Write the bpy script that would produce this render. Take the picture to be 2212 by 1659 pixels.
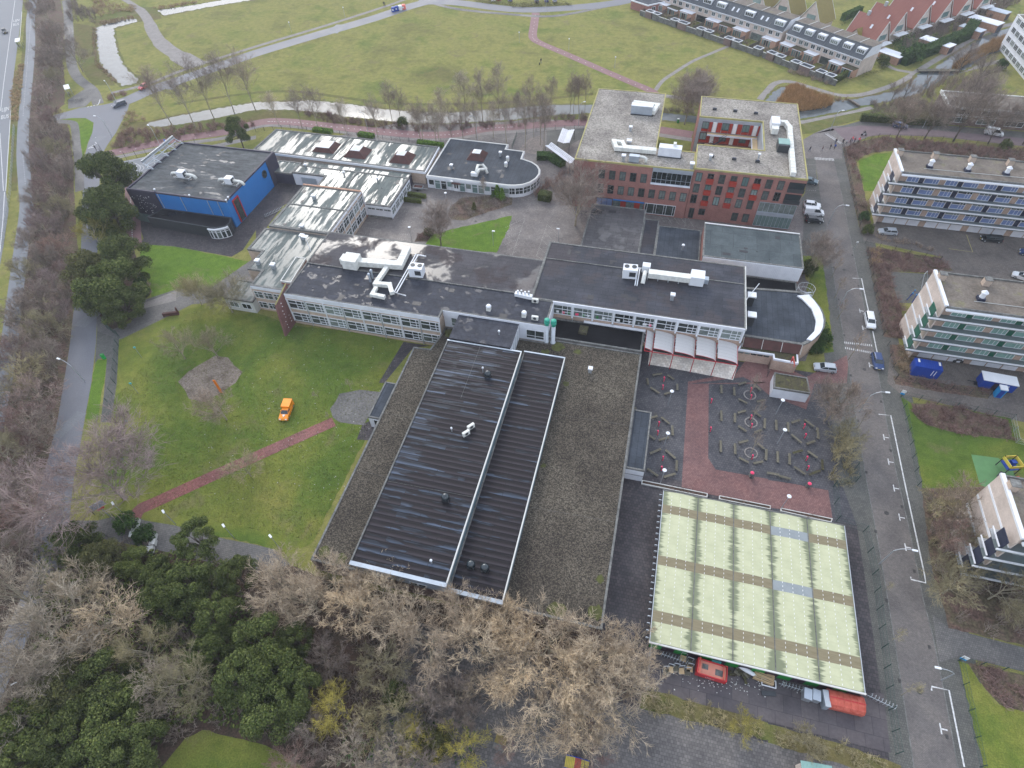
import bpy, bmesh, math, random
from mathutils import Vector, Matrix
from math import sin, cos, pi, radians, sqrt, atan2
C = bpy.context.scene
for o in list(bpy.data.objects): bpy.data.objects.remove(o)
COL = C.collection
# ---------------------------------------------------------------- camera
H = 88.0
FPX, PIT, ROL, YAW = 1268.92, 0.871569, -0.039674, -0.272292
_cy, _sy, _cp, _sp = cos(YAW), sin(YAW), cos(PIT), sin(PIT)
FW = Vector((_sy*_cp, _cy*_cp, -_sp)); R0 = Vector((_cy, -_sy, 0)); U0 = R0.cross(FW)
RT = cos(ROL)*R0+sin(ROL)*U0; UP = -sin(ROL)*R0+cos(ROL)*U0
cam = bpy.data.cameras.new('camera'); co = bpy.data.objects.new('camera', cam); COL.objects.link(co)
co.matrix_world = Matrix(((RT.x, UP.x, -FW.x, 0), (RT.y, UP.y, -FW.y, 0), (RT.z, UP.z, -FW.z, H), (0, 0, 0, 1)))
cam.sensor_width = 36; cam.lens = FPX/2212*36; cam.clip_end = 5000; cam.clip_start = .5
C.camera = co
# ---------------------------------------------------------------- sky, sun, exposure
SUN_AZ, SUN_EL = radians(-30), radians(31)
w = bpy.data.worlds.new('World'); C.world = w; w.use_nodes = True
nt = w.node_tree; bg = nt.nodes['Background']
sky = nt.nodes.new('ShaderNodeTexSky'); sky.sky_type = 'NISHITA'; sky.sun_disc = False
sky.sun_elevation = SUN_EL; sky.sun_rotation = SUN_AZ; sky.air_density = 1.2; sky.dust_density = 4; sky.ozone_density = 1
hs = nt.nodes.new('ShaderNodeHueSaturation'); hs.inputs['Saturation'].default_value = .42
mx = nt.nodes.new('ShaderNodeMix'); mx.data_type = 'RGBA'; mx.inputs[0].default_value = .6; mx.inputs[7].default_value = (6.4, 7.2, 8.9, 1)   # a cloud layer over the clear sky
nt.links.new(sky.outputs[0], hs.inputs['Color']); nt.links.new(hs.outputs[0], mx.inputs[6]); nt.links.new(mx.outputs[2], bg.inputs[0]); bg.inputs[1].default_value = .14
sl = bpy.data.lights.new('sun', 'SUN'); sl.energy = .7; sl.angle = radians(12); sl.color = (1, .96, .9)
so = bpy.data.objects.new('sun', sl); COL.objects.link(so)
so.rotation_euler = Vector((sin(SUN_AZ)*cos(SUN_EL), cos(SUN_AZ)*cos(SUN_EL), sin(SUN_EL))).to_track_quat('Z', 'Y').to_euler()
C.view_settings.view_transform = 'Standard'; C.view_settings.look = 'None'; C.view_settings.exposure = 0.74
C.view_settings.gamma = 1; C.view_settings.use_curve_mapping = False
# ---------------------------------------------------------------- where things stand: sight lines met with a height
def P(u, v, z=0.0):
    d = FPX*FW+(u-1106)*RT-(v-829.5)*UP; t = (z-H)/d.z
    return Vector((d.x*t, d.y*t, z))
def c(i, j, x, y, z=0.0): return P(553*i+x/4, 414.75*j+y/4, z)
def k(x0, y0, wd, x, y, z=0.0):
    s = wd/2212; return P((x0+x*s)/1.80832, (y0+y*s)/1.80832, z)
def g(i, j, *pts): return [c(i, j, pts[q], pts[q+1]) for q in range(0, len(pts), 2)]
def f(*pts): return [P(pts[q], pts[q+1]) for q in range(0, len(pts), 2)]
# ---------------------------------------------------------------- mesh building
class MB:
    def __init__(s): s.v = []; s.f = []; s.m = []; s.mi = 0
    def face(s, pts):
        b = len(s.v); s.v += [tuple(p) for p in pts]; s.f.append(tuple(range(b, b+len(pts)))); s.m.append(s.mi); return s
    def add(s, vs, fs):
        b = len(s.v); s.v += [tuple(p) for p in vs]
        for q in fs: s.f.append(tuple(b+i for i in q)); s.m.append(s.mi)
        return s
    def box(s, x0, x1, y0, y1, z0, z1):
        return s.add([(x0,y0,z0),(x1,y0,z0),(x1,y1,z0),(x0,y1,z0),(x0,y0,z1),(x1,y0,z1),(x1,y1,z1),(x0,y1,z1)],
                     [(0,3,2,1),(4,5,6,7),(0,1,5,4),(1,2,6,5),(2,3,7,6),(3,0,4,7)])
    def cb(s, cx, cy, cz, sx, sy, sz, rz=0):
        a = [(-.5,-.5,-.5),(.5,-.5,-.5),(.5,.5,-.5),(-.5,.5,-.5),(-.5,-.5,.5),(.5,-.5,.5),(.5,.5,.5),(-.5,.5,.5)]
        ca, sa = cos(rz), sin(rz)
        return s.add([(cx+x*sx*ca-y*sy*sa, cy+x*sx*sa+y*sy*ca, cz+z*sz) for x, y, z in a],
                     [(0,3,2,1),(4,5,6,7),(0,1,5,4),(1,2,6,5),(2,3,7,6),(3,0,4,7)])
    def prism(s, pts, z0, z1, top=True, bot=True):
        n = len(pts)
        if area(pts) < 0: pts = pts[::-1]
        s.add([(p[0],p[1],z0) for p in pts]+[(p[0],p[1],z1) for p in pts],
              [(i,(i+1)%n,n+(i+1)%n,n+i) for i in range(n)]+([tuple(range(n,2*n))] if top else [])+([tuple(range(n-1,-1,-1))] if bot else []))
        return s
    def ring(s, outer, inner, z0, z1):
        n = len(outer)
        for i in range(n):
            j = (i+1) % n
            a, b, d, e = outer[i], outer[j], inner[j], inner[i]
            s.add([(a[0],a[1],z0),(b[0],b[1],z0),(d[0],d[1],z0),(e[0],e[1],z0),(a[0],a[1],z1),(b[0],b[1],z1),(d[0],d[1],z1),(e[0],e[1],z1)],
                  [(0,1,5,4),(2,3,7,6),(4,5,6,7),(0,3,2,1)])
        return s
    def tube(s, pts, rad, n=6, cap=False):
        pts = [Vector(p) for p in pts]
        if not isinstance(rad, (list, tuple)): rad = [rad]*len(pts)
        b = len(s.v); prev = None
        for i, p in enumerate(pts):
            t = (pts[min(i+1, len(pts)-1)]-pts[max(i-1, 0)])
            if t.length < 1e-6: t = Vector((0,0,1))
            t.normalize()
            if prev is None: a = t.cross(Vector((0,0,1)) if abs(t.z) < .9 else Vector((1,0,0))).normalized()
            else:
                a = prev-t*prev.dot(t)
                a = a.normalized() if a.length > 1e-5 else t.orthogonal().normalized()
            prev = a; bb = t.cross(a); r = rad[i]
            for q in range(n):
                an = 2*pi*q/n; s.v.append(tuple(p+a*(cos(an)*r)+bb*(sin(an)*r)))
        for i in range(len(pts)-1):
            for q in range(n):
                s.f.append((b+i*n+q, b+i*n+(q+1)%n, b+(i+1)*n+(q+1)%n, b+(i+1)*n+q)); s.m.append(s.mi)
        if cap:
            s.f.append(tuple(b+q for q in range(n-1,-1,-1))); s.m.append(s.mi)
            e = b+(len(pts)-1)*n; s.f.append(tuple(e+q for q in range(n))); s.m.append(s.mi)
        return s
    def lathe(s, prof, cx=0, cy=0, n=12):
        b = len(s.v)
        for r, z in prof:
            for q in range(n): s.v.append((cx+r*cos(2*pi*q/n), cy+r*sin(2*pi*q/n), z))
        for i in range(len(prof)-1):
            for q in range(n):
                s.f.append((b+i*n+q, b+i*n+(q+1)%n, b+(i+1)*n+(q+1)%n, b+(i+1)*n+q)); s.m.append(s.mi)
        s.f.append(tuple(b+(len(prof)-1)*n+q for q in range(n))); s.m.append(s.mi)
        return s
    def mesh(s, name, mats):
        me = bpy.data.meshes.new(name); me.from_pydata(s.v, [], s.f)
        for m in (mats if isinstance(mats, (list, tuple)) else [mats]): me.materials.append(m)
        if any(s.m): me.polygons.foreach_set('material_index', s.m)
        return me
    def obj(s, name, mats, parent=None, smooth=False, loc=None, rz=None):
        me = s.mesh(name, mats); o = bpy.data.objects.new(name, me); COL.objects.link(o)
        if smooth: me.shade_smooth()
        if parent is not None: o.parent = parent
        if loc is not None: o.location = loc
        if rz is not None: o.rotation_euler = (0,0,rz)
        return o
def area(p): return .5*sum(p[i][0]*p[(i+1)%len(p)][1]-p[(i+1)%len(p)][0]*p[i][1] for i in range(len(p)))
def inset(pts, d):
    n = len(pts); sg = 1 if area(pts) > 0 else -1; out = []
    for i in range(n):
        a = Vector(pts[i-1][:2]); b = Vector(pts[i][:2]); e = Vector(pts[(i+1)%n][:2])
        u = (b-a).normalized(); w_ = (e-b).normalized()
        n1 = Vector((-u.y, u.x))*sg; n2 = Vector((-w_.y, w_.x))*sg
        m = (n1+n2); m = m/max(.3, m.dot(n1)) if m.length > 1e-4 else n1
        out.append((b.x+m.x*d, b.y+m.y*d))
    return out
def tag(o, label=None, cat=None, group=None, kind=None):
    if label: o['label'] = label
    if cat: o['category'] = cat
    if group: o['group'] = group
    if kind: o['kind'] = kind
    return o
def thing(name, label, cat, loc=(0,0,0), rz=0, group=None, s=1):
    o = bpy.data.objects.new(name, None); COL.objects.link(o); o.location = loc; o.rotation_euler = (0,0,rz)
    o.empty_display_size = .2
    if s != 1: o.scale = (s,s,s)
    return tag(o, label, cat, group)
def inst(name, me, parent=None, loc=(0,0,0), rz=0, sc=None, mat=None):
    o = bpy.data.objects.new(name, me); COL.objects.link(o); o.location = loc; o.rotation_euler = (0,0,rz)
    if parent is not None: o.parent = parent
    if sc is not None: o.scale = sc if isinstance(sc, (tuple, list)) else (sc,sc,sc)
    if mat is not None: o.material_slots[0].link = 'OBJECT'; o.material_slots[0].material = mat
    return o
def kids(o): return [x for x in bpy.data.objects if x.parent == o]
def copy_tree(o, parent=None, ch=None):
    n = o.copy(); COL.objects.link(n)
    if parent is not None: n.parent = parent
    for x in (ch if ch is not None else o.children): copy_tree(x, n)
    return n
def place(proto, loc, rz, label, group=None, s=None):
    n = copy_tree(proto); n.location = loc; n.rotation_euler = (0,0,rz); n['label'] = label
    if s: n.scale = (s,s,s) if not isinstance(s, tuple) else s
    if group: n['group'] = group
    return n
ORD = ['first','second','third','fourth','fifth','sixth','seventh','eighth','ninth','tenth','eleventh','twelfth','thirteenth','fourteenth','fifteenth','sixteenth','seventeenth','eighteenth','nineteenth','twentieth']
def nth(i):
    return ORD[i] if i < 20 else ['twenty','thirty','forty','fifty','sixty','seventy','eighty'][i//10-2+(1 if False else 0)]+('-'+ORD[(i+1)%10-1] if (i+1) % 10 else '')
# ---------------------------------------------------------------- materials
def newmat(name, rough=.8, metal=0, spec=.4):
    m = bpy.data.materials.new(name); m.use_nodes = True; n = m.node_tree; b = n.nodes['Principled BSDF']
    b.inputs['Roughness'].default_value = rough; b.inputs['Metallic'].default_value = metal; b.inputs['Specular IOR Level'].default_value = spec
    return m, n, b
def nd(n, t, **kw):
    x = n.nodes.new(t)
    for a, v in kw.items(): setattr(x, a, v)
    return x
def coord(n, stretch=(1,1,1), world=False, rot=0):
    src = nd(n, 'ShaderNodeNewGeometry').outputs['Position'] if world else nd(n, 'ShaderNodeTexCoord').outputs['Object']
    mp = nd(n, 'ShaderNodeMapping'); mp.inputs['Scale'].default_value = stretch; mp.inputs['Rotation'].default_value = (0,0,rot)
    n.links.new(src, mp.inputs['Vector']); return mp.outputs[0]
def noise(n, vec, scale, detail=5, rough=.6, dist=0):
    x = nd(n, 'ShaderNodeTexNoise'); x.inputs['Scale'].default_value = scale; x.inputs['Detail'].default_value = detail
    x.inputs['Roughness'].default_value = rough; x.inputs['Distortion'].default_value = dist
    n.links.new(vec, x.inputs['Vector']); return x.outputs[0]
def ramp(n, fac, stops):
    r = nd(n, 'ShaderNodeValToRGB'); e = r.color_ramp.elements
    while len(e) < len(stops): e.new(.5)
    for q, (p, cl) in enumerate(stops):
        e[q].position = p; e[q].color = (*cl, 1) if isinstance(cl, (tuple, list)) else (cl, cl, cl, 1)
    n.links.new(fac, r.inputs[0]); return r.outputs[0]
def mixc(n, fac, a, b, mode='MIX'):
    x = nd(n, 'ShaderNodeMix', data_type='RGBA', blend_type=mode)
    for sck, v in ((x.inputs[0], fac), (x.inputs[6], a), (x.inputs[7], b)):
        if isinstance(v, (int, float)): sck.default_value = v
        elif isinstance(v, (tuple, list)): sck.default_value = (*v, 1)
        else: n.links.new(v, sck)
    return x.outputs[2]
def math_(n, op, a, b=0.0, cl=False):
    x = nd(n, 'ShaderNodeMath', operation=op, use_clamp=cl)
    for sck, v in ((x.inputs[0], a), (x.inputs[1], b)):
        if isinstance(v, (int, float)): sck.default_value = v
        else: n.links.new(v, sck)
    return x.outputs[0]
def bump(n, b, h, strength=.3, dist=.05):
    x = nd(n, 'ShaderNodeBump'); x.inputs['Strength'].default_value = strength; x.inputs['Distance'].default_value = dist
    n.links.new(h, x.inputs['Height']); n.links.new(x.outputs[0], b.inputs['Normal'])
def MN(name, cols, scale=.5, rough=.85, stretch=(1,1,1), lo=.3, hi=.7, fine=None, spec=.3, metal=0, bmp=0, world=False, rnd=0, rough2=None, rot=0):
    m, n, b = newmat(name, rough, metal, spec); v = coord(n, stretch, world, rot)
    a = noise(n, v, scale, 8)
    stops = [(lo+(hi-lo)*q/max(1, len(cols)-1), cl) for q, cl in enumerate(cols)] if len(cols) > 1 else [(0, cols[0]), (1, cols[0])]
    col = ramp(n, a, stops)
    if fine:
        fn = noise(n, v, fine[0], 3); k1 = 1-fine[1]; k2 = 1+fine[1]
        col = mixc(n, 1.0, col, ramp(n, fn, [(.3, (k1,)*3), (.7, (k2,)*3)]), 'MULTIPLY')
        if bmp: bump(n, b, fn, bmp, .06)
    if rnd:
        oi = nd(n, 'ShaderNodeObjectInfo'); rr = ramp(n, oi.outputs['Random'], [(0, (1-rnd,)*3), (1, (1+rnd,)*3)])
        col = mixc(n, 1.0, col, rr, 'MULTIPLY')
    n.links.new(col, b.inputs['Base Color'])
    if rough2 is not None: n.links.new(ramp(n, a, [(lo, rough), (hi, rough2)]), b.inputs['Roughness'])
    return m
def flat(name, cl, rough=.6, metal=0, spec=.4, var=.12, rnd=0): return MN(name, [tuple(x*(1-var) for x in cl), tuple(min(1, x*(1+var)) for x in cl)], .7, rough, spec=spec, metal=metal, rnd=rnd)
def wetroof(name, dark, light, wetness=.5, seam=(3.2, 1.05), brown=None, scale=.25, stretch=(1,1,1), rot=0, pud=.06):
    # bitumen sheet: seams, patches, and puddles that mirror the sky
    m, n, b = newmat(name, .7, 0, .25); v = coord(n, stretch, True, rot)
    a = noise(n, v, scale, 8, .62, .4); big = noise(n, v, scale*.35, 3)
    col = ramp(n, a, [(.32, dark), (.5, tuple((x+y)/2 for x, y in zip(dark, light))), (.68, light)])
    if brown: col = mixc(n, ramp(n, noise(n, v, scale*.8, 6), [(.5, 0), (.56, 1)]), col, brown)
    br = nd(n, 'ShaderNodeTexBrick'); br.inputs['Scale'].default_value = 1; br.inputs['Brick Width'].default_value = seam[0]; br.inputs['Row Height'].default_value = seam[1]
    br.inputs['Mortar Size'].default_value = .035; br.inputs['Color1'].default_value = (1,1,1,1); br.inputs['Color2'].default_value = (.82,.82,.82,1); br.inputs['Mortar'].default_value = (.5,.5,.5,1)
    n.links.new(coord(n, (1,1,1), True, rot), br.inputs['Vector'])
    wj = noise(n, coord(n, (1,1,1), True), 3.0, 3)
    col = mixc(n, 1.0, col, br.outputs[0], 'MULTIPLY'); col = mixc(n, .5, col, ramp(n, wj, [(.35, .75), (.65, 1.15)]), 'MULTIPLY')
    n.links.new(col, b.inputs['Base Color'])
    mw = math_(n, 'ADD', math_(n, 'MULTIPLY', a, .55), math_(n, 'MULTIPLY', big, .45))
    th = .30+.22*wetness; wet = ramp(n, mw, [(th-.015, pud), (th+.01, pud+.14), (th+.05, .68)])
    n.links.new(wet, b.inputs['Roughness']); n.links.new(ramp(n, mw, [(th-.01, .55), (th+.03, .12)]), b.inputs['Specular IOR Level'])
    bump(n, b, mixc(n, .5, br.outputs[0], wj), .12, .02)
    return m
G = {}
def mats():
    G['grass'] = grassmat('grass_mat', [(.13,.122,.045),(.17,.168,.052),(.215,.205,.064),(.185,.19,.054),(.138,.158,.044)])
    G['lawn'] = grassmat('lawn_mat', [(.062,.10,.022),(.09,.135,.024),(.15,.17,.034),(.20,.19,.05)])
    G['bright'] = grassmat('bright_lawn', [(.075,.14,.022),(.11,.18,.026),(.15,.195,.034)])
    G['verge'] = grassmat('verge_mat', [(.09,.075,.04),(.14,.12,.05),(.12,.13,.04),(.17,.14,.08)])
    G['litter'] = MN('leaf_litter', [(.045,.028,.02),(.08,.05,.036),(.055,.042,.028),(.10,.065,.048)], .6, .95, fine=(3.5,.45), bmp=.6, world=True, lo=.25, hi=.75)
    G['thick'] = MN('thicket_floor', [(.07,.045,.036),(.12,.075,.058),(.10,.085,.05),(.15,.10,.08)], .35, .95, fine=(2.5,.5), bmp=.6, world=True, lo=.25, hi=.75)
    G['asph'] = MN('asphalt', [(.15,.158,.17),(.185,.192,.205)], .25, .55, fine=(4,.14), world=True, rough2=.75)
    G['asph2'] = MN('dark_asphalt', [(.13,.133,.15),(.165,.17,.188)], .15, .55, fine=(5,.12), world=True, rough2=.7)
    G['path'] = MN('pale_path', [(.20,.18,.165),(.28,.26,.24)], .5, .9, fine=(3,.15), world=True)
    G['water'] = watermat()
    G['pinkroad'] = MN('pink_brick_road', [(.135,.10,.105),(.18,.135,.14)], .4, .75, fine=(3,.12), world=True); G['redpath'] = MN('red_asphalt', [(.19,.105,.105),(.25,.145,.145)], .4, .75, fine=(3,.15), world=True)
    G['redbrickpath'] = pavemat('red_brick_path', (.20,.07,.065), (.30,.12,.11), .25, .22, .03)
    G['brickroad'] = pavemat('brick_road', (.125,.112,.104), (.165,.148,.136), .22, .11, .012)
    G['greypave'] = pavemat('grey_pavers', (.115,.11,.105), (.155,.148,.138), .3, .3, .02)
    G['mosspave'] = pavemat('mossy_pavers', (.085,.085,.075), (.115,.112,.10), .3, .3, .02)
    G['court'] = pavemat('court_pavers', (.13,.115,.107), (.18,.16,.15), .45, .45, .02)
    G['plaza'] = pavemat('plaza_pavers', (.052,.052,.06), (.088,.085,.09), .45, .45, .03)
    G['plazared'] = pavemat('plaza_red_pavers', (.15,.075,.07), (.21,.11,.10), .3, .3, .02)
    G['yard'] = pavemat('yard_slabs', (.068,.06,.066), (.105,.09,.09), 2.2, 2.2, .03)
    G['darkyard'] = pavemat('dark_yard_pavers', (.04,.036,.04), (.075,.064,.066), .5, .5, .03)
    G['playyard'] = pavemat('play_yard_pavers', (.10,.092,.088), (.16,.148,.138), .4, .4, .02)
    G['aptyard'] = pavemat('apartment_yard_pavers', (.115,.10,.088), (.155,.135,.118), .4, .4, .02)
    G['court_asph'] = MN('sports_asphalt', [(.14,.15,.165),(.18,.19,.205)], .3, .6, fine=(4,.1), world=True)
    G['sand'] = MN('sand', [(.16,.14,.125),(.26,.22,.19)], .8, .95, fine=(2,.3), world=True)
    G['tilepale'] = pavemat('pale_terrace_tiles', (.62,.56,.48), (.78,.73,.65), .6, .6, .015)
    G['paint'] = MN('road_paint', [(.36,.36,.355),(.62,.62,.61)], 2.5, .7, world=True, lo=.35, hi=.55)
    G['studs'] = flat('worn_studs', (.32,.31,.29), .8); G['gal'] = flat('gallery_front', (.15,.18,.18), .4); G['yellowpaint'] = flat('yellow_line_paint', (.38,.33,.12), .8)
    G['rubber'] = flat('green_rubber_tiles', (.10,.22,.09), .9)
    G['roofA'] = wetroof('main_roof_bitumen', (.024,.025,.033), (.064,.067,.08), .45, brown=(.048,.044,.05))
    G['roofB'] = wetroof('front_roof_bitumen', (.030,.032,.042), (.066,.07,.086), .45, scale=.7)
    G['roofC'] = wetroof('class_roof_bitumen', (.032,.034,.042), (.074,.077,.092), .2, brown=(.066,.06,.066), scale=.18)
    G['roofpud'] = wetroof('puddled_roof', (.07,.068,.072), (.125,.118,.12), .5, scale=.2, pud=.3)
    G['roofwet'] = wetroof('wet_grey_roof', (.075,.09,.085), (.15,.175,.165), .85, scale=1.0, stretch=(1.3,.16,1), seam=(2.6,9), pud=.3)
    G['roofblue'] = wetroof('theatre_roof', (.035,.04,.045), (.12,.13,.135), .5, scale=.55, stretch=(.6,1.6,1), pud=.2)
    G['roofhall'] = wetroof('white_hall_roof', (.06,.075,.08), (.105,.125,.13), .2, seam=(5,5))
    G['roofdark'] = wetroof('dark_slate_roof', (.034,.041,.052), (.068,.08,.098), .25, rot=pi/2)
    G['black'] = wetroof('black_roof', (.006,.006,.008), (.016,.015,.017), .3)
    G['gravelroof'] = gravelmat('gravel_roof', [(.019,.016,.014),(.06,.051,.040),(.15,.13,.102)], 4.2)
    G['gravelpale'] = gravelmat('pale_gravel_roof', [(.15,.135,.115),(.25,.23,.205),(.36,.33,.30)], 2.2)
    G['mossroof'] = MN('mossy_roof', [(.03,.028,.02),(.075,.07,.03),(.05,.042,.03),(.12,.12,.03)], .9, .9, fine=(4,.3), world=True)
    G['aptroof'] = MN('apartment_gravel_roof', [(.12,.10,.08),(.17,.145,.12),(.16,.16,.05)], .35, .95, fine=(3,.25), world=True, lo=.35, hi=.8)
    G['gym'] = gymmat()
    G['white'] = flat('white_frame', (.72,.74,.76), .45, var=.05)
    G['white2'] = MN('white_panel', [(.6,.62,.66),(.75,.77,.8)], .6, .5, world=True)
    G['offwhite'] = MN('weathered_white', [(.55,.55,.5),(.78,.78,.72)], 1.2, .6)
    G['coping'] = MN('roof_edge_grey', [(.09,.09,.085),(.20,.20,.185)], .8, .8, fine=(3,.3), world=True)
    G['pale'] = MN('pale_trim', [(.5,.5,.47),(.62,.62,.58)], .8, .6, world=True)
    G['zinc'] = flat('zinc_trim', (.42,.47,.52), .4, .4)
    G['yellowtrim'] = MN('yellow_trim', [(.27,.25,.13),(.40,.35,.11)], .5, .7, world=True)
    G['brick'] = brickmat('red_brick', (.235,.105,.088), (.315,.15,.122))
    G['beige'] = brickmat('beige_brick', (.38,.29,.22), (.48,.38,.30))
    G['tan'] = brickmat('tan_brick', (.34,.24,.18), (.44,.33,.26))
    G['pinkbrick'] = brickmat('pink_cream_brick', (.46,.38,.32), (.56,.48,.42))
    G['orangebrick'] = brickmat('orange_brick', (.36,.2,.13), (.44,.27,.19))
    G['darkbrick'] = brickmat('dark_brick', (.13,.09,.08), (.2,.14,.12))
    G['blue'] = MN('blue_cladding', [(.025,.16,.44),(.03,.19,.5)], .3, .45, world=True)
    G['purple'] = MN('dark_purple_panel', [(.038,.034,.055),(.055,.05,.075)], .5, .6, world=True)
    G['corr'] = flat('blue_grey_corrugated', (.10,.16,.19), .5)
    G['greencl'] = flat('green_cladding', (.01,.20,.03), .5, rnd=.15)
    G['greenpanel'] = flat('dark_green_panel', (.012,.10,.06), .5)
    G['darkcl'] = flat('dark_plum_cladding', (.03,.015,.025), .5)
    G['red'] = flat('red_steel', (.42,.02,.03), .5); G['redpanel'] = flat('red_balcony_panel', (.33,.035,.02), .5)
    G['pinkred'] = flat('pink_red_paint', (.85,.06,.15), .5); G['salmon'] = flat('salmon_paint', (.75,.18,.14), .5)
    G['steel'] = flat('galvanised_steel', (.45,.48,.5), .4, .5); G['steeld'] = flat('dark_steel', (.05,.055,.06), .5, .3)
    G['greenf'] = flat('dark_green_fence', (.02,.06,.05), .5); G['blackm'] = flat('black_rubber', (.015,.015,.017), .7)
    G['glass'] = glassmat('window_glass', (.012,.018,.018), (.22,.26,.24)); G['glassg'] = glassmat('greenish_glass', (.10,.17,.16), (.25,.33,.31))
    G['glassb'] = flat('blue_spandrel', (.16,.22,.40), .3); G['glassgs'] = flat('green_spandrel', (.20,.34,.30), .3)
    G['navy'] = flat('navy_panel', (.02,.025,.05), .4); G['canvas'] = MN('white_canvas', [(.70,.70,.68),(.8,.8,.79)], .8, .6); G['vault'] = vaultmat()
    G['cream'] = shelmat(); G['brownstrip'] = MN('brown_translucent', [(.17,.14,.08),(.24,.205,.125)], 1.5, .5, stretch=(.3,3,1))
    G['bluepanel'] = flat('blue_grey_panel', (.24,.265,.27), .5)
    G['wood'] = MN('weathered_wood', [(.10,.09,.065),(.17,.155,.115)], 2, .9, rnd=.2); G['planks'] = flat('new_pallet_wood', (.5,.36,.2), .8)
    G['tile'] = tilemat('roof_tiles_dark', (.045,.055,.065), (.08,.09,.10)); G['tilered'] = tilemat('roof_tiles_red', (.22,.08,.058), (.30,.115,.085)); G['tileyel'] = tilemat('roof_tiles_moss', (.18,.14,.03), (.25,.20,.05))
    G['pyr'] = MN('rusty_red_roof', [(.055,.026,.022),(.105,.043,.036)], .6, .7, world=True)
    G['bark'] = MN('bark', [(.20,.175,.12),(.36,.32,.235)], 1.5, .95, rnd=.25); G['barkd'] = MN('dark_bark', [(.08,.065,.05),(.15,.125,.10)], 1.5, .95)
    for nm, a, b_ in (('tw_beige',(.35,.28,.195),(.58,.475,.345)), ('tw_brown',(.19,.15,.125),(.33,.27,.225)), ('tw_red',(.19,.125,.11),(.31,.21,.18)), ('tw_yel',(.26,.23,.05),(.42,.37,.10)), ('tw_olive',(.21,.185,.11),(.35,.31,.18)), ('tw_grey',(.28,.235,.175),(.46,.395,.305)), ('tw_pink',(.22,.165,.155),(.36,.28,.25)), ('reed',(.26,.16,.07),(.42,.27,.13)), ('straw',(.28,.2,.12),(.42,.32,.2))):
        G[nm] = islandmat(nm, a, b_)
    for nm, a, b_ in (('lf_pine',(.038,.060,.014),(.15,.175,.05)), ('lf_dark',(.034,.056,.013),(.13,.15,.04)), ('lf_green',(.02,.055,.012),(.075,.13,.03)), ('lf_olive',(.065,.07,.025),(.16,.155,.055)), ('lf_bright',(.06,.13,.015),(.14,.24,.03)), ('lf_heather',(.12,.07,.06),(.17,.12,.08)), ('grasstuft',(.10,.11,.03),(.2,.2,.06))):
        G[nm] = islandmat(nm, a, b_)
def grassmat(name, cols):
    m, n, b = newmat(name, .95, 0, .1); v = coord(n, world=True)
    a = noise(n, v, .045, 10, .62, .5); col = ramp(n, a, [(.3+.4*q/(len(cols)-1), cl) for q, cl in enumerate(cols)])
    s = noise(n, v, .55, 6, .7); col = mixc(n, 1.0, col, ramp(n, s, [(.3, (.72,.78,.72)), (.5, (1,1,1)), (.7, (1.25,1.2,1.2))]), 'MULTIPLY')
    pt = noise(n, v, .13, 9, .7, .8); col = mixc(n, ramp(n, pt, [(.56, 0), (.66, .5)]), col, (.165,.135,.075)); col = mixc(n, ramp(n, noise(n, v, .09, 7, .65), [(.54, 0), (.64, .45)]), col, (.075,.125,.022))
    t = noise(n, v, 5, 3, .7); col = mixc(n, 1.0, col, ramp(n, t, [(.3, .7), (.7, 1.3)]), 'MULTIPLY')
    n.links.new(col, b.inputs['Base Color']); bump(n, b, t, .5, .08); return m
def gravelmat(name, cols, sc):
    m, n, b = newmat(name, .9, 0, .2); v = coord(n, world=True)
    vo = nd(n, 'ShaderNodeTexVoronoi'); vo.inputs['Scale'].default_value = sc*1.6; n.links.new(v, vo.inputs['Vector'])
    sp = nd(n, 'ShaderNodeSeparateColor'); n.links.new(vo.outputs['Color'], sp.inputs[0])
    a = math_(n, 'ADD', math_(n, 'MULTIPLY', sp.outputs[0], .6), math_(n, 'MULTIPLY', noise(n, v, sc*2, 4, .75), .5))
    col = ramp(n, a, [(.2, cols[0]), (.52, cols[1]), (.9, cols[2])])
    bg_ = noise(n, v, .14, 6); col = mixc(n, 1.0, col, ramp(n, bg_, [(.3, (.62,.6,.6)), (.7, (1.3,1.3,1.25))]), 'MULTIPLY')
    n.links.new(col, b.inputs['Base Color']); bump(n, b, a, .5, .05); return m
def pavemat(name, a, b_, bw, bh, mor):
    m, n, b = newmat(name, .75, 0, .35); v = coord(n, world=True)
    br = nd(n, 'ShaderNodeTexBrick'); br.inputs['Scale'].default_value = 1; br.inputs['Brick Width'].default_value = bw; br.inputs['Row Height'].default_value = bh; br.inputs['Mortar Size'].default_value = mor
    br.inputs['Color1'].default_value = (*a, 1); br.inputs['Color2'].default_value = (*b_, 1); br.inputs['Mortar'].default_value = (*[x*.6 for x in a], 1)
    n.links.new(v, br.inputs['Vector'])
    col = mixc(n, 1.0, br.outputs[0], ramp(n, noise(n, v, .22, 8, .6, .3), [(.3, (.72,.72,.74)), (.5, (1,1,1)), (.7, (1.22,1.2,1.16))]), 'MULTIPLY')
    col = mixc(n, .7, col, ramp(n, noise(n, v, 2.2, 4), [(.3, .78), (.7, 1.22)]), 'MULTIPLY')
    n.links.new(col, b.inputs['Base Color']); n.links.new(ramp(n, noise(n, v, .12, 6), [(.35, .5), (.6, .8)]), b.inputs['Roughness'])
    bump(n, b, br.outputs[1], .15, .01); return m
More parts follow.
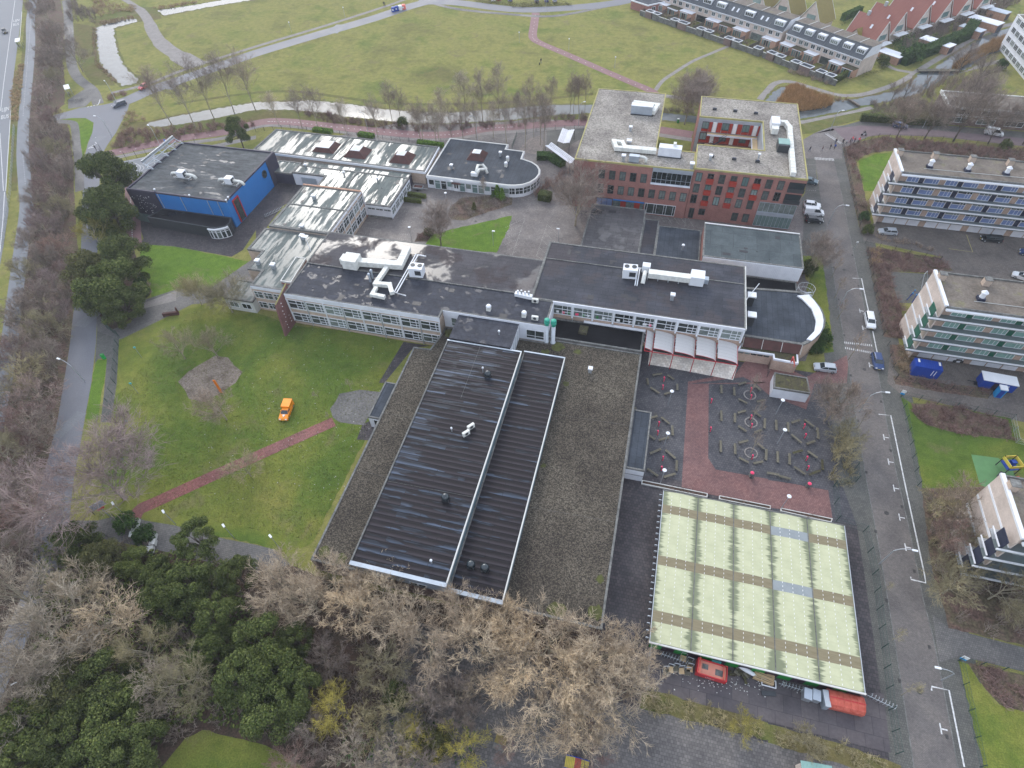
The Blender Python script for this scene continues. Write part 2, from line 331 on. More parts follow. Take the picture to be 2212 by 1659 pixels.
def brickmat(name, a, b_):
    m, n, b = newmat(name, .85, 0, .25); ge = nd(n, 'ShaderNodeNewGeometry'); sx = nd(n, 'ShaderNodeSeparateXYZ'); n.links.new(ge.outputs['Position'], sx.inputs[0])
    cx = nd(n, 'ShaderNodeCombineXYZ'); n.links.new(math_(n, 'ADD', sx.outputs[0], sx.outputs[1]), cx.inputs[0]); n.links.new(sx.outputs[2], cx.inputs[1])
    br = nd(n, 'ShaderNodeTexBrick'); br.inputs['Scale'].default_value = 1; br.inputs['Brick Width'].default_value = .22; br.inputs['Row Height'].default_value = .075; br.inputs['Mortar Size'].default_value = .01
    br.inputs['Color1'].default_value = (*a, 1); br.inputs['Color2'].default_value = (*b_, 1); br.inputs['Mortar'].default_value = (*[min(1, x*1.1+.03) for x in b_], 1)
    n.links.new(cx.outputs[0], br.inputs['Vector'])
    col = mixc(n, 1.0, br.outputs[0], ramp(n, noise(n, coord(n, world=True), .5, 6), [(.3, .82), (.7, 1.15)]), 'MULTIPLY')
    n.links.new(col, b.inputs['Base Color']); return m
def tilemat(name, a, b_):
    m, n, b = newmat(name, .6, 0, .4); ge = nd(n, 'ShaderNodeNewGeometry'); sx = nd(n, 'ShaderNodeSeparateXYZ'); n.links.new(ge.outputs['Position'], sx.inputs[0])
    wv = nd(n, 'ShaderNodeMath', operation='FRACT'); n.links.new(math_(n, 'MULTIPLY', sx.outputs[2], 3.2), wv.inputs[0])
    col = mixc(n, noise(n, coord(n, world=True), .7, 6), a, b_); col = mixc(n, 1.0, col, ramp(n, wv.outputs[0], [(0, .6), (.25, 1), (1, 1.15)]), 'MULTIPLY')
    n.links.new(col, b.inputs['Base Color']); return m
def watermat():
    m, n, b = newmat('canal_water', .06, 0, .5); b.inputs['Specular IOR Level'].default_value = .28
    v = coord(n, world=True); col = ramp(n, noise(n, v, .3, 5), [(.3, (.06,.07,.072)), (.7, (.10,.115,.12))]); n.links.new(col, b.inputs['Base Color'])
    bump(n, b, noise(n, v, 2.0, 4, .6), .06, .1); return m
def glassmat(name, a, b_):
    m, n, b = newmat(name, .08, 0, .6); oi = nd(n, 'ShaderNodeObjectInfo'); v = coord(n)
    x = math_(n, 'ADD', math_(n, 'MULTIPLY', oi.outputs['Random'], .5), math_(n, 'MULTIPLY', noise(n, v, .9, 2), .5))
    n.links.new(ramp(n, x, [(.3, a), (.5, tuple((p+q*.4)/1.6 for p, q in zip(a, b_))), (.78, b_)]), b.inputs['Base Color']); return m
def islandmat(name, a, b_):
    m, n, b = newmat(name, .85, 0, .2); ge = nd(n, 'ShaderNodeNewGeometry'); oi = nd(n, 'ShaderNodeObjectInfo')
    col = mixc(n, ge.outputs['Random Per Island'], a, b_)
    big = noise(n, coord(n), .9, 3)
    col = mixc(n, 1.0, col, ramp(n, big, [(.35, .75), (.65, 1.25)]), 'MULTIPLY')
    col = mixc(n, 1.0, col, ramp(n, oi.outputs['Random'], [(0, (.82,.8,.8)), (.5, (1,1,1)), (1, (1.2,1.15,1.05))]), 'MULTIPLY')
    n.links.new(col, b.inputs['Base Color']); return m
def vaultmat():
    m, n, b = newmat('translucent_canvas', .6); b.inputs['Base Color'].default_value = (.8,.8,.79,1); t = nd(n, 'ShaderNodeBsdfTranslucent'); t.inputs[0].default_value = (.8,.8,.78,1)
    x = nd(n, 'ShaderNodeMixShader'); x.inputs[0].default_value = .5; n.links.new(b.outputs[0], x.inputs[1]); n.links.new(t.outputs[0], x.inputs[2]); n.links.new(x.outputs[0], n.nodes['Material Output'].inputs[0]); return m
def gymmat():
    # long bitumen sheets laid across the hall, standing water in brown lanes
    m, n, b = newmat('gym_roof_sheets', .4, 0, .22); v = coord(n, (.13,1,1), True)
    a = noise(n, v, .75, 5, .6); col = ramp(n, a, [(.30, (.013,.017,.025)), (.47, (.026,.034,.048)), (.66, (.048,.060,.082))])
    br = nd(n, 'ShaderNodeTexBrick'); br.inputs['Scale'].default_value = 1; br.inputs['Brick Width'].default_value = 7.3; br.inputs['Row Height'].default_value = 1.02; br.inputs['Mortar Size'].default_value = .03
    br.inputs['Color1'].default_value = (1,1,1,1); br.inputs['Color2'].default_value = (0,0,0,1); br.inputs['Mortar'].default_value = (.5,.5,.5,1); n.links.new(coord(n, (1,1,1), True), br.inputs['Vector'])
    x = math_(n, 'ADD', math_(n, 'MULTIPLY', noise(n, v, 1.05, 3), .8), math_(n, 'MULTIPLY', br.outputs[0], .14))
    sx = nd(n, 'ShaderNodeSeparateXYZ'); n.links.new(coord(n, (1,1,1), True), sx.inputs[0]); x = math_(n, 'ADD', x, math_(n, 'MULTIPLY', math_(n, 'ADD', sx.outputs[0], 30), .0055))
    lane = ramp(n, x, [(.46, 0), (.475, 1)])
    edge = ramp(n, x, [(.43, 1), (.462, .35), (.49, 1)])
    col = mixc(n, lane, col, (.021,.017,.019)); col = mixc(n, 1.0, col, edge, 'MULTIPLY')
    sy = math_(n, 'SINE', math_(n, 'MULTIPLY', sx.outputs[1], 6.16)); col = mixc(n, 1.0, col, ramp(n, math_(n, 'ADD', math_(n, 'MULTIPLY', sy, .5), .5), [(0, (.5,.5,.52)), (.55, (1,1,1)), (1, (1.75,1.8,1.9))]), 'MULTIPLY')  # rib sheen painted into the colour as soft lighter and darker bands
    col = mixc(n, br.outputs['Fac'], col, (.012,.012,.014))
    n.links.new(col, b.inputs['Base Color']); n.links.new(ramp(n, x, [(.46, .4), (.475, .7)]), b.inputs['Roughness'])
    bump(n, b, x, .15, .05); return m
def shelmat():
    m, n, b = newmat('pale_green_fibreglass', .5, 0, .4); v = coord(n); sx = nd(n, 'ShaderNodeSeparateXYZ'); n.links.new(v, sx.inputs[0])
    # local x runs 0..1 across a bay in metres 5.6; algae creeps in from both gutters
    d = math_(n, 'MINIMUM', sx.outputs[0], math_(n, 'SUBTRACT', 5.6, sx.outputs[0]))
    nz = noise(n, coord(n, (.12,2.6,1), True), .8, 6, .75); nb = noise(n, coord(n, (.25,.1,1), True), .8, 2)
    s = math_(n, 'SUBTRACT', math_(n, 'ADD', math_(n, 'MULTIPLY', nz, 3.6), math_(n, 'MULTIPLY', nb, 2.2)), math_(n, 'ADD', d, 2.12))
    st = ramp(n, s, [(.0, 0), (.45, 1)])
    base = ramp(n, noise(n, v, .5, 5), [(.3, (.41,.42,.26)), (.7, (.51,.515,.33))])
    wv = nd(n, 'ShaderNodeTexWave', bands_direction='Y'); wv.inputs['Scale'].default_value = .28; n.links.new(v, wv.inputs['Vector'])
    base = mixc(n, 1.0, base, ramp(n, wv.outputs[0], [(0, .95), (.06, 1), (1, 1)]), 'MULTIPLY')
    col = mixc(n, math_(n, 'MULTIPLY', st, .82), base, (.11,.13,.07)); n.links.new(col, b.inputs['Base Color']); return m
mats()
random.seed(7)
# ---------------------------------------------------------------- builders
def par(o, p): o.parent = p; o.matrix_parent_inverse = Matrix.Translation(-Vector(p.location)); return o
def rect(x0, x1, y0, y1): return [(x0,y0),(x1,y0),(x1,y1),(x0,y1)]
_zc = [0]
def zz_(z): _zc[0] += 1; return z+_zc[0]*.00012
def patch(name, pts, mat, z, kind='structure', th=0.0):
    z = zz_(z)
    b = MB(); pp = [(p[0], p[1]) for p in pts]
    if area(pp) < 0: pp = pp[::-1]
    if mat in ('lawn','bright','verge','litter','thick','sand','water'):   # ragged natural borders
        rj = random.Random(len(pp)*7+int(abs(pp[0][0])*10)); q_ = []
        for i in range(len(pp)):
            a, e = pp[i], pp[(i+1)%len(pp)]; L = sqrt((e[0]-a[0])**2+(e[1]-a[1])**2); n = max(1, min(60, int(L/.9))); far = sqrt(a[0]**2+a[1]**2)
            for t in range(n):
                j = (.16 if mat != 'water' else .3)*(1 if far < 200 else 1.6)*(0 if t == 0 else 1); q_.append((a[0]+(e[0]-a[0])*t/n+rj.uniform(-j,j), a[1]+(e[1]-a[1])*t/n+rj.uniform(-j,j)))
        pp = q_
    from mathutils.geometry import tessellate_polygon
    tr = tessellate_polygon([[Vector((p[0], p[1], 0)) for p in pp]])
    b.add([(p[0], p[1], z) for p in pp], [tuple(t) if area([pp[q] for q in t]) > 0 else tuple(t[::-1]) for t in tr])
    if th:
        n = len(pp); b.add([(p[0], p[1], z) for p in pp]+[(p[0], p[1], z-th) for p in pp], [(n+i, n+(i+1)%n, (i+1)%n, i) for i in range(n)])
    o = b.obj(name, G[mat] if isinstance(mat, str) else mat); tag(o, kind=kind); return o
def smooth(pts, n=4):
    pts = [Vector((p[0], p[1], p[2] if len(p) > 2 else 0)) for p in pts]; out = []
    for i in range(len(pts)-1):
        a = pts[max(0, i-1)]; b = pts[i]; d = pts[i+1]; e = pts[min(len(pts)-1, i+2)]
        for q in range(n):
            t = q/n; out.append(.5*((2*b)+(d-a)*t+(2*a-5*b+4*d-e)*t*t+(3*b-a-3*d+e)*t**3))
    return out+[pts[-1]]
def strip_pts(pts, w):
    L = []; R = []
    for i, p in enumerate(pts):
        t = (pts[min(i+1, len(pts)-1)]-pts[max(0, i-1)]).normalized(); nrm = Vector((-t.y, t.x, 0)); ww = w[i]/2 if isinstance(w, list) else w/2
        L.append(p+nrm*ww); R.append(p-nrm*ww)
    return L, R
def strip(name, pts, w, mat, z, n=4, kind='structure', sm=True, parent=None):
    z = zz_(z)
    q = smooth(pts, n) if sm else [Vector((p[0], p[1], 0)) for p in pts]
    L, R = strip_pts(q, w); m = len(q); b = MB()
    b.add([(p.x, p.y, z) for p in R]+[(p.x, p.y, z) for p in L], [(i, i+1, m+i+1, m+i) for i in range(m-1)])
    o = b.obj(name, G[mat] if isinstance(mat, str) else mat); tag(o, kind=kind); return o
def lines(name, segs, w, mat, z):
    b = MB()
    for s in segs:
        q = [Vector((p[0], p[1], 0)) for p in s]; L, R = strip_pts(q, w); m = len(q)
        b.add([(p.x, p.y, z) for p in R]+[(p.x, p.y, z) for p in L], [(i, i+1, m+i+1, m+i) for i in range(m-1)])
    return tag(b.obj(name, G[mat]), kind='structure')
def dash(a, b_, d, gap):
    a = Vector(a[:2]).to_3d(); b_ = Vector(b_[:2]).to_3d(); L = (b_-a).length; u = (b_-a)/L; out = []; t = 0
    while t < L: out.append([a+u*t, a+u*min(L, t+d)]); t += d+gap
    return out
def inpoly(x, y, p):
    r = False; j = len(p)-1
    for i in range(len(p)):
        if (p[i][1] > y) != (p[j][1] > y) and x < (p[j][0]-p[i][0])*(y-p[i][1])/(p[j][1]-p[i][1])+p[i][0]: r = not r
        j = i
    return r
def block(B, pts, z, wall, roof, cop, z0=0, pw=.35, ph=.22, out=.04, wtop=True, roofname='roof'):
    m = [MB().prism(pts, z0, z-.3, top=False).obj('wall', G[wall])]
    m.append(MB().prism(inset(pts, pw*.5), z-.6, z-ph, bot=False).obj(roofname, G[roof]))
    m.append(MB().ring(inset(pts, -out), inset(pts, pw), z-.42, z).obj('roof_edge', G[cop]))
    for o in m: par(o, B)
    return m
_wc = {}
def win(B, x, y, z, w, h, rz=0, vb=(), hb=(), fm='white', gm='glass', fw=.09, name='window', pane='pane', fd=.10):
    key = (round(w,2), round(h,2), tuple(vb), tuple(hb), fm, gm, fw)
    if key not in _wc:
        b = MB(); b.box(0, w, -fd, -.005, 0, fw).box(0, w, -fd, -.005, h-fw, h).box(0, fw, -fd+.002, -.006, fw, h-fw).box(w-fw, w, -fd+.002, -.006, fw, h-fw)
        for v in vb: b.box(v*w-fw*.4, v*w+fw*.4, -fd+.004, -.008, fw, h-fw)
        for q in hb:
            zf, a, e = q if isinstance(q, tuple) else (q, 0, 1); b.box(max(fw, a*w), min(w-fw, e*w), -fd+.006, -.01, zf*h-fw*.35, zf*h+fw*.35)
        p = MB().box(fw*.5, w-fw*.5, -.04, -.002, fw*.5, h-fw*.5)
        _wc[key] = (b.mesh(name, G[fm]), p.mesh(pane, G[gm]))
    a, p = _wc[key]; o = inst(name, a, None, (x, y, z), rz); par(o, B); inst(pane, p, o); return o
def cyl(B, name, x, y, z0, z1, r, mat, n=8, r2=None):
    o = MB().tube([(0,0,0),(0,0,z1-z0)], [r, r if r2 is None else r2], n, True).obj(name, G[mat], None, loc=(x,y,z0)); return par(o, B)
def bx(B, name, x0, x1, y0, y1, z0, z1, mat): return par(MB().box(x0,x1,y0,y1,z0,z1).obj(name, G[mat]), B)
# ---- bare trees
def bough(rng, p, d, L, r, bend, segs=4, up=.0):
    pts = [p]; dd = d.normalized()
    for i in range(segs):
        dd = (dd+Vector((rng.uniform(-1,1), rng.uniform(-1,1), rng.uniform(-1,1)))*bend+Vector((0,0,up))).normalized()
        pts.append(pts[-1]+dd*(L/segs))
    return pts, [r*(1-.75*i/segs) for i in range(segs+1)]
def at(pts, t):
    q = t*(len(pts)-1); i = min(int(q), len(pts)-2); return pts[i].lerp(pts[i+1], q-i), (pts[i+1]-pts[i]).normalized()
def side(rng, d, ang):
    a = d.orthogonal().normalized(); a.rotate(Matrix.Rotation(rng.uniform(0, 2*pi), 3, d)); return (d*cos(ang)+a*sin(ang)).normalized()
def bare_tree(seed, h, spread, trunk, n1, n2, n3, n4, ang=.9, up=.08, r0=.22, tw=.022, lean=0, lt=.8):
    """returns two meshes: trunk with boughs, crown of twigs"""
    rng = random.Random(seed); T = MB(); K = MB()
    tp, tr = bough(rng, Vector((0,0,-.1)), Vector((lean,0,1)), h*trunk[1], r0, .06, 6); tr = [r0*(1-.6*i/6) for i in range(7)]
    T.tube(tp, tr, 7)
    for i in range(n1):
        t = trunk[0]/trunk[1]+(1-trunk[0]/trunk[1])*((i+.5)/n1); t = min(.99, t); p, d = at(tp, t)
        L = spread*(1.15-.45*t)*rng.uniform(.85, 1.15)
        if i >= n1-2: dv = side(rng, d, ang*.35)
        else: dv = side(rng, d, ang*rng.uniform(.75, 1.15))
        bp, br = bough(rng, p, dv, L, r0*.42, .16, 5, up); T.tube(bp, [q_*lt for q_ in br], 5)
        for j in range(n2):
            t2 = .22+.78*(j+rng.random())/n2; p2, d2 = at(bp, min(.98, t2)); L2 = L*.52*(1.2-.6*t2)
            b2, r2 = bough(rng, p2, side(rng, d2, rng.uniform(.45, .9)), L2, r0*.12, .2, 4, up); T.tube(b2, r2, 3)
            for q in range(n3):
                t3 = .2+.8*(q+rng.random())/n3; p3, d3 = at(b2, min(.98, t3)); L3 = L2*.5
                b3, r3 = bough(rng, p3, side(rng, d3, rng.uniform(.4, .9)), L3, tw*1.5, .25, 3, up); K.tube(b3, r3, 3)
                for s in range(n4):
                    p4, d4 = at(b3, .25+.73*rng.random()); b4, r4 = bough(rng, p4, side(rng, d4, rng.uniform(.4, .9)), L3*.6, tw, .3, 2, up); K.tube(b4, [tw, tw*.8, tw*.4], 3)
    return T.mesh('trunk', G['bark']), K.mesh('crown', G['tw_beige'])
def bush_mesh(seed, r, h, n, tw, sub=5):
    rng = random.Random(seed); K = MB()
    for i in range(n):
        a = rng.uniform(0, 2*pi); q = sqrt(rng.random())*r*.45; p = Vector((cos(a)*q, sin(a)*q, 0))
        d = Vector((cos(a)*q/r*1.1+rng.uniform(-.8,.8), sin(a)*q/r*1.1+rng.uniform(-.8,.8), 1)).normalized()
        L = h*rng.uniform(.7, 1.1); b1, r1 = bough(rng, p, d, L, tw*1.6, .14, 3); K.tube(b1, r1, 3)
        for j in range(sub):
            p2, d2 = at(b1, rng.uniform(.25, .98)); b2, r2 = bough(rng, p2, side(rng, d2, rng.uniform(.5, 1.2)), L*.45, tw, .3, 2); K.tube(b2, [tw, tw*.7, tw*.4], 3)
    return K
def leaf_cloud(seed, clumps, per, size, mat, trunkh=0, tr=.15, flatq=.5, name='crown'):
    """clumps: (x,y,z,r); leaf tufts sit in the shell of each"""
    rng = random.Random(seed); K = MB()
    for (x, y, z, r) in clumps:
        for i in range(per):
            v = Vector((rng.gauss(0,1), rng.gauss(0,1), rng.gauss(0,1)*.8+.25)).normalized(); q = r*(rng.random()**.35)
            p = Vector((x,y,z))+v*q; nrm = (v+Vector((rng.uniform(-1,1), rng.uniform(-1,1), rng.uniform(-1,1)))*.8).normalized()
            a = nrm.orthogonal().normalized(); a.rotate(Matrix.Rotation(rng.uniform(0,6.28), 3, nrm)); b_ = nrm.cross(a); s = size*rng.uniform(.6, 1.3)
            K.face([p+a*s, p+b_*s*flatq+nrm*s*.2, p-a*s*.8, p-b_*s*flatq+nrm*s*.15])
    cm = K.mesh(name, G[mat]); T = MB()
    if trunkh:
        T.tube([(0,0,-.1),(.1,0,trunkh*.5),(0,.1,trunkh)], [tr, tr*.8, tr*.5], 7)
        for (x, y, z, r) in clumps[::2]: T.tube([(0,0,trunkh*.5),(x*.5,y*.5,(z+trunkh*.5)*.5),(x,y,z)], [tr*.5, tr*.35, tr*.12], 4)
    return (T.mesh('trunk', G['barkd']) if trunkh else None), cm
def clumps(seed, n, rx, ry, z0, z1, r, dome=True):
    rng = random.Random(seed); out = []
    for i in range(n):
        a = rng.uniform(0, 2*pi); t = rng.random(); zz = z0+(z1-z0)*t; k_ = sqrt(max(.05, 1-(max(0, t-.25)/.8)**2)) if dome else 1
        q = sqrt(rng.uniform(.15, 1))*k_; out.append((cos(a)*rx*q, sin(a)*ry*q, zz, r*rng.uniform(.7, 1.2)))
    return out
TR = {}
def tree_protos():
    for i in range(4): TR['wide%d' % i] = bare_tree(11+i, 11, 6.6, (.16,.62), 12, 8, 6, 4, 1.0, .10, .22, .021, lt=1.0)
    for i in range(3): TR['tall%d' % i] = bare_tree(31+i, 13, 6.0, (.26,.85), 14, 7, 6, 4, .50, .10, .12, .012, lt=.7)
    for i in range(2): TR['vase%d' % i] = bare_tree(41+i, 10, 7.4, (.14,.34), 12, 9, 8, 6, .66, .10, .18, .013, lt=.65)
    for i in range(2): TR['young%d' % i] = bare_tree(51+i, 5.5, 2.3, (.35,.85), 8, 5, 4, 2, .8, .1, .07, .013)
    for i in range(2): TR['tangle%d' % i] = bare_tree(61+i, 7, 5.0, (.1,.5), 11, 7, 6, 4, 1.05, .05, .13, .020, lt=.9)
    for i in range(3):
        TR['pine%d' % i] = leaf_cloud(71+i, clumps(i+1, 26, 3.3, 3.3, 3.2, 8.4, .95), 520, .15, 'lf_pine', 6.5, .2)
        TR['dense%d' % i] = leaf_cloud(81+i, clumps(i+11, 36, 3.7, 3.7, 1.2, 7.6, 1.1), 520, .16, 'lf_dark', 5, .22)
    TR['round'] = leaf_cloud(91, clumps(21, 22, .9, .9, .5, 1.7, .5), 90, .14, 'lf_dark', .8, .06)
    TR['cone'] = leaf_cloud(92, [(0,0,.4+q*.32,.75-.1*q) for q in range(6)], 120, .13, 'lf_green', .8, .05)
NAMES_T = dict(wide='bare_tree', tall='tall_bare_tree', vase='bare_tree', young='young_bare_tree', tangle='bare_tree', pine='pine_tree', dense='evergreen_tree', roun='evergreen_bush', cone='conifer_shrub')
def tree(proto, loc, h, label, rz=0, tw=None, group=None, sx=None, bark=None):
    base = {'wide':11,'tall':13,'vase':10,'young':5.5,'tangle':7,'pine':9.3,'dense':8.4,'round':2.1,'cone':2.2}
    kd = ''.join(ch for ch in proto if not ch.isdigit()); s = h/base[kd]; sw = s*(sx or 1)
    nm = {'wide':'bare_tree','tall':'tall_bare_tree','vase':'bare_tree','young':'young_bare_tree','tangle':'bare_tree','pine':'pine_tree','dense':'evergreen_tree','round':'evergreen_bush','cone':'conifer_shrub'}[kd]
    t = thing(nm, label, 'bush' if kd in ('round','cone') else 'tree', (loc[0], loc[1], loc[2] if len(loc) > 2 else 0), rz, group); t.scale = (sw, sw, s)
    a, b_ = TR[proto]
    if a: inst('trunk', a, t, mat=G[bark] if bark else None)
    inst('crown', b_, t, mat=G[tw] if tw else None); return t
# ---- scatter of twiggy tufts joined in one mesh
def thicket(name, pts, dens, h, mat, seed=1, kind='stuff', r=.7, n=10, tw=.02, sub=4, label=None, cat=None, hole=None):
    rng = random.Random(seed); protos = [bush_mesh(seed*7+i, r, 1, n, tw, sub) for i in range(5)]
    pp = [(p[0], p[1]) for p in pts]; A = abs(area(pp)); xs = [p[0] for p in pp]; ys = [p[1] for p in pp]; b = MB(); cnt = int(A*dens); tries = 0
    while cnt > 0 and tries < 200000:
        tries += 1; x = rng.uniform(min(xs), max(xs)); y = rng.uniform(min(ys), max(ys))
        if not inpoly(x, y, pp): continue
        cnt -= 1; q = protos[rng.randrange(5)]; a = rng.uniform(0, 6.28); hh = h*rng.uniform(.6, 1.25); ww = rng.uniform(.8, 1.3); ca, sa = cos(a)*ww, sin(a)*ww; o = len(b.v)
        b.v += [(x+v[0]*ca-v[1]*sa, y+v[0]*sa+v[1]*ca, v[2]*hh) for v in q.v]; b.f += [tuple(i+o for i in fc) for fc in q.f]; b.m += q.m
    ob = b.obj(name, G[mat]); return tag(ob, label, cat, kind=kind)
def leafy(name, pts, dens, h, mat, seed=1, size=.18, kind='stuff', label=None, cat=None, z0=0):
    rng = random.Random(seed); pp = [(p[0], p[1]) for p in pts]; A = abs(area(pp)); xs = [p[0] for p in pp]; ys = [p[1] for p in pp]; b = MB(); cnt = int(A*dens); tries = 0
    while cnt > 0 and tries < 400000:
        tries += 1; x = rng.uniform(min(xs), max(xs)); y = rng.uniform(min(ys), max(ys))
        if not inpoly(x, y, pp): continue
        cnt -= 1; z = z0+h*rng.uniform(.1, 1)*(.75+.25*sin(x*1.9)*cos(y*1.7)); s = size*rng.uniform(.6, 1.4); a = rng.uniform(0, 6.28); tl = rng.uniform(-.8, .8)
        u = Vector((cos(a), sin(a), tl*.6)); v = Vector((-sin(a), cos(a), rng.uniform(-.6,.6))); p = Vector((x,y,z))
        b.face([p+u*s, p+v*s*.6, p-u*s, p-v*s*.6])
    return tag(b.obj(name, G[mat]), label, cat, kind=kind)
def hedge(name, label, path, w, h, mat, seed=3, size=.12, den=95):
    """a clipped hedge: leaf tufts over a box-like volume, one thing"""
    rng = random.Random(seed); q = [Vector((p[0], p[1], 0)) for p in path]; b = MB()
    for i in range(len(q)-1):
        d = q[i+1]-q[i]; L = d.length; d.normalize(); nr = Vector((-d.y, d.x, 0))
        for _ in range(int(L*(w+2*h)*den)):
            t = rng.uniform(0, L); e = rng.uniform(-1, 1); top = rng.random() < w/(w+2*h)
            p = q[i]+d*t+nr*(w/2*(e if top else (1 if e > 0 else -1)*rng.uniform(.8, 1.05)))+Vector((0,0,h*rng.uniform(.92,1.06) if top else h*rng.random()))
            a = rng.uniform(0, 6.28); s = size*rng.uniform(.6, 1.4); u = Vector((cos(a), sin(a), rng.uniform(-.7,.7))); v = Vector((-sin(a), cos(a), rng.uniform(-.7,.7)))
            b.face([p+u*s, p+v*s*.6, p-u*s, p-v*s*.6])
        m_ = (q[i]+q[i+1])/2; b.cb(m_.x, m_.y, h*.44, L, w*.86, h*.88, atan2(d.y, d.x))
    return tag(b.obj(name, G[mat]), label, 'hedge')
# ---- fences: each post a part, wires joined
def fence(label, path, h=1.8, sp=3.0, mat='greenf', name='mesh_fence', rails=(.1,.5,.95), bars=.22):
    q = [Vector((p[0], p[1], 0)) for p in path]; t = thing(name, label, 'fence', tuple(q[0]))
    pm = MB().tube([(0,0,0),(0,0,h+.06)], .05, 5, True).mesh('post', G[mat]); w_ = MB()
    for i in range(len(q)-1):
        d = q[i+1]-q[i]; L = d.length; n = max(1, round(L/sp)); d.normalize()
        for j in range(n+(1 if i == len(q)-2 else 0)):
            pp = q[i]+d*(L*j/n); par(inst('post', pm, None, tuple(pp)), t)
        for r in rails: w_.tube([q[i]+Vector((0,0,h*r)), q[i+1]+Vector((0,0,h*r))], .018, 3)
        if bars:
            m_ = int(L/bars)
            for j in range(m_): pp = q[i]+d*(L*(j+.5)/m_); w_.tube([pp+Vector((0,0,h*.08)), pp+Vector((0,0,h*.96))], .010, 3)
    par(w_.obj('wire_mesh', G[mat]), t); return t
# ---- lamps
def disc_lamp(loc, label, h=4.2):
    t = thing('plaza_lamp', label, 'lamp post', loc, 0, 'disc lamps round the school')
    MB().tube([(0,0,0),(0,0,h)], [.06,.045], 6).obj('pole', G['steel'], t); MB().lathe([(.05,h-.25),(.14,h-.2),(.14,h-.02),(.02,h)], n=8).obj('lamp_head', G['steel'], t)
    MB().lathe([(.1,h+.0),(.36,h+.04),(.34,h+.08),(.1,h+.14)], n=14).obj('lamp_shade', G['white'], t); return t
def box_lamp(loc, rz, label, h=4.2):
    t = thing('path_lamp', label, 'lamp post', loc, rz, 'box-headed lamps along the paths')
    MB().tube([(0,0,0),(0,0,h)], [.06,.045], 6).obj('pole', G['steel'], t); MB().cb(.22,0,h+.05,.7,.3,.16).obj('lamp_head', G['white'], t); return t
def arm_lamp(loc, rz, label, h=6.2, arm=2.0):
    t = thing('street_lamp', label, 'street lamp', loc, rz, 'street lamps with curved arms')
    MB().tube([(0,0,0),(0,0,h*.8),(arm*.25,0,h*.93),(arm*.6,0,h),(arm,0,h)], [.085,.07,.055,.05,.04], 6).obj('pole', G['steel'], t)
    MB().cb(arm+.3,0,h,.75,.28,.14).obj('lamp_head', G['white'], t); return t
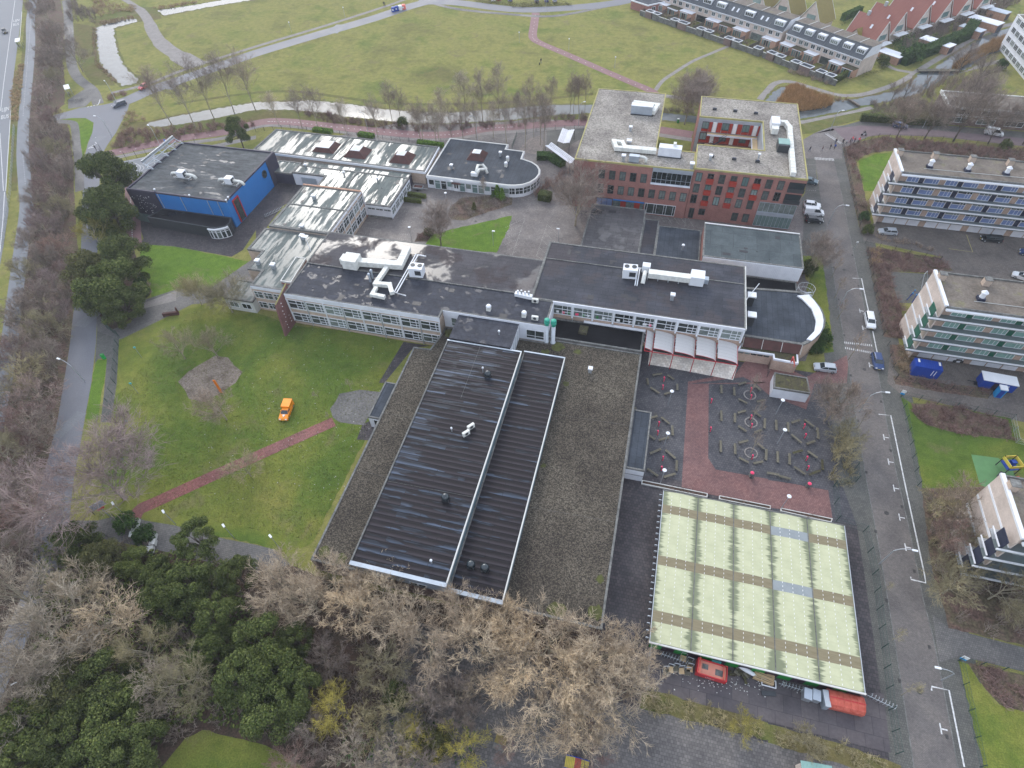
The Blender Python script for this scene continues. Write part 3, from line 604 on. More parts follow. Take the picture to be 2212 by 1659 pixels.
# ---- vehicles
def car_proto(name, L=4.2, W=1.74, Hh=1.45, kind='hatch'):
    """x forward"""
    t = thing(name, 'car', 'car'); hl = L/2; w2 = W/2
    if kind == 'van': prof = [(-hl,.35),(-hl,1.0),(-hl+.05,1.05),(hl-.75,1.05),(hl-.1,.8),(hl,.45),(hl-.1,.28),(-hl+.1,.28)]; cab = [(-hl+.03,1.05),(-hl+.1,Hh),(hl-1.55,Hh),(hl-.8,1.05)]
    else: prof = [(-hl,.4),(-hl+.04,.82),(-hl+.2,.92),(hl-1.15,.90),(hl-.2,.74),(hl,.5),(hl-.08,.26),(-hl+.08,.26)]; cab = [(-hl+.12,.9),(-hl+.5 if kind != 'estate' else -hl+.25,Hh),(hl-1.85,Hh),(hl-1.05,.88)]
    b = MB(); n = len(prof); ys = [(-w2,.05),(-w2+.0,.0),(-w2+.14,-1),(w2-.14,-1),(w2,0)]
    def sect(y, k_): return [(x*k_, y, .28+(z-.28)*(1 if abs(y) > w2-.05 else 1.04)) for x, z in prof]
    secs = [sect(-w2, .965), sect(-w2+.16, 1.0), sect(w2-.16, 1.0), sect(w2, .965)]
    vs = [p for s_ in secs for p in s_]; fs = []
    for q in range(3):
        for i in range(n): fs.append((q*n+i, q*n+(i+1)%n, (q+1)*n+(i+1)%n, (q+1)*n+i))
    fs += [tuple(range(n-1,-1,-1)), tuple(range(3*n, 4*n))]; b.add(vs, fs)
    b.obj('body', G['carpaint'], t)
    c2 = w2-.1; c3 = w2-.24; gl = MB(); v = [(cab[0][0],-c2,cab[0][1]),(cab[3][0],-c2,cab[3][1]),(cab[3][0],c2,cab[3][1]),(cab[0][0],c2,cab[0][1]),(cab[1][0],-c3,Hh-.06),(cab[2][0],-c3,Hh-.06),(cab[2][0],c3,Hh-.06),(cab[1][0],c3,Hh-.06)]
    gl.add(v, [(4,5,6,7),(0,1,5,4),(1,2,6,5),(2,3,7,6),(3,0,4,7)]).obj('window', G['carglass'], t)
    rf = MB().add([(cab[1][0]-.06,-c3-.03,Hh-.07),(cab[2][0]+.08,-c3-.03,Hh-.07),(cab[2][0]+.08,c3+.03,Hh-.07),(cab[1][0]-.06,c3+.03,Hh-.07),(cab[1][0],-c3+.06,Hh),(cab[2][0]-.05,-c3+.06,Hh),(cab[2][0]-.05,c3-.06,Hh),(cab[1][0],c3-.06,Hh)], [(0,3,2,1),(4,5,6,7),(0,1,5,4),(1,2,6,5),(2,3,7,6),(3,0,4,7)])
    mid = [(cab[0][0]*.35+cab[3][0]*.65-.35), (cab[0][0]*.7+cab[3][0]*.3)]
    for sg in (-1, 1):
        rf.tube([(cab[0][0],sg*c2,cab[0][1]),(cab[1][0],sg*c3,Hh-.05)], .05, 4).tube([(cab[3][0],sg*c2,cab[3][1]),(cab[2][0],sg*c3,Hh-.05)], .045, 4)
        for m_ in mid[:1]: rf.tube([(m_,sg*c2,cab[0][1]),(m_,sg*c3,Hh-.05)], .05, 4)
        if kind == 'van': rf.add([(cab[0][0]-.01,sg*(c2+.03),1.04),(mid[0]-.1,sg*(c2+.03),1.04),(mid[0]-.1,sg*(c3+.03),Hh-.04),(cab[1][0]-.01,sg*(c3+.03),Hh-.04)], [(0,1,2,3),(3,2,1,0)][:1])
    rf.obj('roof', G['carpaint'], t)
    wm = MB().tube([(0,-.1,0),(0,.1,0)], .31, 12, True).mesh('wheel', G['blackm']); hm = MB().tube([(0,-.115,0),(0,.115,0)], .17, 8, True).mesh('rim', G['steel'])
    for sx_ in (hl-.78, -hl+.72):
        for sg in (-1, 1): o = inst('wheel', wm, t, (sx_, sg*(w2-.1), .31)); inst('rim', hm, o)
    for sg in (-1, 1):
        MB().cb(hl-.1,sg*(w2-.3),.63,.16,.32,.14).obj('headlight', G['headlamp'], t); MB().cb(-hl+.02,sg*(w2-.2),.72,.08,.22,.2).obj('tail_light', G['taillamp'], t)
        MB().cb(mid[0]+.55,sg*(w2+.06),.95,.16,.16,.12).obj('wing_mirror', G['carpaint'], t)
    MB().cb(hl-.01,0,.42,.04,.5,.11).obj('number_plate', G['plate'], t)
    return t
def recolor(t, mat, names=('body','roof','wing_mirror')):
    for o in t.children:
        if o.name.split('.')[0] in names: o.material_slots[0].link = 'OBJECT'; o.material_slots[0].material = mat
# ---- people: one skinned body each
def person(loc, rz, label, top, legs, hair=(.05,.03,.02), pose='walk', cat='person', parent=None):
    me = bpy.data.meshes.new('person'); b = bmesh.new()
    st = .22 if pose == 'walk' else .05
    J = dict(pel=(0,0,.93), ch=(0,0,1.25), nk=(0,0,1.47), hd=(.02,0,1.62), ht=(.02,0,1.76), lh=(0,.1,.88), lk=(st*.6,.11,.5), lf=(st*.7,.11,.09), lt=(st*.7+.16,.12,.04), rh=(0,-.1,.88), rk=(-st*.2,-.11,.5), rf=(-st*1.3,-.11,.1), rt=(-st*1.3+.16,-.12,.05),
             ls=(0,.2,1.4), le=(-.06,.27,1.13), lw=(.08,.27,.9), ldd=(.12,.27,.82), rs=(0,-.2,1.4), re=(-.03,-.27,1.13), rw=(.12,-.27,.92), rdd=(.17,-.27,.84))
    if pose == 'sit': J.update(lk=(.42,.14,.85), lf=(.4,.15,.42), lt=(.55,.15,.4), rk=(.42,-.14,.85), rf=(.4,-.15,.42), rt=(.55,-.15,.4), le=(.18,.28,1.2), lw=(.4,.26,1.12), ldd=(.5,.26,1.1), re=(.18,-.28,1.2), rw=(.4,-.26,1.12), rdd=(.5,-.26,1.1))
    Rr = dict(pel=.15,ch=.17,nk=.065,hd=.1,ht=.075,lh=.1,lk=.065,lf=.05,lt=.04,rh=.1,rk=.065,rf=.05,rt=.04,ls=.08,le=.055,lw=.035,ldd=.04,rs=.08,re=.055,rw=.035,rdd=.04)
    vs = {q: b.verts.new(p) for q, p in J.items()}; b.verts.index_update()
    for a, e in ('pel ch','ch nk','nk hd','hd ht','pel lh','lh lk','lk lf','lf lt','pel rh','rh rk','rk rf','rf rt','ch ls','ls le','le lw','lw ldd','ch rs','rs re','re rw','rw rdd') and [x.split() for x in ('pel ch','ch nk','nk hd','hd ht','pel lh','lh lk','lk lf','lf lt','pel rh','rh rk','rk rf','rf rt','ch ls','ls le','le lw','lw ldd','ch rs','rs re','re rw','rw rdd')]: b.edges.new((vs[a], vs[e]))
    b.to_mesh(me); b.free(); tmp = bpy.data.objects.new('tmp', me); COL.objects.link(tmp); md = tmp.modifiers.new('s', 'SKIN')
    for i, q in enumerate(J): me.skin_vertices[0].data[i].radius = (Rr[q], Rr[q]); me.skin_vertices[0].data[i].use_root = (q == 'pel')
    sb = tmp.modifiers.new('u', 'SUBSURF'); sb.levels = 1; dg = bpy.context.evaluated_depsgraph_get(); m2 = bpy.data.meshes.new_from_object(tmp.evaluated_get(dg)); bpy.data.objects.remove(tmp)
    m2.materials.clear()
    mk = lambda nm, cl: (bpy.data.materials.get(nm) or flat(nm, cl, .8))
    cols = [mk('skin_tone', (.5,.32,.24)), mk('cloth_%02d%02d%02d' % tuple(int(x*99) for x in top), top), mk('cloth_%02d%02d%02d' % tuple(int(x*99) for x in legs), legs), mk('hair_%02d' % int(hair[0]*99), hair)]
    for m_ in cols: m2.materials.append(m_)
    for p in m2.polygons:
        z = p.center.z; x = p.center.x; hand = abs(p.center.y) > .2 and z < .93 and pose == 'walk'
        p.material_index = 3 if z > 1.68 or (z > 1.54 and x < 0) else (0 if z > 1.5 or hand else (1 if z > .9 else (3 if z < .1 else 2)))
    t = thing('person', label, cat, loc, rz); o = bpy.data.objects.new('body', m2); COL.objects.link(o); o.parent = t; m2.shade_smooth(); return t
G['carpaint'] = flat('silver_car_paint', (.4,.42,.44), .3, .2, .6); G['carglass'] = flat('car_glass', (.02,.03,.035), .08, spec=.7); G['headlamp'] = flat('headlamp_glass', (.7,.7,.7), .2); G['taillamp'] = flat('tail_lamp_red', (.4,.01,.01), .3); G['plate'] = flat('yellow_number_plate', (.6,.45,.03), .5)
tree_protos()
# ================================================================ SETTING
MB().add([(-1500,-600,0),(1500,-600,0),(1500,2500,0),(-1500,2500,0)], [(0,1,2,3)]).obj('ground', G['grass'])['kind'] = 'structure'
patch('service_yard', rect(3.8,42.2,10,87), 'darkyard', .0052); patch('pavement', rect(48.6,54.3,8,139), 'mosspave', .0055); patch('school_paving', rect(-21,37.4,104,136), 'court', .0065); patch('pavement', rect(34.6,43,128,150), 'court', .007)
# --- planted and bare earth
thL = g(0,0,440,-200,300,0,300,300,270,600,250,850,220,1000,200,1650)+g(0,1,150,300,110,700,60,1100,0,1400,0,1650)+g(0,2,0,700,0,1650)+g(0,3,0,600,300,200)+g(0,2,290,1400,320,1000,430,600,500,300,550,0)+g(0,1,600,1350,650,900,670,500)+g(0,0,640,1650,620,1300,590,1080,480,1030,440,990,560,900,560,700,540,500,560,200,480,-200)
patch('thicket_ground', thL, 'thick', .004)
patch('woodland_floor', g(0,3,-900,-300,300,-250,700,-150,1500,-300)+g(1,3,0,-200,700,60,1200,160)+g(2,3,-30,340,800,520,1160,540,1150,1100)+g(1,3,2212,900,1960,1200,1930,1650)+g(0,3,2212,2300,-900,2300), 'litter', .004)
patch('lawn', g(0,3,1400,1650,1600,1400,1750,1330,2212,1440)+g(1,3,150,1500,400,1650,400,2100)+g(0,3,1300,2100), 'lawn', .010)
patch('lawn', g(0,1,1050,1260,1300,1160,1500,1050,1750,970,2000,1050)+g(1,1,0,1040,300,1150,800,1200,1275,1290,1110,1650)+g(1,2,1090,60,940,490,480,1380,250,1480,0,1380)+g(0,2,2212,1380,1250,1180,1000,1180,850,1180,880,900,960,300,990,0)+g(0,1,970,1650,1010,1300), 'lawn', .006)
patch('lawn', g(0,1,1210,450,1500,470,2150,600,1830,830,1540,850,1310,910,1300,790,1210,680), 'bright', .006)
patch('planting_bed', g(0,1,830,1030,1160,500,1210,680,1310,860,1240,960,1170,1070,1000,1190,930,1180), 'litter', .008)
patch('lawn', g(0,1,830,1450,925,1450,900,1650)+g(0,2,880,60,850,300,740,300,790,0), 'bright', .006)
patch('lawn', g(0,0,520,1030,640,1020,740,1020,810,1060,800,1140,760,1240,715,1360,700,1250,680,1120,640,1060), 'bright', .018)
patch('lawn', g(0,0,2212,1500,1760,1330,1650,1310,1450,1400,1180,1560,1190,1650,2212,1650), 'lawn', .006)
patch('verge', g(0,0,960,1300,1060,1060,1260,1050,2212,920,2212,1060,1900,1130,1400,1230,930,1310)+g(1,0,0,1060)[:0], 'verge', .006)
patch('verge', g(0,0,2212,940)+g(1,0,0,950,330,950,800,1010,1400,1070,2212,1040)+g(2,0,640,980,640,1050,0,1090)+g(1,0,1700,1140,1100,1110,600,1060,200,1020,0,1050)+g(0,0,2000,1110), 'verge', .006)
patch('verge', g(0,0,640,200,840,230,830,520,1000,740,800,740,680,560,620,300), 'verge', .004)
patch('verge', g(0,0,800,150,1180,60,1350,60,1400,160,1190,190,1160,140,830,250), 'verge', .005)
patch('verge', g(0,0,90,820,180,560,200,300,230,130,260,300,210,640,160,1100,150,1650,100,1650), 'verge', .005)
patch('planting_bed', g(1,1,1660,200,1700,110,1780,50,2212,20,2212,110,1880,215,1800,245,1700,240), 'thick', .020)
patch('planting_bed', g(1,1,1370,430,1400,370,1480,325,1550,330,1480,430), 'litter', .024)
# --- school grounds paving
patch('school_paving', f(548,560,640,470,632,380,700,300,930,250,1240,260,1245,440,1330,500,1500,530,1750,520,1735,600,1790,640,1740,780,1680,780,1500,700,900,600,620,560,520,640,450,640), 'court', .008)
patch('cobbled_path', g(0,1,830,1030,960,1190,1130,1130,1220,940,1530,840,1820,830,2212,560,2212,700,1900,860,1800,960,1660,970,1500,1050,1050,1270,1010,1270,840,1200), 'greypave', .012)
patch('footpath', g(0,1,840,1200,1010,1270,1030,1250,1010,1650)+g(0,2,960,330,870,330,900,60)+g(0,1,925,1440,850,1440,820,1480), 'mosspave', .012)
patch('slab_terrace', g(0,1,1530,850,1520,940,1230,1010,1240,960), 'path', .016)
patch('blue_hall_paving', g(0,1,1130,60,1240,400,1210,450,1500,470,2000,560,2100,500,2212,330)+g(1,1,0,430,230,120,600,-60,1100,-60,1180,-200,250,-230)+g(0,0,2212,1500), 'darkyard', .010)
cl = g(1,1,1280,330)[:0]+g(1,1,1450,470,1520,370,1700,320,2212,205,2190,300,2075,525)
patch('court_lawn', cl, 'bright', .022)
patch('sports_court', g(0,0,985,1410,1700,1265,1720,1310,1620,1310,1210,1560,1180,1560,1090,1620,1040,1650,1000,1480), 'court_asph', .018)
patch('sand_path', g(0,0,1715,1280,2212,1170,2212,1200,1900,1270,1720,1310), 'path', .014)
patch('north_yard', g(1,0,2212,1260)+g(2,0,0,1290,290,1100,630,1110,560,1400,240,1650,-200,1700), 'court', .009)
patch('sandpit', g(2,0,60,1290,160,1190,240,1170,290,1260,230,1340,90,1310), 'sand', .016)
patch('play_forecourt', g(2,0,300,1110,630,1110,600,1200,440,1290,300,1260), 'mosspave', .014)
# --- plaza and yards round the sports hall
patch('school_plaza', [(3.9,55),(3.9,86),(30,86),(44,84),(42.6,54.8),(30,54),(10,57)], 'plaza', .010)
patch('red_plaza_paving', g(2,2,1520,0,1700,0,1695,640,1760,740,2212,820)+g(3,2,0,830,200,860,520,920,560,1180,100,1080,0,1070)+g(2,2,2212,1050,1790,970,1690,950,1465,890), 'plazared', .016)
patch('red_plaza_paving', g(3,1,-190,1450,40,1460,330,1600,700,1400,680,1650)+g(3,2,400,0,330,220,0,90,-100,0)+g(2,2,2000,-60,1520,0)+g(2,1,2212,1640,1520,1640,1940,1560), 'plazared', .018)
patch('service_yard', [(3.8,56),(10.6,54.2),(41.5,52.5),(41.5,34),(41.8,12),(5.5,12.6),(4,20)], 'darkyard', .010)
patch('container_yard', g(2,3,1170,560,2212,860)+g(3,3,0,830,820,1010,1000,1010,1060,1530,950,1500,0,1260)+g(2,3,2212,1250,1600,1100,1150,980), 'yard', .016)
patch('play_yard', [(-23,24),(-23,-8),(60,-8),(60,8)]+[c(3,3,1150,1720), c(3,3,0,1440), c(2,3,1600,1260), c(2,3,1100,1140), c(2,3,800,1060), (-8,24)], 'playyard', .013)
patch('grass_bank', g(2,3,1120,1000,1300,1010,2212,1270)+g(3,3,0,1280,560,1430,1150,1640,1150,1720,700,1650,0,1440)+g(2,3,2212,1420,1600,1260,1100,1140), 'verge', .020)
patch('west_strip', g(1,1,1275,1295,1510,1330,1360,1345,1110,1650,1060,1650), 'darkyard', .012)
patch('west_strip', g(1,2,920,350,1060,280,1010,490,870,480), 'darkyard', .014)
hexp = g(1,2,720,85,900,50,1075,70,1000,240,930,355,860,350,720,330,665,290,640,215,690,150)
patch('hexagon_terrace', hexp, G['greypave'], .016)
patch('sand_circle', [c(0,1,1820,1610)+Vector((cos(a*.5)*r*1.0, sin(a*.5)*r, 0)) for a, r in zip(range(13), (5.6,6.2,5.0,5.9,6.3,5.2,5.5,6.4,5.1,5.8,6.0,5.2,5.6))][:12], MN('worn_soil', [(.10,.075,.058),(.19,.155,.125),(.24,.20,.165)], .5, .95, fine=(3,.4), world=True), .012)
for q in [(640,880,9,5),(735,880,6,3.5),(560,830,6,3)]: pass
patch('gate_drive', g(0,2,600,1180,850,1180,960,1150,1180,1150,1250,1180,1500,1220,1950,1340,2212,1390)+g(1,2,160,1430,300,1560,0,1640)+g(0,2,2212,1600,1900,1560,1300,1420,900,1340,560,1330), 'greypave', .014)
patch('canopy_terrace', g(2,1,1190,1370,1950,1500,1910,1625,1360,1520,1175,1490), 'tilepale', .024)
# --- east street
TL = [c(3,0,445,1650), c(3,1,545,570), c(3,1,600,940), c(3,1,690,1450), c(3,2,740,150), c(3,2,850,830), c(3,2,930,1250), c(3,2,1000,1650), c(3,3,1100,600), c(3,3,1180,1120), c(3,3,1260,1650)]
TRr = [c(3,0,630,1650), c(3,1,700,340), c(3,1,780,740), c(3,1,840,1040), c(3,1,950,1560), c(3,2,1020,300), c(3,2,1100,730), c(3,2,1230,1300), c(3,3,1340,200), c(3,3,1420,500), c(3,3,1520,1000), c(3,3,1640,1650)]
TL2 = TL+[P(2000,1900)]; TR2 = TRr+[P(2100,1900)]
patch('street', [c(3,0,405,1370)]+TL2+TR2[::-1]+[c(3,0,565,1370)], 'brickroad', .020)
patch('pavement', [c(3,0,330,1500)]+[Vector((p.x-6.5, p.y, 0)) for p in TL[1:2]]+[Vector((p.x-(4.4 if p.y > 60 else 2.8), p.y, 0)) for p in TL2[2:]]+TL2[::-1]+[c(3,0,400,1380)], 'mosspave', .014)
patch('pavement', TR2+[P(2180,1900)]+[c(3,3,1850,1650),c(3,3,1620,700),c(3,3,1430,450),c(3,3,1340,60),c(3,2,1330,900),c(3,2,1120,110),c(3,1,1000,1650),c(3,1,985,1250),c(3,1,830,440),c(3,1,800,370),c(3,1,720,0),c(3,0,640,1260),c(3,0,565,1370)], 'mosspave', .014)
lines('kerb', [TL2[1:], TR2], .14, 'coping', .034)
patch('junction', g(3,0,300,1210,400,1150,560,1090,900,1070,900,1165,700,1260,640,1280,640,1370,320,1370), 'court', .016)
patch('pink_road', g(3,0,560,1110,800,1085,1100,1095,1600,1140,2212,1195,2800,1250,2800,1320,2212,1265,1500,1185,1000,1165,830,1185,700,1240), 'pinkroad', .020)
patch('footpath', g(3,0,380,1160,800,1045,1600,1090,2212,1140,2800,1190,2800,1250,2212,1195,1600,1140,1100,1095,800,1085,560,1110), 'mosspave', .016)
patch('parking_bays', g(3,0,330,1370,410,1365,430,1650)+g(3,1,490,300,310,300,290,60)+g(3,0,330,1650), 'mosspave', .022)
patch('verge', g(3,0,280,1060,900,930,1250,840,1700,1000,1500,1080,800,1030,380,1150,290,1160), 'verge', .006)
patch('lawn', g(3,1,300,550,460,560,480,650,520,960,570,1380,420,1400,480,1100,400,930,330,850,360,740,300,640), 'lawn', .018)
# --- apartment side
patch('apartment_yard', [c(3,1,800,340), c(3,1,930,260), c(3,1,960,200), c(3,1,2212,330), P(2700,540), P(2700,1180), c(3,2,2212,330), c(3,2,1150,90), c(3,1,1030,1650), c(3,1,1050,1420), c(3,1,1300,1300), c(3,1,1300,1000), c(3,1,1500,560), c(3,1,830,420)], 'aptyard', .008)
patch('planting_bed', g(3,1,850,470,1480,570,1600,680,1420,700,1080,690,1060,750,1130,870,1160,1100,1220,1280,1000,1250,930,900), 'thick', .012)
patch('planting_bed', g(3,0,650,1260,1000,1180,2212,1300,2800,1370,2800,1420,2212,1400,1100,1300,900,1320,760,1380,830,1650)+g(3,1,860,150,910,350,800,350,720,0)+g(3,0,640,1350), 'thick', .012)
patch('apartment_lawn', g(3,0,780,1390,930,1330,1080,1320,1000,1480,930,1650,830,1650,800,1500), 'bright', .016)
patch('play_corner', g(3,1,1060,690,1420,710,1380,800,1260,960,1130,960,1080,800), 'mosspave', .016)
patch('planting_bed', g(3,1,1050,1320,1200,1330,1250,1500,1240,1600,1130,1600,1080,1500), 'thick', .012)
patch('planting_bed', g(3,1,1080,1590,1240,1600,1500,1650)+g(3,2,1920,40,1900,130,1300,40,1100,0), 'thick', .014)
patch('apartment_drive', g(3,2,1100,0,1900,130,2212,190,2800,300,2800,400,2100,290,1150,85), 'aptyard', .012)
patch('apartment_lawn', g(3,2,1150,110,1230,160,1800,240,2100,300,2212,520,2800,640,2800,900,1900,900,1330,900,1290,640), 'lawn', .010)
patch('planting_bed', g(3,2,1230,160,1600,200,2080,310,2110,480,1800,450,1640,430,1350,340,1260,260), 'thick', .014)
patch('rubber_play_tiles', g(3,2,1755,610,1990,640,2110,740,2150,830,2050,900,1900,900,1830,870), 'rubber', .018)
patch('thicket_ground', g(3,2,1320,900,2000,880,2400,1500,2400,1650)+g(3,3,2400,0,2400,640,1560,450,1480,150,1420,-50), 'thick', .012)
patch('footpath', g(3,3,1420,330,1560,450,2212,620,2212,830,1660,690,1480,750), 'greypave', .022)
patch('apartment_lawn', g(3,3,1640,730,1730,760,1830,920,1960,1110,2212,1160,2600,1250,2600,2100,1900,1800), 'lawn', .012)
patch('planting_bed', g(3,3,1720,740,2212,860,2700,960,2700,1260,2212,1170,2000,1110,1880,980), 'thick', .016)
# --- west roads
patch('bus_road', [P(-300,-60), P(55,-60)]+g(0,0,190,100,120,640,95,920,50,1650)+g(0,1,75,160,40,400,0,640)+[P(-60,700), P(-300,760)], 'asph', .012)
strip('cycle_path', [P(74,-20), P(66,40), P(66,100), P(60,170), P(52,250), P(49,330), P(54,400), P(57,450), P(44,550), P(30,660), P(18,760), P(2,850), P(-25,980)], 3.4, 'court_asph', .014)
patch('school_road', g(0,0,450,1000,560,970,700,930,900,905,1000,880,1130,860,1100,960,1000,1150,930,1250,890,1320,860,1480,860,1650)+g(0,1,860,60,830,800,840,1030,830,1300,790,1650)+g(0,2,745,230,700,500,640,800,600,1180,540,1650)+g(0,3,350,300,-100,1300,-700,1200,0,600)+g(0,2,270,1650,290,1400,320,1000,430,600,500,300,550,0)+g(0,1,600,1350,640,1000,660,860,700,500,715,0)+g(0,0,720,1400,760,1240,800,1140,810,1060,740,1020,620,1020,470,1040), 'asph2', .016)
strip('park_road', g(0,0,1000,900,1120,860,1300,780,1600,675,1900,570,2212,460)+g(1,0,500,310,1000,165,1300,65,1500,10,1750,-60), 6.6, 'asph2', .020)
strip('park_road', g(1,0,1400,20,1700,20,2212,80)+g(2,0,400,75,900,25,1100,-40), 6.5, 'asph2', .022)
strip('footpath', g(1,0,1500,20,1750,80,2212,125)+g(2,0,350,140,700,80,980,20), 2.2, 'greypave', .018)
strip('footpath', g(0,0,960,805,1280,725,1600,600,2212,402)+g(1,0,600,222,1100,62,1300,-10), 2.0, 'path', .014)
strip('gravel_track', g(0,0,1030,-30,1180,60,1270,160,1330,290,1420,400,1560,490,1700,570), [2.6]*5+[4]*5+[5]*5+[6]*5+[8]*5, 'path', .010)
strip('footpath', g(0,0,570,0,590,150,600,350,620,560,680,680,800,780,850,900), 3.5, 'greypave', .014)
strip('footpath', g(0,0,480,1050,620,1060,650,1120,660,1250,680,1400,690,1650), 2.4, 'greypave', .020)
patch('bus_stop_paving', g(0,0,590,860,780,740,850,800,780,880,740,920,590,940), 'greypave', .018)
strip('red_cycle_path', g(0,0,890,1340,1200,1272,1600,1190,1950,1140)+g(1,0,-60,1080,100,1050,300,1055,600,1088,1000,1130,1400,1165,1700,1160,2000,1110,2212,1097)+g(2,0,300,1075,640,1060,1000,1085,1300,1125,1560,1165), 4.2, 'redpath', .018)
strip('footpath', g(0,0,940,1375,1200,1320,1600,1240,1950,1190)+g(1,0,-60,1115,100,1085,300,1090,600,1123,1000,1165,1400,1200,1700,1196,2000,1150,2212,1137)+g(2,0,300,1115,640,1095,1000,1120,1300,1170,1560,1210), 2.0, 'path', .014)
strip('red_cycle_path', g(2,0,206,110,190,220,180,320,240,370,450,460,700,570,1000,700,1200,785,1270,850), 3.3, 'redpath', .014, n=3)
strip('footpath', g(3,0,-70,860,0,780,60,722,180,705,400,765,600,820,800,820,1000,765,1150,705,1300,612,1500,490,1800,330,2000,235,2300,170), 2.2, 'path', .012)
strip('footpath', g(3,0,270,1060,600,990,900,930), 2.0, 'path', .012)
strip('footpath', g(3,0,1000,545,1100,600,1260,628), 1.8, 'path', .012)
strip('footpath', g(3,0,1640,625,1850,570,2212,470), 1.8, 'path', .012)
strip('dirt_track', g(2,0,1240,780,1300,700,1400,630,1560,530,1700,470,1890,390), 1.4, 'path', .010)
strip('dirt_track', g(0,0,1150,1060,1600,980)[:0]+g(0,0,1500,900,2212,800)+g(1,0,400,795,800,850,1300,900,2212,880)+g(2,0,700,810), 1.6, 'verge', .008)
strip('grey_path', g(2,0,1330,830,1480,850,1640,870), 2.2, 'path', .012)
strip('red_brick_path', f(721,911,520,1001,340,1083,303,1100,290,1120), [2.3]*17, 'redbrickpath', .014)
strip('red_cycle_path', g(0,0,1135,1560,1140,1650)+g(0,1,1150,200,1160,480), 3.6, 'redpath', .016, n=2)
# --- water, set between banks
def water(name, pts):
    patch('bank', inset([(p[0], p[1]) for p in pts], -.9), 'verge', .012); patch(name, pts, 'water', .028)
water('pond', g(0,0,830,240,1000,180,1160,160,1190,185,980,245,990,330,1010,430,1060,560,1195,690,1180,720,1060,745,1010,700,920,620,860,530,840,400))
water('ditch', g(0,0,1360,90,1700,40,2150,-40,2300,-60,2300,-20,1800,62,1420,135))
water('canal', g(0,0,1265,1085,1300,1055,1500,1010,1800,950,2212,885)+g(1,0,500,870,800,900,1100,945,1400,970,1700,975,2212,935)+g(2,0,300,908,680,905,1000,930,1300,975,1600,1010,1600,1062,1300,1040,1000,1010,700,975,300,1000,0,1035)+g(1,0,1800,1060,1400,1070,1100,1040,800,1010,600,975,320,950,0,950)+g(0,0,2100,970,1800,1035,1500,1080,1330,1100))
water('canal', g(3,0,-60,960,0,850,50,790,110,755,230,748,400,820,560,880,750,858,950,820,1150,778,1240,710,1300,640,1430,600,1560,500,1750,385,1900,300,2100,240,2400,160,2400,300,2212,370,2050,430,1900,480,1740,580,1620,630,1500,700,1380,760,1300,810,1100,860,850,910,600,970,280,1028,0,1040))
# --- paint on the ground
lines('road_marking', [g(0,0,130,0,75,400,35,700,5,960), g(0,0,190,100,180,230,172,330), g(0,0,97,910,75,1250,50,1650), g(0,1,40,0,25,250,0,520), g(0,0,0,1150,30,1650)], .18, 'paint', .034)
for q in range(40):
    a = .02*q; 
lines('cycle_dashes', dash(P(67,40), P(50,250), .35, 1.1)+dash(P(49,330), P(55,400), .35, 1.1), .16, 'paint', .034)
lines('road_marking', [g(0,0,830,1185,805,1215,835,1240,765,1280,810,1270), g(0,0,820,1270,760,1285), g(0,2,447,910,410,1005,442,1055,348,1185,440,1178), g(0,2,330,1232,440,1200), g(0,3,470,0,420,80), g(0,3,405,230,368,350), g(0,3,150,915,90,945), g(0,0,800,1450,850,1445), g(0,0,865,860,850,905)], .22, 'paint', .034)
lines('give_way_blocks', dash(c(0,0,755,925), c(0,0,850,905), .5, .45), .45, 'paint', .034)
lines('crossing_marks', dash(c(0,0,862,1390), c(0,0,880,1320), .4, .35), .9, 'paint', .036)
PT = [c(3,1,730,745), c(3,1,808,748), c(3,1,850,950), c(3,1,872,1045)]
wl = [c(3,1,905,1205), c(3,1,945,1400)]
lines('parking_line', [PT, wl, [c(3,2,955,262), c(3,2,1060,272), c(3,2,1190,900), c(3,2,1350,1640), c(3,3,1362,60), c(3,3,1235,30), c(3,3,1232,8)], [c(3,3,1412,990), c(3,3,1415,955), c(3,3,1563,988), c(3,3,1695,1650)]], .2, 'paint', .036)
tm = []
for (i, j, x, y) in ((3,2,1003,460),(3,2,1043,672),(3,2,1090,900),(3,2,1138,1152),(3,2,1190,1410),(3,1,795,1027),(3,1,820,1175),(3,1,878,1495),(3,3,1495,1320)):
    p = c(i, j, x, y); tm += [[p+Vector((-.05,-.65,0)), p+Vector((-.05,.65,0))], [p, p+Vector((.75,0,0))]]
lines('parking_mark', tm, .17, 'paint', .036)
tt = []
for row, (a, b_) in enumerate((((665,1310),(895,1335)), ((668,1340),(915,1385)))):
    pa = c(3,1,*a); pb = c(3,1,*b_)
    for q in range(15): m_ = pa.lerp(pb, q/14); tt.append([m_, m_+Vector((0, .55 if row == 0 else -.55, 0))])
pa, pb = c(3,0,405,1362), c(3,0,565,1372)
for q in range(14): m_ = pa.lerp(pb, q/13); tt.append([m_, m_+Vector((0,-1.2,0))])
tt.append([pa, pb]); pa, pb = c(3,0,495,1158), c(3,0,625,1242); tt.append([pa, pb])
for q in range(11): m_ = pa.lerp(pb, q/10); tt.append([m_, m_+Vector((.9,.3,0))])
lines('speed_table_teeth', tt, .16, 'paint', .038)
dd = []
for y in (1365,1420,1475,1530,1590,1645): dd += dash(c(3,0,335,y), c(3,0,412,y+3), .22, .3)
for a, b_ in (((240,1390),(300,1290)),):pass
for n_ in range(6): dd += dash(k(1500,480,700,1500,1290+0*n_+62*n_+n_*n_*3), k(1500,480,700,1735-18*n_,1180+80*n_), .22, .35)
for n_ in range(5): dd += dash(k(1500,480,700,2010-32*n_,1250+95*n_), k(1500,480,700,2140-26*n_,1370+105*n_), .22, .35)
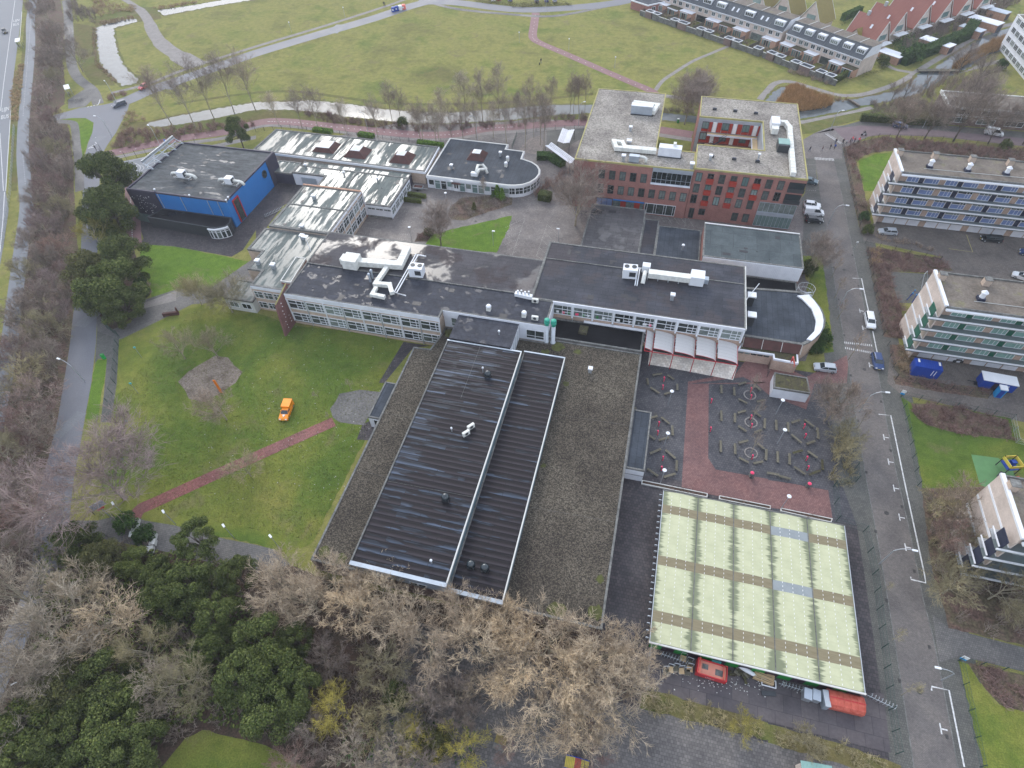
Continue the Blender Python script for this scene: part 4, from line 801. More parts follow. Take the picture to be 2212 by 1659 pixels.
dd += dash(k(1500,480,700,1740,1180), k(1500,480,700,1580,1640), .22, .35)+dash(k(1500,480,700,2015,1250), k(1500,480,700,1880,1650), .22, .35)
for a, b_ in (((1280,165),(1400,182)),((1350,218),(1410,228)),((1245,250),(1360,268)),((950,262),(1010,272)),((920,305),(1055,325)),((880,350),(1010,370)),((1240,357),(1350,375)),((1220,402),(1330,418)),((1030,265),(1010,270))): dd += dash(c(1,1,*a), c(1,1,*b_), .2, .32)
for q in range(5): dd += dash(c(2,1,1270+60*q,200+2*q), c(2,1,1320+62*q,265+9*q), .22, .35)
dd += dash(c(2,1,1500,215), c(2,1,1492,300), .2, .3)
lines('parking_studs', dd, .14, 'studs', .036)
lines('bay_marking', [g(3,1,1715,370,1768,520,1560,490)], .14, 'yellowpaint', .03)
# sports court lines
cc = k(480,520,500,550,555); ll = []
def arc(p, r, a0=0, a1=360, n=24): return [p+Vector((cos(radians(a0+(a1-a0)*q/n))*r, sin(radians(a0+(a1-a0)*q/n))*r, 0)) for q in range(n+1)]
ca = atan2((k(480,520,500,1230,240)-k(480,520,500,100,480)).y, (k(480,520,500,1230,240)-k(480,520,500,100,480)).x)
ll += [arc(cc, 2.0), [k(480,520,500,535,385), k(480,520,500,570,680)], arc(k(480,520,500,10,660), 4.6, math.degrees(ca)-90, math.degrees(ca)+90), [k(480,520,500,240,560), k(480,520,500,248,695)], arc(k(480,520,500,245,625), 1.9, math.degrees(ca)-90, math.degrees(ca)+90), [k(480,520,500,0,585), k(480,520,500,240,560)], [k(480,520,500,0,760), k(480,520,500,250,690)], [k(480,520,500,1230,240), k(480,520,500,1245,325)], [k(480,520,500,0,505), k(480,520,500,1230,240)]]
lines('court_lines', ll, .12, 'paint', .03)
lines('path_dashes', dash(c(0,1,1128,30), c(0,1,1148,500), .6, .5)+dash(c(0,0,1122,1565), c(0,0,1125,1640), .6, .5), .22, 'paint', .03)
rd = []
for a, b_ in (((900,1335),(1900,1155)),): rd += dash(c(0,0,*a), c(0,0,*b_), .35, 4)
q = smooth(g(1,0,100,1050,300,1055,600,1088,1000,1130,1400,1165,1700,1160,2000,1110,2212,1097), 8)
rd += [[p, p+Vector((.45,0,0))] for p in q[::1]]
q = smooth(g(2,0,206,110,190,220,180,320,240,370,450,460,700,570,1000,700,1200,785), 4); rd += [[p, p+(q[min(i+1, len(q)-1)]-q[i-1]).normalized()*.4] for i, p in enumerate(q[:-1]) if i]
lines('path_dashes', rd, .22, 'paint', .03)
# LIJN BUS on the bus lane, letters stretched along the road
def road_text(txt, p, hgt, sx, rz, name='road_lettering', mat='paint', z=.036):
    cu = bpy.data.curves.new(name, 'FONT'); cu.body = txt; cu.size = 1; cu.align_x = 'CENTER'; cu.align_y = 'CENTER'
    o = bpy.data.objects.new('tmp', cu); COL.objects.link(o); dg = bpy.context.evaluated_depsgraph_get(); me = bpy.data.meshes.new_from_object(o.evaluated_get(dg)); bpy.data.objects.remove(o)
    me.materials.clear(); me.materials.append(G[mat]); me.transform(Matrix.Diagonal((sx, hgt, 1, 1)))
    o = bpy.data.objects.new(name, me); COL.objects.link(o); o.location = (p[0], p[1], z); o.rotation_euler = (0,0,rz); return o
pr = c(0,0,35,1010)-c(0,0,55,940); up_ = c(0,0,85,560)-c(0,0,55,960); ra = atan2(up_.y, up_.x)-pi/2
for t_, x, y in (('LIJN',48,945),('BUS',43,1010),('LIJN',142,178),('BUS',138,212)):
    o = road_text(t_, c(0,0,x,y), 4.6, 1.35, ra); o['kind'] = 'structure'

# drains and manholes on the carriageways, asphalt repairs
rdn = random.Random(31); lid = MN('iron_cover', [(.03,.03,.03),(.07,.065,.06)], 3, .6)
for i in range(22):
    y = 15+i*5.6; x = 43.85 if i % 2 else 48.55; o = MB().cb(0,0,.03,.35,.5,.03).obj('drain_cover', lid, None, loc=(x,y,.028)); o['kind'] = 'structure'
for (x, y) in ((46.2,31),(46.0,58),(46.6,90),(46.1,121),(20,21),(30,17.5),(-10,10),(25,60),(34,66),(8,70),(60,118),(72,122),(64,84),(-50,108),(-42,122),(-52,128)):
    o = MB().lathe([(.36,0),(.36,.012),(.3,.014)], n=16).obj('manhole_cover', lid, None, loc=(x,y,.03)); o['kind'] = 'structure'
for i, (i_, j_, x, y, w_, d_) in enumerate(((0,1,760,1100,3,5),(0,2,600,350,2.2,6),(0,0,1500,735,4,7),(1,0,700,250,5,9),(0,0,850,1200,3,4))):
    p = c(i_,j_,x,y); patch('asphalt_repair', [(p.x+a*w_/2+b_*.3, p.y+b_*d_/2) for a, b_ in ((-1,-1),(1,-1),(1,1),(-1,1))], 'asph', .024)
# ================================================================ BUILDINGS
# --- sports hall: low gravel wings, two long dark roofs
B = thing('sports_hall', 'long low sports hall with gravel wings and two long black roofs stepping down', 'building', (-18,27.7,0))
low = [(-40.4,27.9),(3.7,27.9),(3.7,81.1),(-14.8,81.1),(-14.8,80.0),(-36.0,80.0),(-36.0,78.6),(-37.0,73.4),(-40.4,73.2)]
block(B, low, 3.9, 'darkbrick', 'gravelroof', 'coping', pw=.3, ph=.12)
def hall(x0, x1, y0, y1, z, roofm, nm):
    par(MB().prism(rect(x0,x1,y0,y1), 3.7, z-.05, top=False).obj('wall', G['corr']), B)
    par(MB().add([(x0,y0,z-.12),(x1,y0,z-.12),(x1,y1,z-.12),(x0,y1,z-.12)], [(0,1,2,3)]).obj(nm, G[roofm]), B)
    bx(B, 'roof_edge', x0-.06, x0+.16, y0, y1, z-.3, z+.04, 'coping'); bx(B, 'roof_edge', x1-.14, x1+.06, y0, y1, z-.32, z+.06, 'pale')
    bx(B, 'roof_edge', x0-.05, x1+.05, y0-.62, y0-.01, z-.30, z-.02, 'zinc'); bx(B, 'roof_edge', x0-.05, x1+.05, y1+.01, y1+.3, z-.31, z+.05, 'zinc')
hall(-32.9,-18.35,27.9,73.0,7.6,'gym','sheet_roof'); hall(-18.25,-10.35,28.0,74.9,5.8,'gym','sheet_roof')
rb = MB()
for q in range(44): rb.box(-32.7,-18.5,28.6+q*1.02,28.63+q*1.02,7.49,7.515)
for q in range(45): rb.box(-18.1,-10.6,28.6+q*1.02,28.63+q*1.02,5.69,5.715)
par(rb.obj('sheet_seams', G['black'] ), B)['kind'] = 'stuff'
for x0, x1, z in ((-32.7,-18.5,7.6),(-18.1,-10.6,5.8)):
    for q in range(45):
        yy = 28.0+q*1.0
        bx(B, 'wall_rib', x0, x1, 27.80, 27.82, 4.0+0.08*q, 4.03+.08*q, 'zinc') if 4.05+.08*q < z-.4 else None
bx(B, 'wall', -10.6,-10.3,27.76,27.89,3.6,5.6,'white2'); 
conn = bx(B, 'link_roof', -32.6,-20.6,73.35,80.0,3.8,7.85,'black'); bx(B,'link_wall',-20.6,-20.45,73.4,79.9,3.9,7.7,'white2')
for q in range(4): bx(B, 'glazing_bar', -20.44,-20.38,73.5+q*1.6,73.56+q*1.6,4,7.6,'zinc')
par(MB().add([(-32.7,73.4,7.9),(-20.4,73.4,7.9),(-20.4,80,7.9),(-32.7,80,7.9)],[(0,1,2,3)]).obj('link_roof', G['roofB']), B)
bx(B,'window_strip',-24.4,-21.7,27.76,27.88,4.2,4.9,'white'); bx(B,'window_pane',-24.2,-23.2,27.72,27.75,4.3,4.8,'glass'); bx(B,'window_pane',-22.9,-21.9,27.72,27.75,4.3,4.8,'glass')
wire = MB()
for y in (41.4,58.2): wire.tube([(-32.7,y,7.56),(-18.3,y+.3,7.62)],.022,4)
wire.tube([(-26.2,60,7.6),(-26.3,72.9,7.6)],.02,4).tube([(-18,63.6,5.8),(-10.4,63.7,5.8)],.018,4).tube([(-40.2,44,3.9),(-33,44,3.92)],.018,4).tube([(-40.2,56.5,3.9),(-33,56.5,3.92)],.018,4).tube([(-10,44,3.85),(3.4,44.4,3.9)],.018,4).tube([(-10,63,3.85),(3.4,63.4,3.9)],.018,4)
par(wire.obj('lightning_wires', G['coping']), B)['kind'] = 'stuff'
for (y0, y1, x0, x1, z, side_) in ((55.0,67.5,3.7,6.9,3.5,'E'),(55.5,64.0,-42.9,-40.5,3.2,'W')):
    A = thing('annex', 'small white annex with slate roof %s' % ('facing the plaza benches' if side_ == 'E' else 'beside the hexagon terrace'), 'building', (x0,y0,0))
    block(A, rect(x0+.02,x1,y0,y1), z, 'white2', 'roofdark', 'coping', pw=.22, ph=.12)
    if side_ == 'W': win(A, x0+.9, y0-.02, .7, 1.2, 1.9, 0, (), (), 'white')
    else: bx(A, 'band', x0+.1, x1+.03, y0-.03, y0-.005, 1.6, 1.7, 'steeld')
for i, (x, y, z, lb) in enumerate(((-16.1,31.7,5.7,'left of the pair of black domes at the near end of the lower hall roof'),(-14.0,31.7,5.7,'right of the pair of black domes at the near end of the lower hall roof'),(-22.6,40.4,7.5,'black domed fan near the low end of the long hall roof'),(-22.9,66.0,7.5,'black domed fan at the far end of the long hall roof'))):
    t = thing('roof_fan', lb, 'roof vent', (x,y,z), .1, 'black domed roof fans')
    MB().cb(0,0,.3,1.0,1.0,.6).obj('base', G['steeld'], t); MB().lathe([(.62,.55),(.66,.8),(.6,1.05),(.42,1.28),(.15,1.4)], n=16).obj('dome', G['carglass'], t, True)
def vent(x, y, z, h, lb, kind='box', s=1.0):
    t = thing('roof_vent', lb, 'roof vent', (x,y,z), 0)
    if kind == 'box': MB().cb(0,0,h*.4,.6*s,.6*s,h*.8).obj('shaft', G['steel'], t); MB().cb(0,0,h*.92,.85*s,.8*s,.3).obj('cap', G['white'], t)
    elif kind == 'mush': MB().cb(0,0,h*.3,.75*s,.75*s,h*.6).obj('base', G['offwhite'], t); MB().lathe([(.42*s,h*.62),(.5*s,h*.8),(.36*s,h),(.2*s,h+.04)], n=12).obj('cap', G['white'], t)
    elif kind == 'pipe': MB().tube([(0,0,0),(0,0,h)],.12*s,8,True).obj('pipe', G['steel'], t); MB().lathe([(.1*s,h-.1),(.24*s,h-.05),(.2*s,h+.15),(.05,h+.22)], n=10).obj('cap', G['white'], t)
    return t
vent(-5.3,74.3,3.8,1.2,'white-capped vent alone on the wide gravel roof'); vent(-23.5,76.4,7.9,.9,'small white-capped pipe on the link roof','pipe'); vent(-24.0,66.7,7.5,1.3,'thin white-tipped pipe behind the far black dome','pipe',.8); vent(-25.6,52.9,7.5,.9,'small white-tipped pipe in the middle of the long roof','pipe',.8); vent(-21.4,30.2,7.5,.9,'white-tipped pipe at the near end of the long roof','pipe',.9)
def acbox(x, y, z, lb, rz=0, s=1):
    t = thing('air_conditioner', lb, 'air conditioner', (x,y,z), rz, s=s); MB().cb(0,0,.55,1.3,.45,.9).obj('casing', G['offwhite'], t); MB().tube([(0,-.24,.55),(0,-.26,.55)],.32,12,True).obj('fan_grille', G['steeld'], t); MB().cb(0,0,.05,1.4,.7,.1).obj('stand', G['steeld'], t)
acbox(-22.6,54.2,7.5,'upper of two white units on the long hall roof',.9); acbox(-23.0,52.7,7.5,'lower of two white units on the long hall roof',.9)
for i, x in enumerate((-15.0,-13.7)):
    t = thing('flue_pipe', 'tall grey flue with green cap, the %s of the pair' % ('left' if i == 0 else 'right'), 'pipe', (x,80.45,3.8), 0, 'green-capped flues'); MB().lathe([(.55,0),(.55,.15),(.42,.2),(.42,4.6)], n=14).obj('pipe', G['steel'], t, True)
    MB().lathe([(.44,4.6),(.44,5.0),(.54,5.05),(.56,5.4),(.45,5.5),(.45,5.75),(.55,5.8),(.53,6.0)], n=14).obj('cap', flat('turquoise_cap%d' % i, (.03,.32,.22), .5), t, True)
# --- main two-storey school block
B = thing('school_main_block', 'long two-storey school block with beige bands, white windows and wet flat roof', 'building', (-53,78,0))
mp = [(-69.9,77.9),(-36.1,77.9),(-36.1,80.15),(-15.1,80.15),(-15.1,87.3),(-19.55,87.35),(-19.55,99.7),(-69.9,99.7)]
block(B, mp, 8.4, 'beige', 'roofB', 'coping', pw=.3, ph=.1)
par(MB().add([(-69.5,88.2,8.42),(-19.8,88.2,8.42),(-19.8,99.4,8.42),(-69.5,99.4,8.42)], [(0,1,2,3)]).obj('rear_roof', wetroof('main_roof_rear', (.03,.03,.035), (.085,.08,.088), .8, brown=(.055,.045,.048), scale=.17, pud=.3)), B)
bx(B, 'roof_step', -69.9, -19.6, 88.0, 88.22, 8.36, 8.52, 'coping'); bx(B, 'roof_edge', -69.9,-36.05,77.78,77.88,7.25,8.36,'white2'); bx(B, 'roof_edge', -36.06,-15.0,80.0,80.12,6.9,8.36,'white2'); bx(B,'wall_cladding',-15.08,-14.95,80.2,87.2,3.9,8.3,'white2')
sw = (33.6)/8
for q in range(8):
    for z in (4.55,1.0):
        win(B, -69.75+q*sw+.08, 77.88, z, sw-.28, 2.35, 0, (.5,.82), (.62,(.30,.5,1)), fw=.11, fd=.14)
for q in range(9): bx(B, 'downpipe' if q % 2 else 'mullion', -69.86+q*sw-.0, -69.86+q*sw+.14, 77.66, 77.86, .1 if q % 2 else .9, 7.3, 'steel' if q % 2 else 'white')
bx(B, 'sill_band', -69.9,-36.1,77.74,77.87,.78,.98,'coping'); bx(B, 'sill_band', -69.9,-36.1,77.74,77.87,4.32,4.5,'pale')
win(B, -34.5,80.05,4.6,2.4,2.2,0,(.5,),(.35,)); win(B,-19.0,80.05,4.5,3.6,2.3,0,(.5,),(.33,)); bx(B,'wall_cladding',-36.0,-15.2,80.07,80.14,4,6.9,'white2')
# --- class block, right
B = thing('school_class_block', 'long upper classroom block with white framed windows over the canopies', 'building', (3,87,0))
block(B, rect(-19.5,22,87.3,106.3), 8.5, 'tan', 'roofC', 'coping', pw=.3, ph=.1)
bx(B, 'roof_step', -19.4, 21.8, 100.3, 100.5, 8.42, 8.56, 'coping'); bx(B,'roof_step',-19.75,-19.3,87.4,106.2,8.45,8.62,'coping')
bx(B, 'roof_edge', -15.2,21.9,87.1,87.29,7.9,8.52,'white2'); bx(B,'roof_edge',21.95,22.12,87.2,106.3,8.0,8.55,'pale')
sw = 37.0/9
for q in range(9): win(B, -15.15+q*sw+.12, 87.27, 5.3, sw-.4, 2.5, 0, (.5,.78), (.58,(.3,.5,1)), fw=.11, fd=.16)
for q in range(10): bx(B, 'mullion', -15.15+q*sw-.22, -15.15+q*sw+.1, 86.98, 87.25, 4.9, 7.9, 'white')
for q in (1,3,5,7): bx(B, 'downpipe', -15.1+q*sw-.02, -15.1+q*sw+.1, 86.9, 87.0, 3.2, 5, 'steel')
rngp = random.Random(5)
for q in range(5):
    for e in range(3): bx(B, 'window_poster', -14.6+q*sw+e*1.15+rngp.uniform(0,.3), -14.1+q*sw+e*1.15+rngp.uniform(0,.3), 87.19, 87.21, 5.6, 6.2, ('canvas','pinkred','greencl','canvas','bluepanel')[(q+e) % 5])
for q in range(4,9): win(B, -15.15+q*sw+.3, 87.27, 1.0, sw-.7, 2.5, 0, (.33,.66), (.6,), fm='white')
bx(B, 'ledge', -8.6, 3.8, 86.7, 87.2, 4.05, 4.55, 'white2')
# low black roof in front of the classes
B = thing('low_link_building', 'low black flat-roofed link behind the gravel roof', 'building', (-5,84,0))
block(B, rect(-14.75,3.6,81.3,87.0), 4.3, 'darkbrick', 'black', 'coping', pw=.3, ph=.25)
t = thing('roof_hatch', 'moss-stained roof hatch on the low black roof', 'roof hatch', (-8.3,84.6,4.05), -.05); MB().cb(0,0,.3,1.7,2.0,.6).obj('box', G['mossroof'], t)
# --- canopies: five white barrel vaults on a red frame
B = thing('barrel_canopy', 'row of five white barrel-vault canopies on a red steel frame', 'canopy', (12,84,0))
cx0, cx1, cy0, cy1 = 4.6, 21.6, 81.9, 86.9; cw = 4.05; vx = [3.9-2.0]+[5.4+q*cw for q in range(5)]
spans = [(4.1,5.55)]+[(5.75+q*cw*.985, 5.75+(q+1)*cw*.985-.15) for q in range(4)]
for (a, b_) in spans:
    m = MB(); n = 10; wv = b_-a; full = cw
    sh_ = 0 if wv > full*.6 else 1-wv/full; prof = [(a+wv*i/n, 4.08+.95*sqrt(max(0, 1-(sh_+(1-sh_)*i/n)**2))) for i in range(n+1)]
    for i in range(n):
        (x0, z0), (x1, z1) = prof[i], prof[i+1]; m.face([(x0,cy0,z0),(x1,cy0,z1),(x1,cy1,z1),(x0,cy1,z0)])
        
    for q in range(7):
        yy = cy0+(cy1-cy0)*q/6
    for o in [m.obj('canvas_vault', G['vault'], None, True)]: par(o, B)
    for q in range(1,6):
        yy = cy0+(cy1-cy0)*q/6; par(MB().tube([(x,yy,z+.015) for x, z in prof], .022, 4).obj('vault_seam', G['pale']), B)
    par(MB().tube([(x,cy0,z) for x, z in prof], .05, 5).obj('edge_rail', G['red']), B)
fr = MB().tube([(4.1,cy0,4.0),(21.75,cy0,4.0)],.09,6).tube([(4.1,cy1,4.0),(21.75,cy1,4.0)],.07,6)
for x in [4.1]+[5.65+q*cw*.985 for q in range(5)]: fr.tube([(x,cy0,4.0),(x,cy1,4.0)],.07,6)
par(fr.obj('beam', G['red']), B)
for x in [5.65+q*cw*.985 for q in range(5)]: cyl(B,'post',x,cy0,0,4.0,.08,'red'); 
for x in (5.6,21.7): cyl(B,'post',x+.02,cy1-.2,0,3.95,.07,'red')
# --- blocks behind the classes
def simple(name, label, pts, z, wall, roof, cop='coping', cat='building', **kw):
    Bq = thing(name, label, cat, (pts[0][0], pts[0][1], 0)); block(Bq, pts, z, wall, roof, cop, **kw); return Bq
A = simple('assembly_block', 'low block with large puddled square roof beside the bike vaults', rect(-13.55,-.15,106.4,129.6), 4.1, 'brick', 'roofpud', pw=.3, ph=.1)
A['label'] = 'low block with large brown-grey puddled square roof behind the classroom block'
simple('link_strip', 'narrow low roof strip between the puddled roof and slate roof', rect(-.05,3.3,106.4,126.2), 3.8, 'brick', 'roofA', pw=.2, ph=.1)
simple('slate_roof_block', 'low block with dark seamed roof and single chimney pipe next to the white hall', rect(3.4,13.3,106.4,124.0), 3.9, 'brick', 'roofdark', pw=.25, ph=.1)
vent(9.4,115.6,3.8,1.4,'white-hooded black pipe on the dark seamed roof','pipe',1.6)
A = simple('white_hall', 'tall flat-roofed hall with white ribbed front below grey roof', rect(13.5,34.4,110.3,122.6), 6.9, 'brick', 'roofhall', 'coping', pw=.3, ph=.12)
bx(A, 'front_cladding', 13.6,34.3,110.1,110.28,3.4,6.75,'white2')
for q in range(60): bx(A, 'cladding_rib', 13.7+q*.345,13.75+q*.345,110.05,110.1,3.4,6.7,'white')
bx(A,'roof_edge',13.5,34.3,122.5,122.72,6.6,7.05,'canvas')
simple('low_service_wing', 'dark low roof with skylights between white hall and rounded block', rect(22.2,34.0,104.6,110.0), 3.4, 'brick', 'black', pw=.25, ph=.2)
A = thing('ladder_cage', 'round steel spiral stair cage at the corner of the white hall', 'staircase', (35.3,106.2,0)); m = MB()
for q in range(14): a_ = 2*pi*q/14; m.tube([(1.7*cos(a_),1.7*sin(a_),0),(1.7*cos(a_),1.7*sin(a_),5.2)],.02,4)
for zz in (.4,1.6,2.8,4.0,5.2): m.tube([(1.7*cos(2*pi*q/20),1.7*sin(2*pi*q/20),zz) for q in range(21)],.04,4)
m.obj('cage', G['steel'], A); m = MB()
for q in range(16): a_ = q*.45; m.cb(.85*cos(a_),.85*sin(a_),.3+q*.22,1.5,.35,.05,a_)
m.obj('steps', G['steel'], A)
# --- rounded block at the street
B = thing('rounded_block', 'one-storey block with half-round east end under a pale curved skylight band', 'building', (30,92,0))
Q = lambda x, y, z: k(2800,1150,500,x,y,z)
# outline at 5.2 m
ro = [Q(515,640,4.6)]
ctr = (29.2, 96.0)
def arcp(cx, cy, rx, ry, a0, a1, n): return [(cx+rx*cos(radians(a0+(a1-a0)*q/n)), cy+ry*sin(radians(a0+(a1-a0)*q/n))) for q in range(n+1)]
pA = [Q(1390,0,4.6), Q(1560,0,4.6), Q(1700,130,4.6), Q(1830,280,4.6), Q(1885,430,4.6), Q(1850,600,4.6), Q(1750,730,4.6), Q(1620,830,4.6), Q(1480,1110,3.0)]
outl = [(22.2, Q(480,715,4.6).y)]+[(p.x,p.y) for p in [Q(1480,870,4.6), Q(1620,810,4.6), Q(1780,690,4.6), Q(1865,560,4.6), Q(1880,430,4.6), Q(1820,260,4.6), Q(1700,110,4.6), Q(1560,-10,4.6), Q(1400,-60,4.6)]]+[(22.2, 104.4)]
block(B, outl, 4.6, 'tan', 'roofdark', 'coping', pw=.5, ph=.2)
sk = [Q(x,y,4.8) for x, y in ((1590,0),(1680,100),(1770,220),(1825,340),(1845,450),(1835,560),(1790,660),(1700,750),(1640,795))]; si = [Q(x,y,4.8) for x, y in ((1390,20),(1480,80),(1640,245),(1690,370),(1718,455),(1705,540),(1690,630),(1620,700),(1555,770))]
for i in range(8):
    a, b_, d, e = sk[i], sk[i+1], si[i+1], si[i]
    m = MB().add([tuple(e),tuple(a),tuple(b_),tuple(d)]+[(v.x,v.y,4.5) for v in (e,a,b_,d)], [(0,1,2,3),(4,5,1,0),(5,6,2,1),(6,7,3,2),(7,4,0,3)]); par(m.obj('skylight_panel', G['white2']), B)
for (x0, x1, y) in ((22.3,33.6,0),): 
    a = Q(475,730,4.6); b_ = Q(1480,870,4.6); par(MB().add([(a.x,a.y-.1,4.6),(b_.x,b_.y-.1,4.6),(b_.x-.3,b_.y-1.2,3.0),(a.x,a.y-1.2,3.0)], [(0,3,2,1),(0,1,2,3)][:1]).obj('sloped_glazing', G['pyr']), B)
    for q in range(4): u_ = a.lerp(b_, q/3); par(MB().tube([(u_.x,u_.y-.12,4.66),(u_.x,u_.y-1.25,3.05)],.06,4).obj('glazing_bar', G['pale']), B)
A = thing('entrance_block', 'low entrance wing with mossy roof and white fascia at the plaza gate', 'building', (28,85,0))
ep = [Q(430,840,3.0), Q(365,950,3.0), Q(975,1040,3.0), Q(985,1110,3.0), Q(1410,1190,3.0), Q(1395,965,3.0)]; ep = [(p.x,p.y) for p in ep]
block(A, ep, 3.0, 'tan', 'mossroof', 'white2', pw=.25, ph=.2)
for q in range(5): u_ = Q(375+q*110,985+q*17,2.7); bx(A, 'window', u_.x, u_.x+1.0, ep[1][1]-.28-.12*q*0, ep[1][1]-.2, 2.35, 2.65, 'glass')
t = thing('red_arch', 'curved salmon-red steel arch standing by the plaza entrance', 'sculpture', Q(1320,1400,0)+Vector((0,.8,0)))
p0 = Q(1325,1070,4.6)-Q(1320,1400,0)-Vector((0,.8,0)); m = MB().tube([(0,0,0),(p0.x*.4,p0.y*.5,2.6),(p0.x,p0.y,4.4)],[.2,.22,.16],6,True); m.obj('arch_leg', G['salmon'], t)
t2 = Q(1215,1330,0)-t.location; MB().tube([(t2.x,t2.y,0),(p0.x,p0.y,4.4)],.13,5,True).obj('arch_leg', G['red'], t)
A = thing('kiosk', 'white kiosk with mossy roof beside the plaza', 'kiosk', (33,80,0))
kp = [Q(1000,1345,2.8), Q(920,1560,2.8), Q(1000,1620,2.8), Q(1620,1720,2.8), Q(1565,1430,2.8)]; kp = [(kp[0].x,kp[0].y),(kp[0].x-.25,78.9),(kp[3].x,78.9),(kp[4].x,kp[0].y-.1)]
block(A, kp, 2.8, 'white2', 'mossroof', 'coping', pw=.2, ph=.15)
# --- left wing, two storeys, stepped roof
B = thing('school_west_wing', 'two-storey west wing with patchy wet roof and slanting white window wall', 'building', (-75,80,0))
block(B, rect(-85.8,-70.2,99.9,118.0), 7.6, 'beige', 'roofwet', 'coping', pw=.6, ph=.1)
bx(B,'roof_ridge',-86,-70,109.2,109.5,7.4,7.62,'coping'); bx(B,'roof_edge',-85.9,-70.1,117.6,118.1,7.3,7.78,'orangebrick'); bx(B,'wall',-70.6,-70.1,117.9,118.3,0,7.4,'brick')
bx(B, 'roof_edge', -70.2,-70.05,100,118.0,7.1,7.55,'white2')
for q in range(6):
    for z in (4.3,1.0): win(B, -70.16, 100.6+q*2.95, z, 2.6, 2.2, pi/2, (.33,.66) if q % 2 else (.5,), (.62,), fw=.1)
for q in range(7): bx(B,'mullion',-70.1,-69.95,100.35+q*2.95,100.55+q*2.95,.7,6.9,'white')
B2 = thing('school_west_annex', 'lower west annex with ribbed wet roof and single row of windows beside the lawn', 'building', (-78,80,0))
w2 = [(-79.7,80.2),(-70.1,80.2),(-70.1,99.8),(-86.9,99.8),(-86.9,91.5),(-83.2,91.5),(-83.2,85.2),(-79.7,85.2)]
block(B2, w2, 6.9, 'beige', 'roofwet', 'coping', pw=.5, ph=.1)
bx(B2, 'roof_edge', -79.6,-70.15,80.05,80.18,6.1,6.8,'white2')
for q in range(4): win(B2, -79.4+q*2.35, 80.18, 3.6, 2.1, 1.9, 0, (.4,), (.6,), fw=.1); win(B2, -79.4+q*2.35, 80.18, .7, 2.1, 1.8, 0, (.4,), (.6,), fw=.1)
A = simple('low_west_annex', 'small low annex with grey roof at the west corner of the school', rect(-86.8,-79.8,78.8,85.0), 3.4, 'pale', 'roofwet', 'coping', pw=.3, ph=.12)
for q in range(2): win(A, -85.9+q*3.1, 78.78, 1.0, 2.3, 1.5, 0, (.5,), (), fw=.1)
A = thing('climbing_wall', 'tall dark red brick fin with climbing holds and yellow top edge at the school corner', 'wall', (-70.6,77,0))
cwp = [(-70.35,79.9),(-69.95,79.9),(-70.2,73.9),(-70.6,73.9)]
par(MB().add([(-70.4,73.6,0),(-70.0,73.6,0),(-69.95,79.9,0),(-70.35,79.9,0),(-70.9,75.2,7.4),(-70.5,75.2,7.4),(-69.95,79.9,9.3),(-70.35,79.9,9.3)], [(4,5,6,7),(0,1,5,4),(1,2,6,5),(2,3,7,6),(3,0,4,7)]).obj('wall', G['brick']), A)
A.children[0].material_slots[0].link = 'OBJECT'; A.children[0].material_slots[0].material = brickmat('plum_brick', (.13,.06,.055), (.19,.09,.08))
par(MB().tube([(-70.7,75.15,7.45),(-70.15,79.9,9.35)],.16,4).obj('coping', G['yellowtrim']), A)
for q in range(16): yy = 75.3+(q % 2)*1.6+(q//6)*.5; par(MB().cb(-69.98-.05*(q//2)*.5, yy, 1.1+q*.42, .14,.16,.16).obj('climbing_hold', G['canvas']), A)
# --- middle wet-roofed building
B = thing('middle_building', 'one-storey middle building with glaring wet roof and white panelled front', 'building', (-70,118,0))
block(B, [(-70.0,118.4),(-63.3,118.4),(-63.3,132.4),(-96,132.6),(-96,128.6),(-86.2,128.6),(-86.2,118.6),(-70.0,118.6)], 3.8, 'white2', 'roofwet', 'coping', pw=.5, ph=.1)
bx(B,'roof_ridge',-78.5,-78.0,118.8,132,3.66,3.85,'coping'); bx(B,'wall_base',-70.0,-63.2,118.2,118.35,0,.6,'coping'); bx(B,'fascia',-69.9,-63.25,118.25,118.37,3.0,3.5,'white')
for q in range(3):
    for e in range(2): bx(B,'window',-69.4+q*2.2+e*.95,-68.6+q*2.2+e*.95,118.22,118.3,2.5,2.8,'glass')
for q in range(5): win(B,-63.28,118.9+q*2.7,.9,2.3,2.1,pi/2,(.33,.66) if q%2 else (.5,),(.6,),fw=.1)
bx(B,'door',-93.6,-89.2,128.4,128.55,.2,2.6,'zinc')
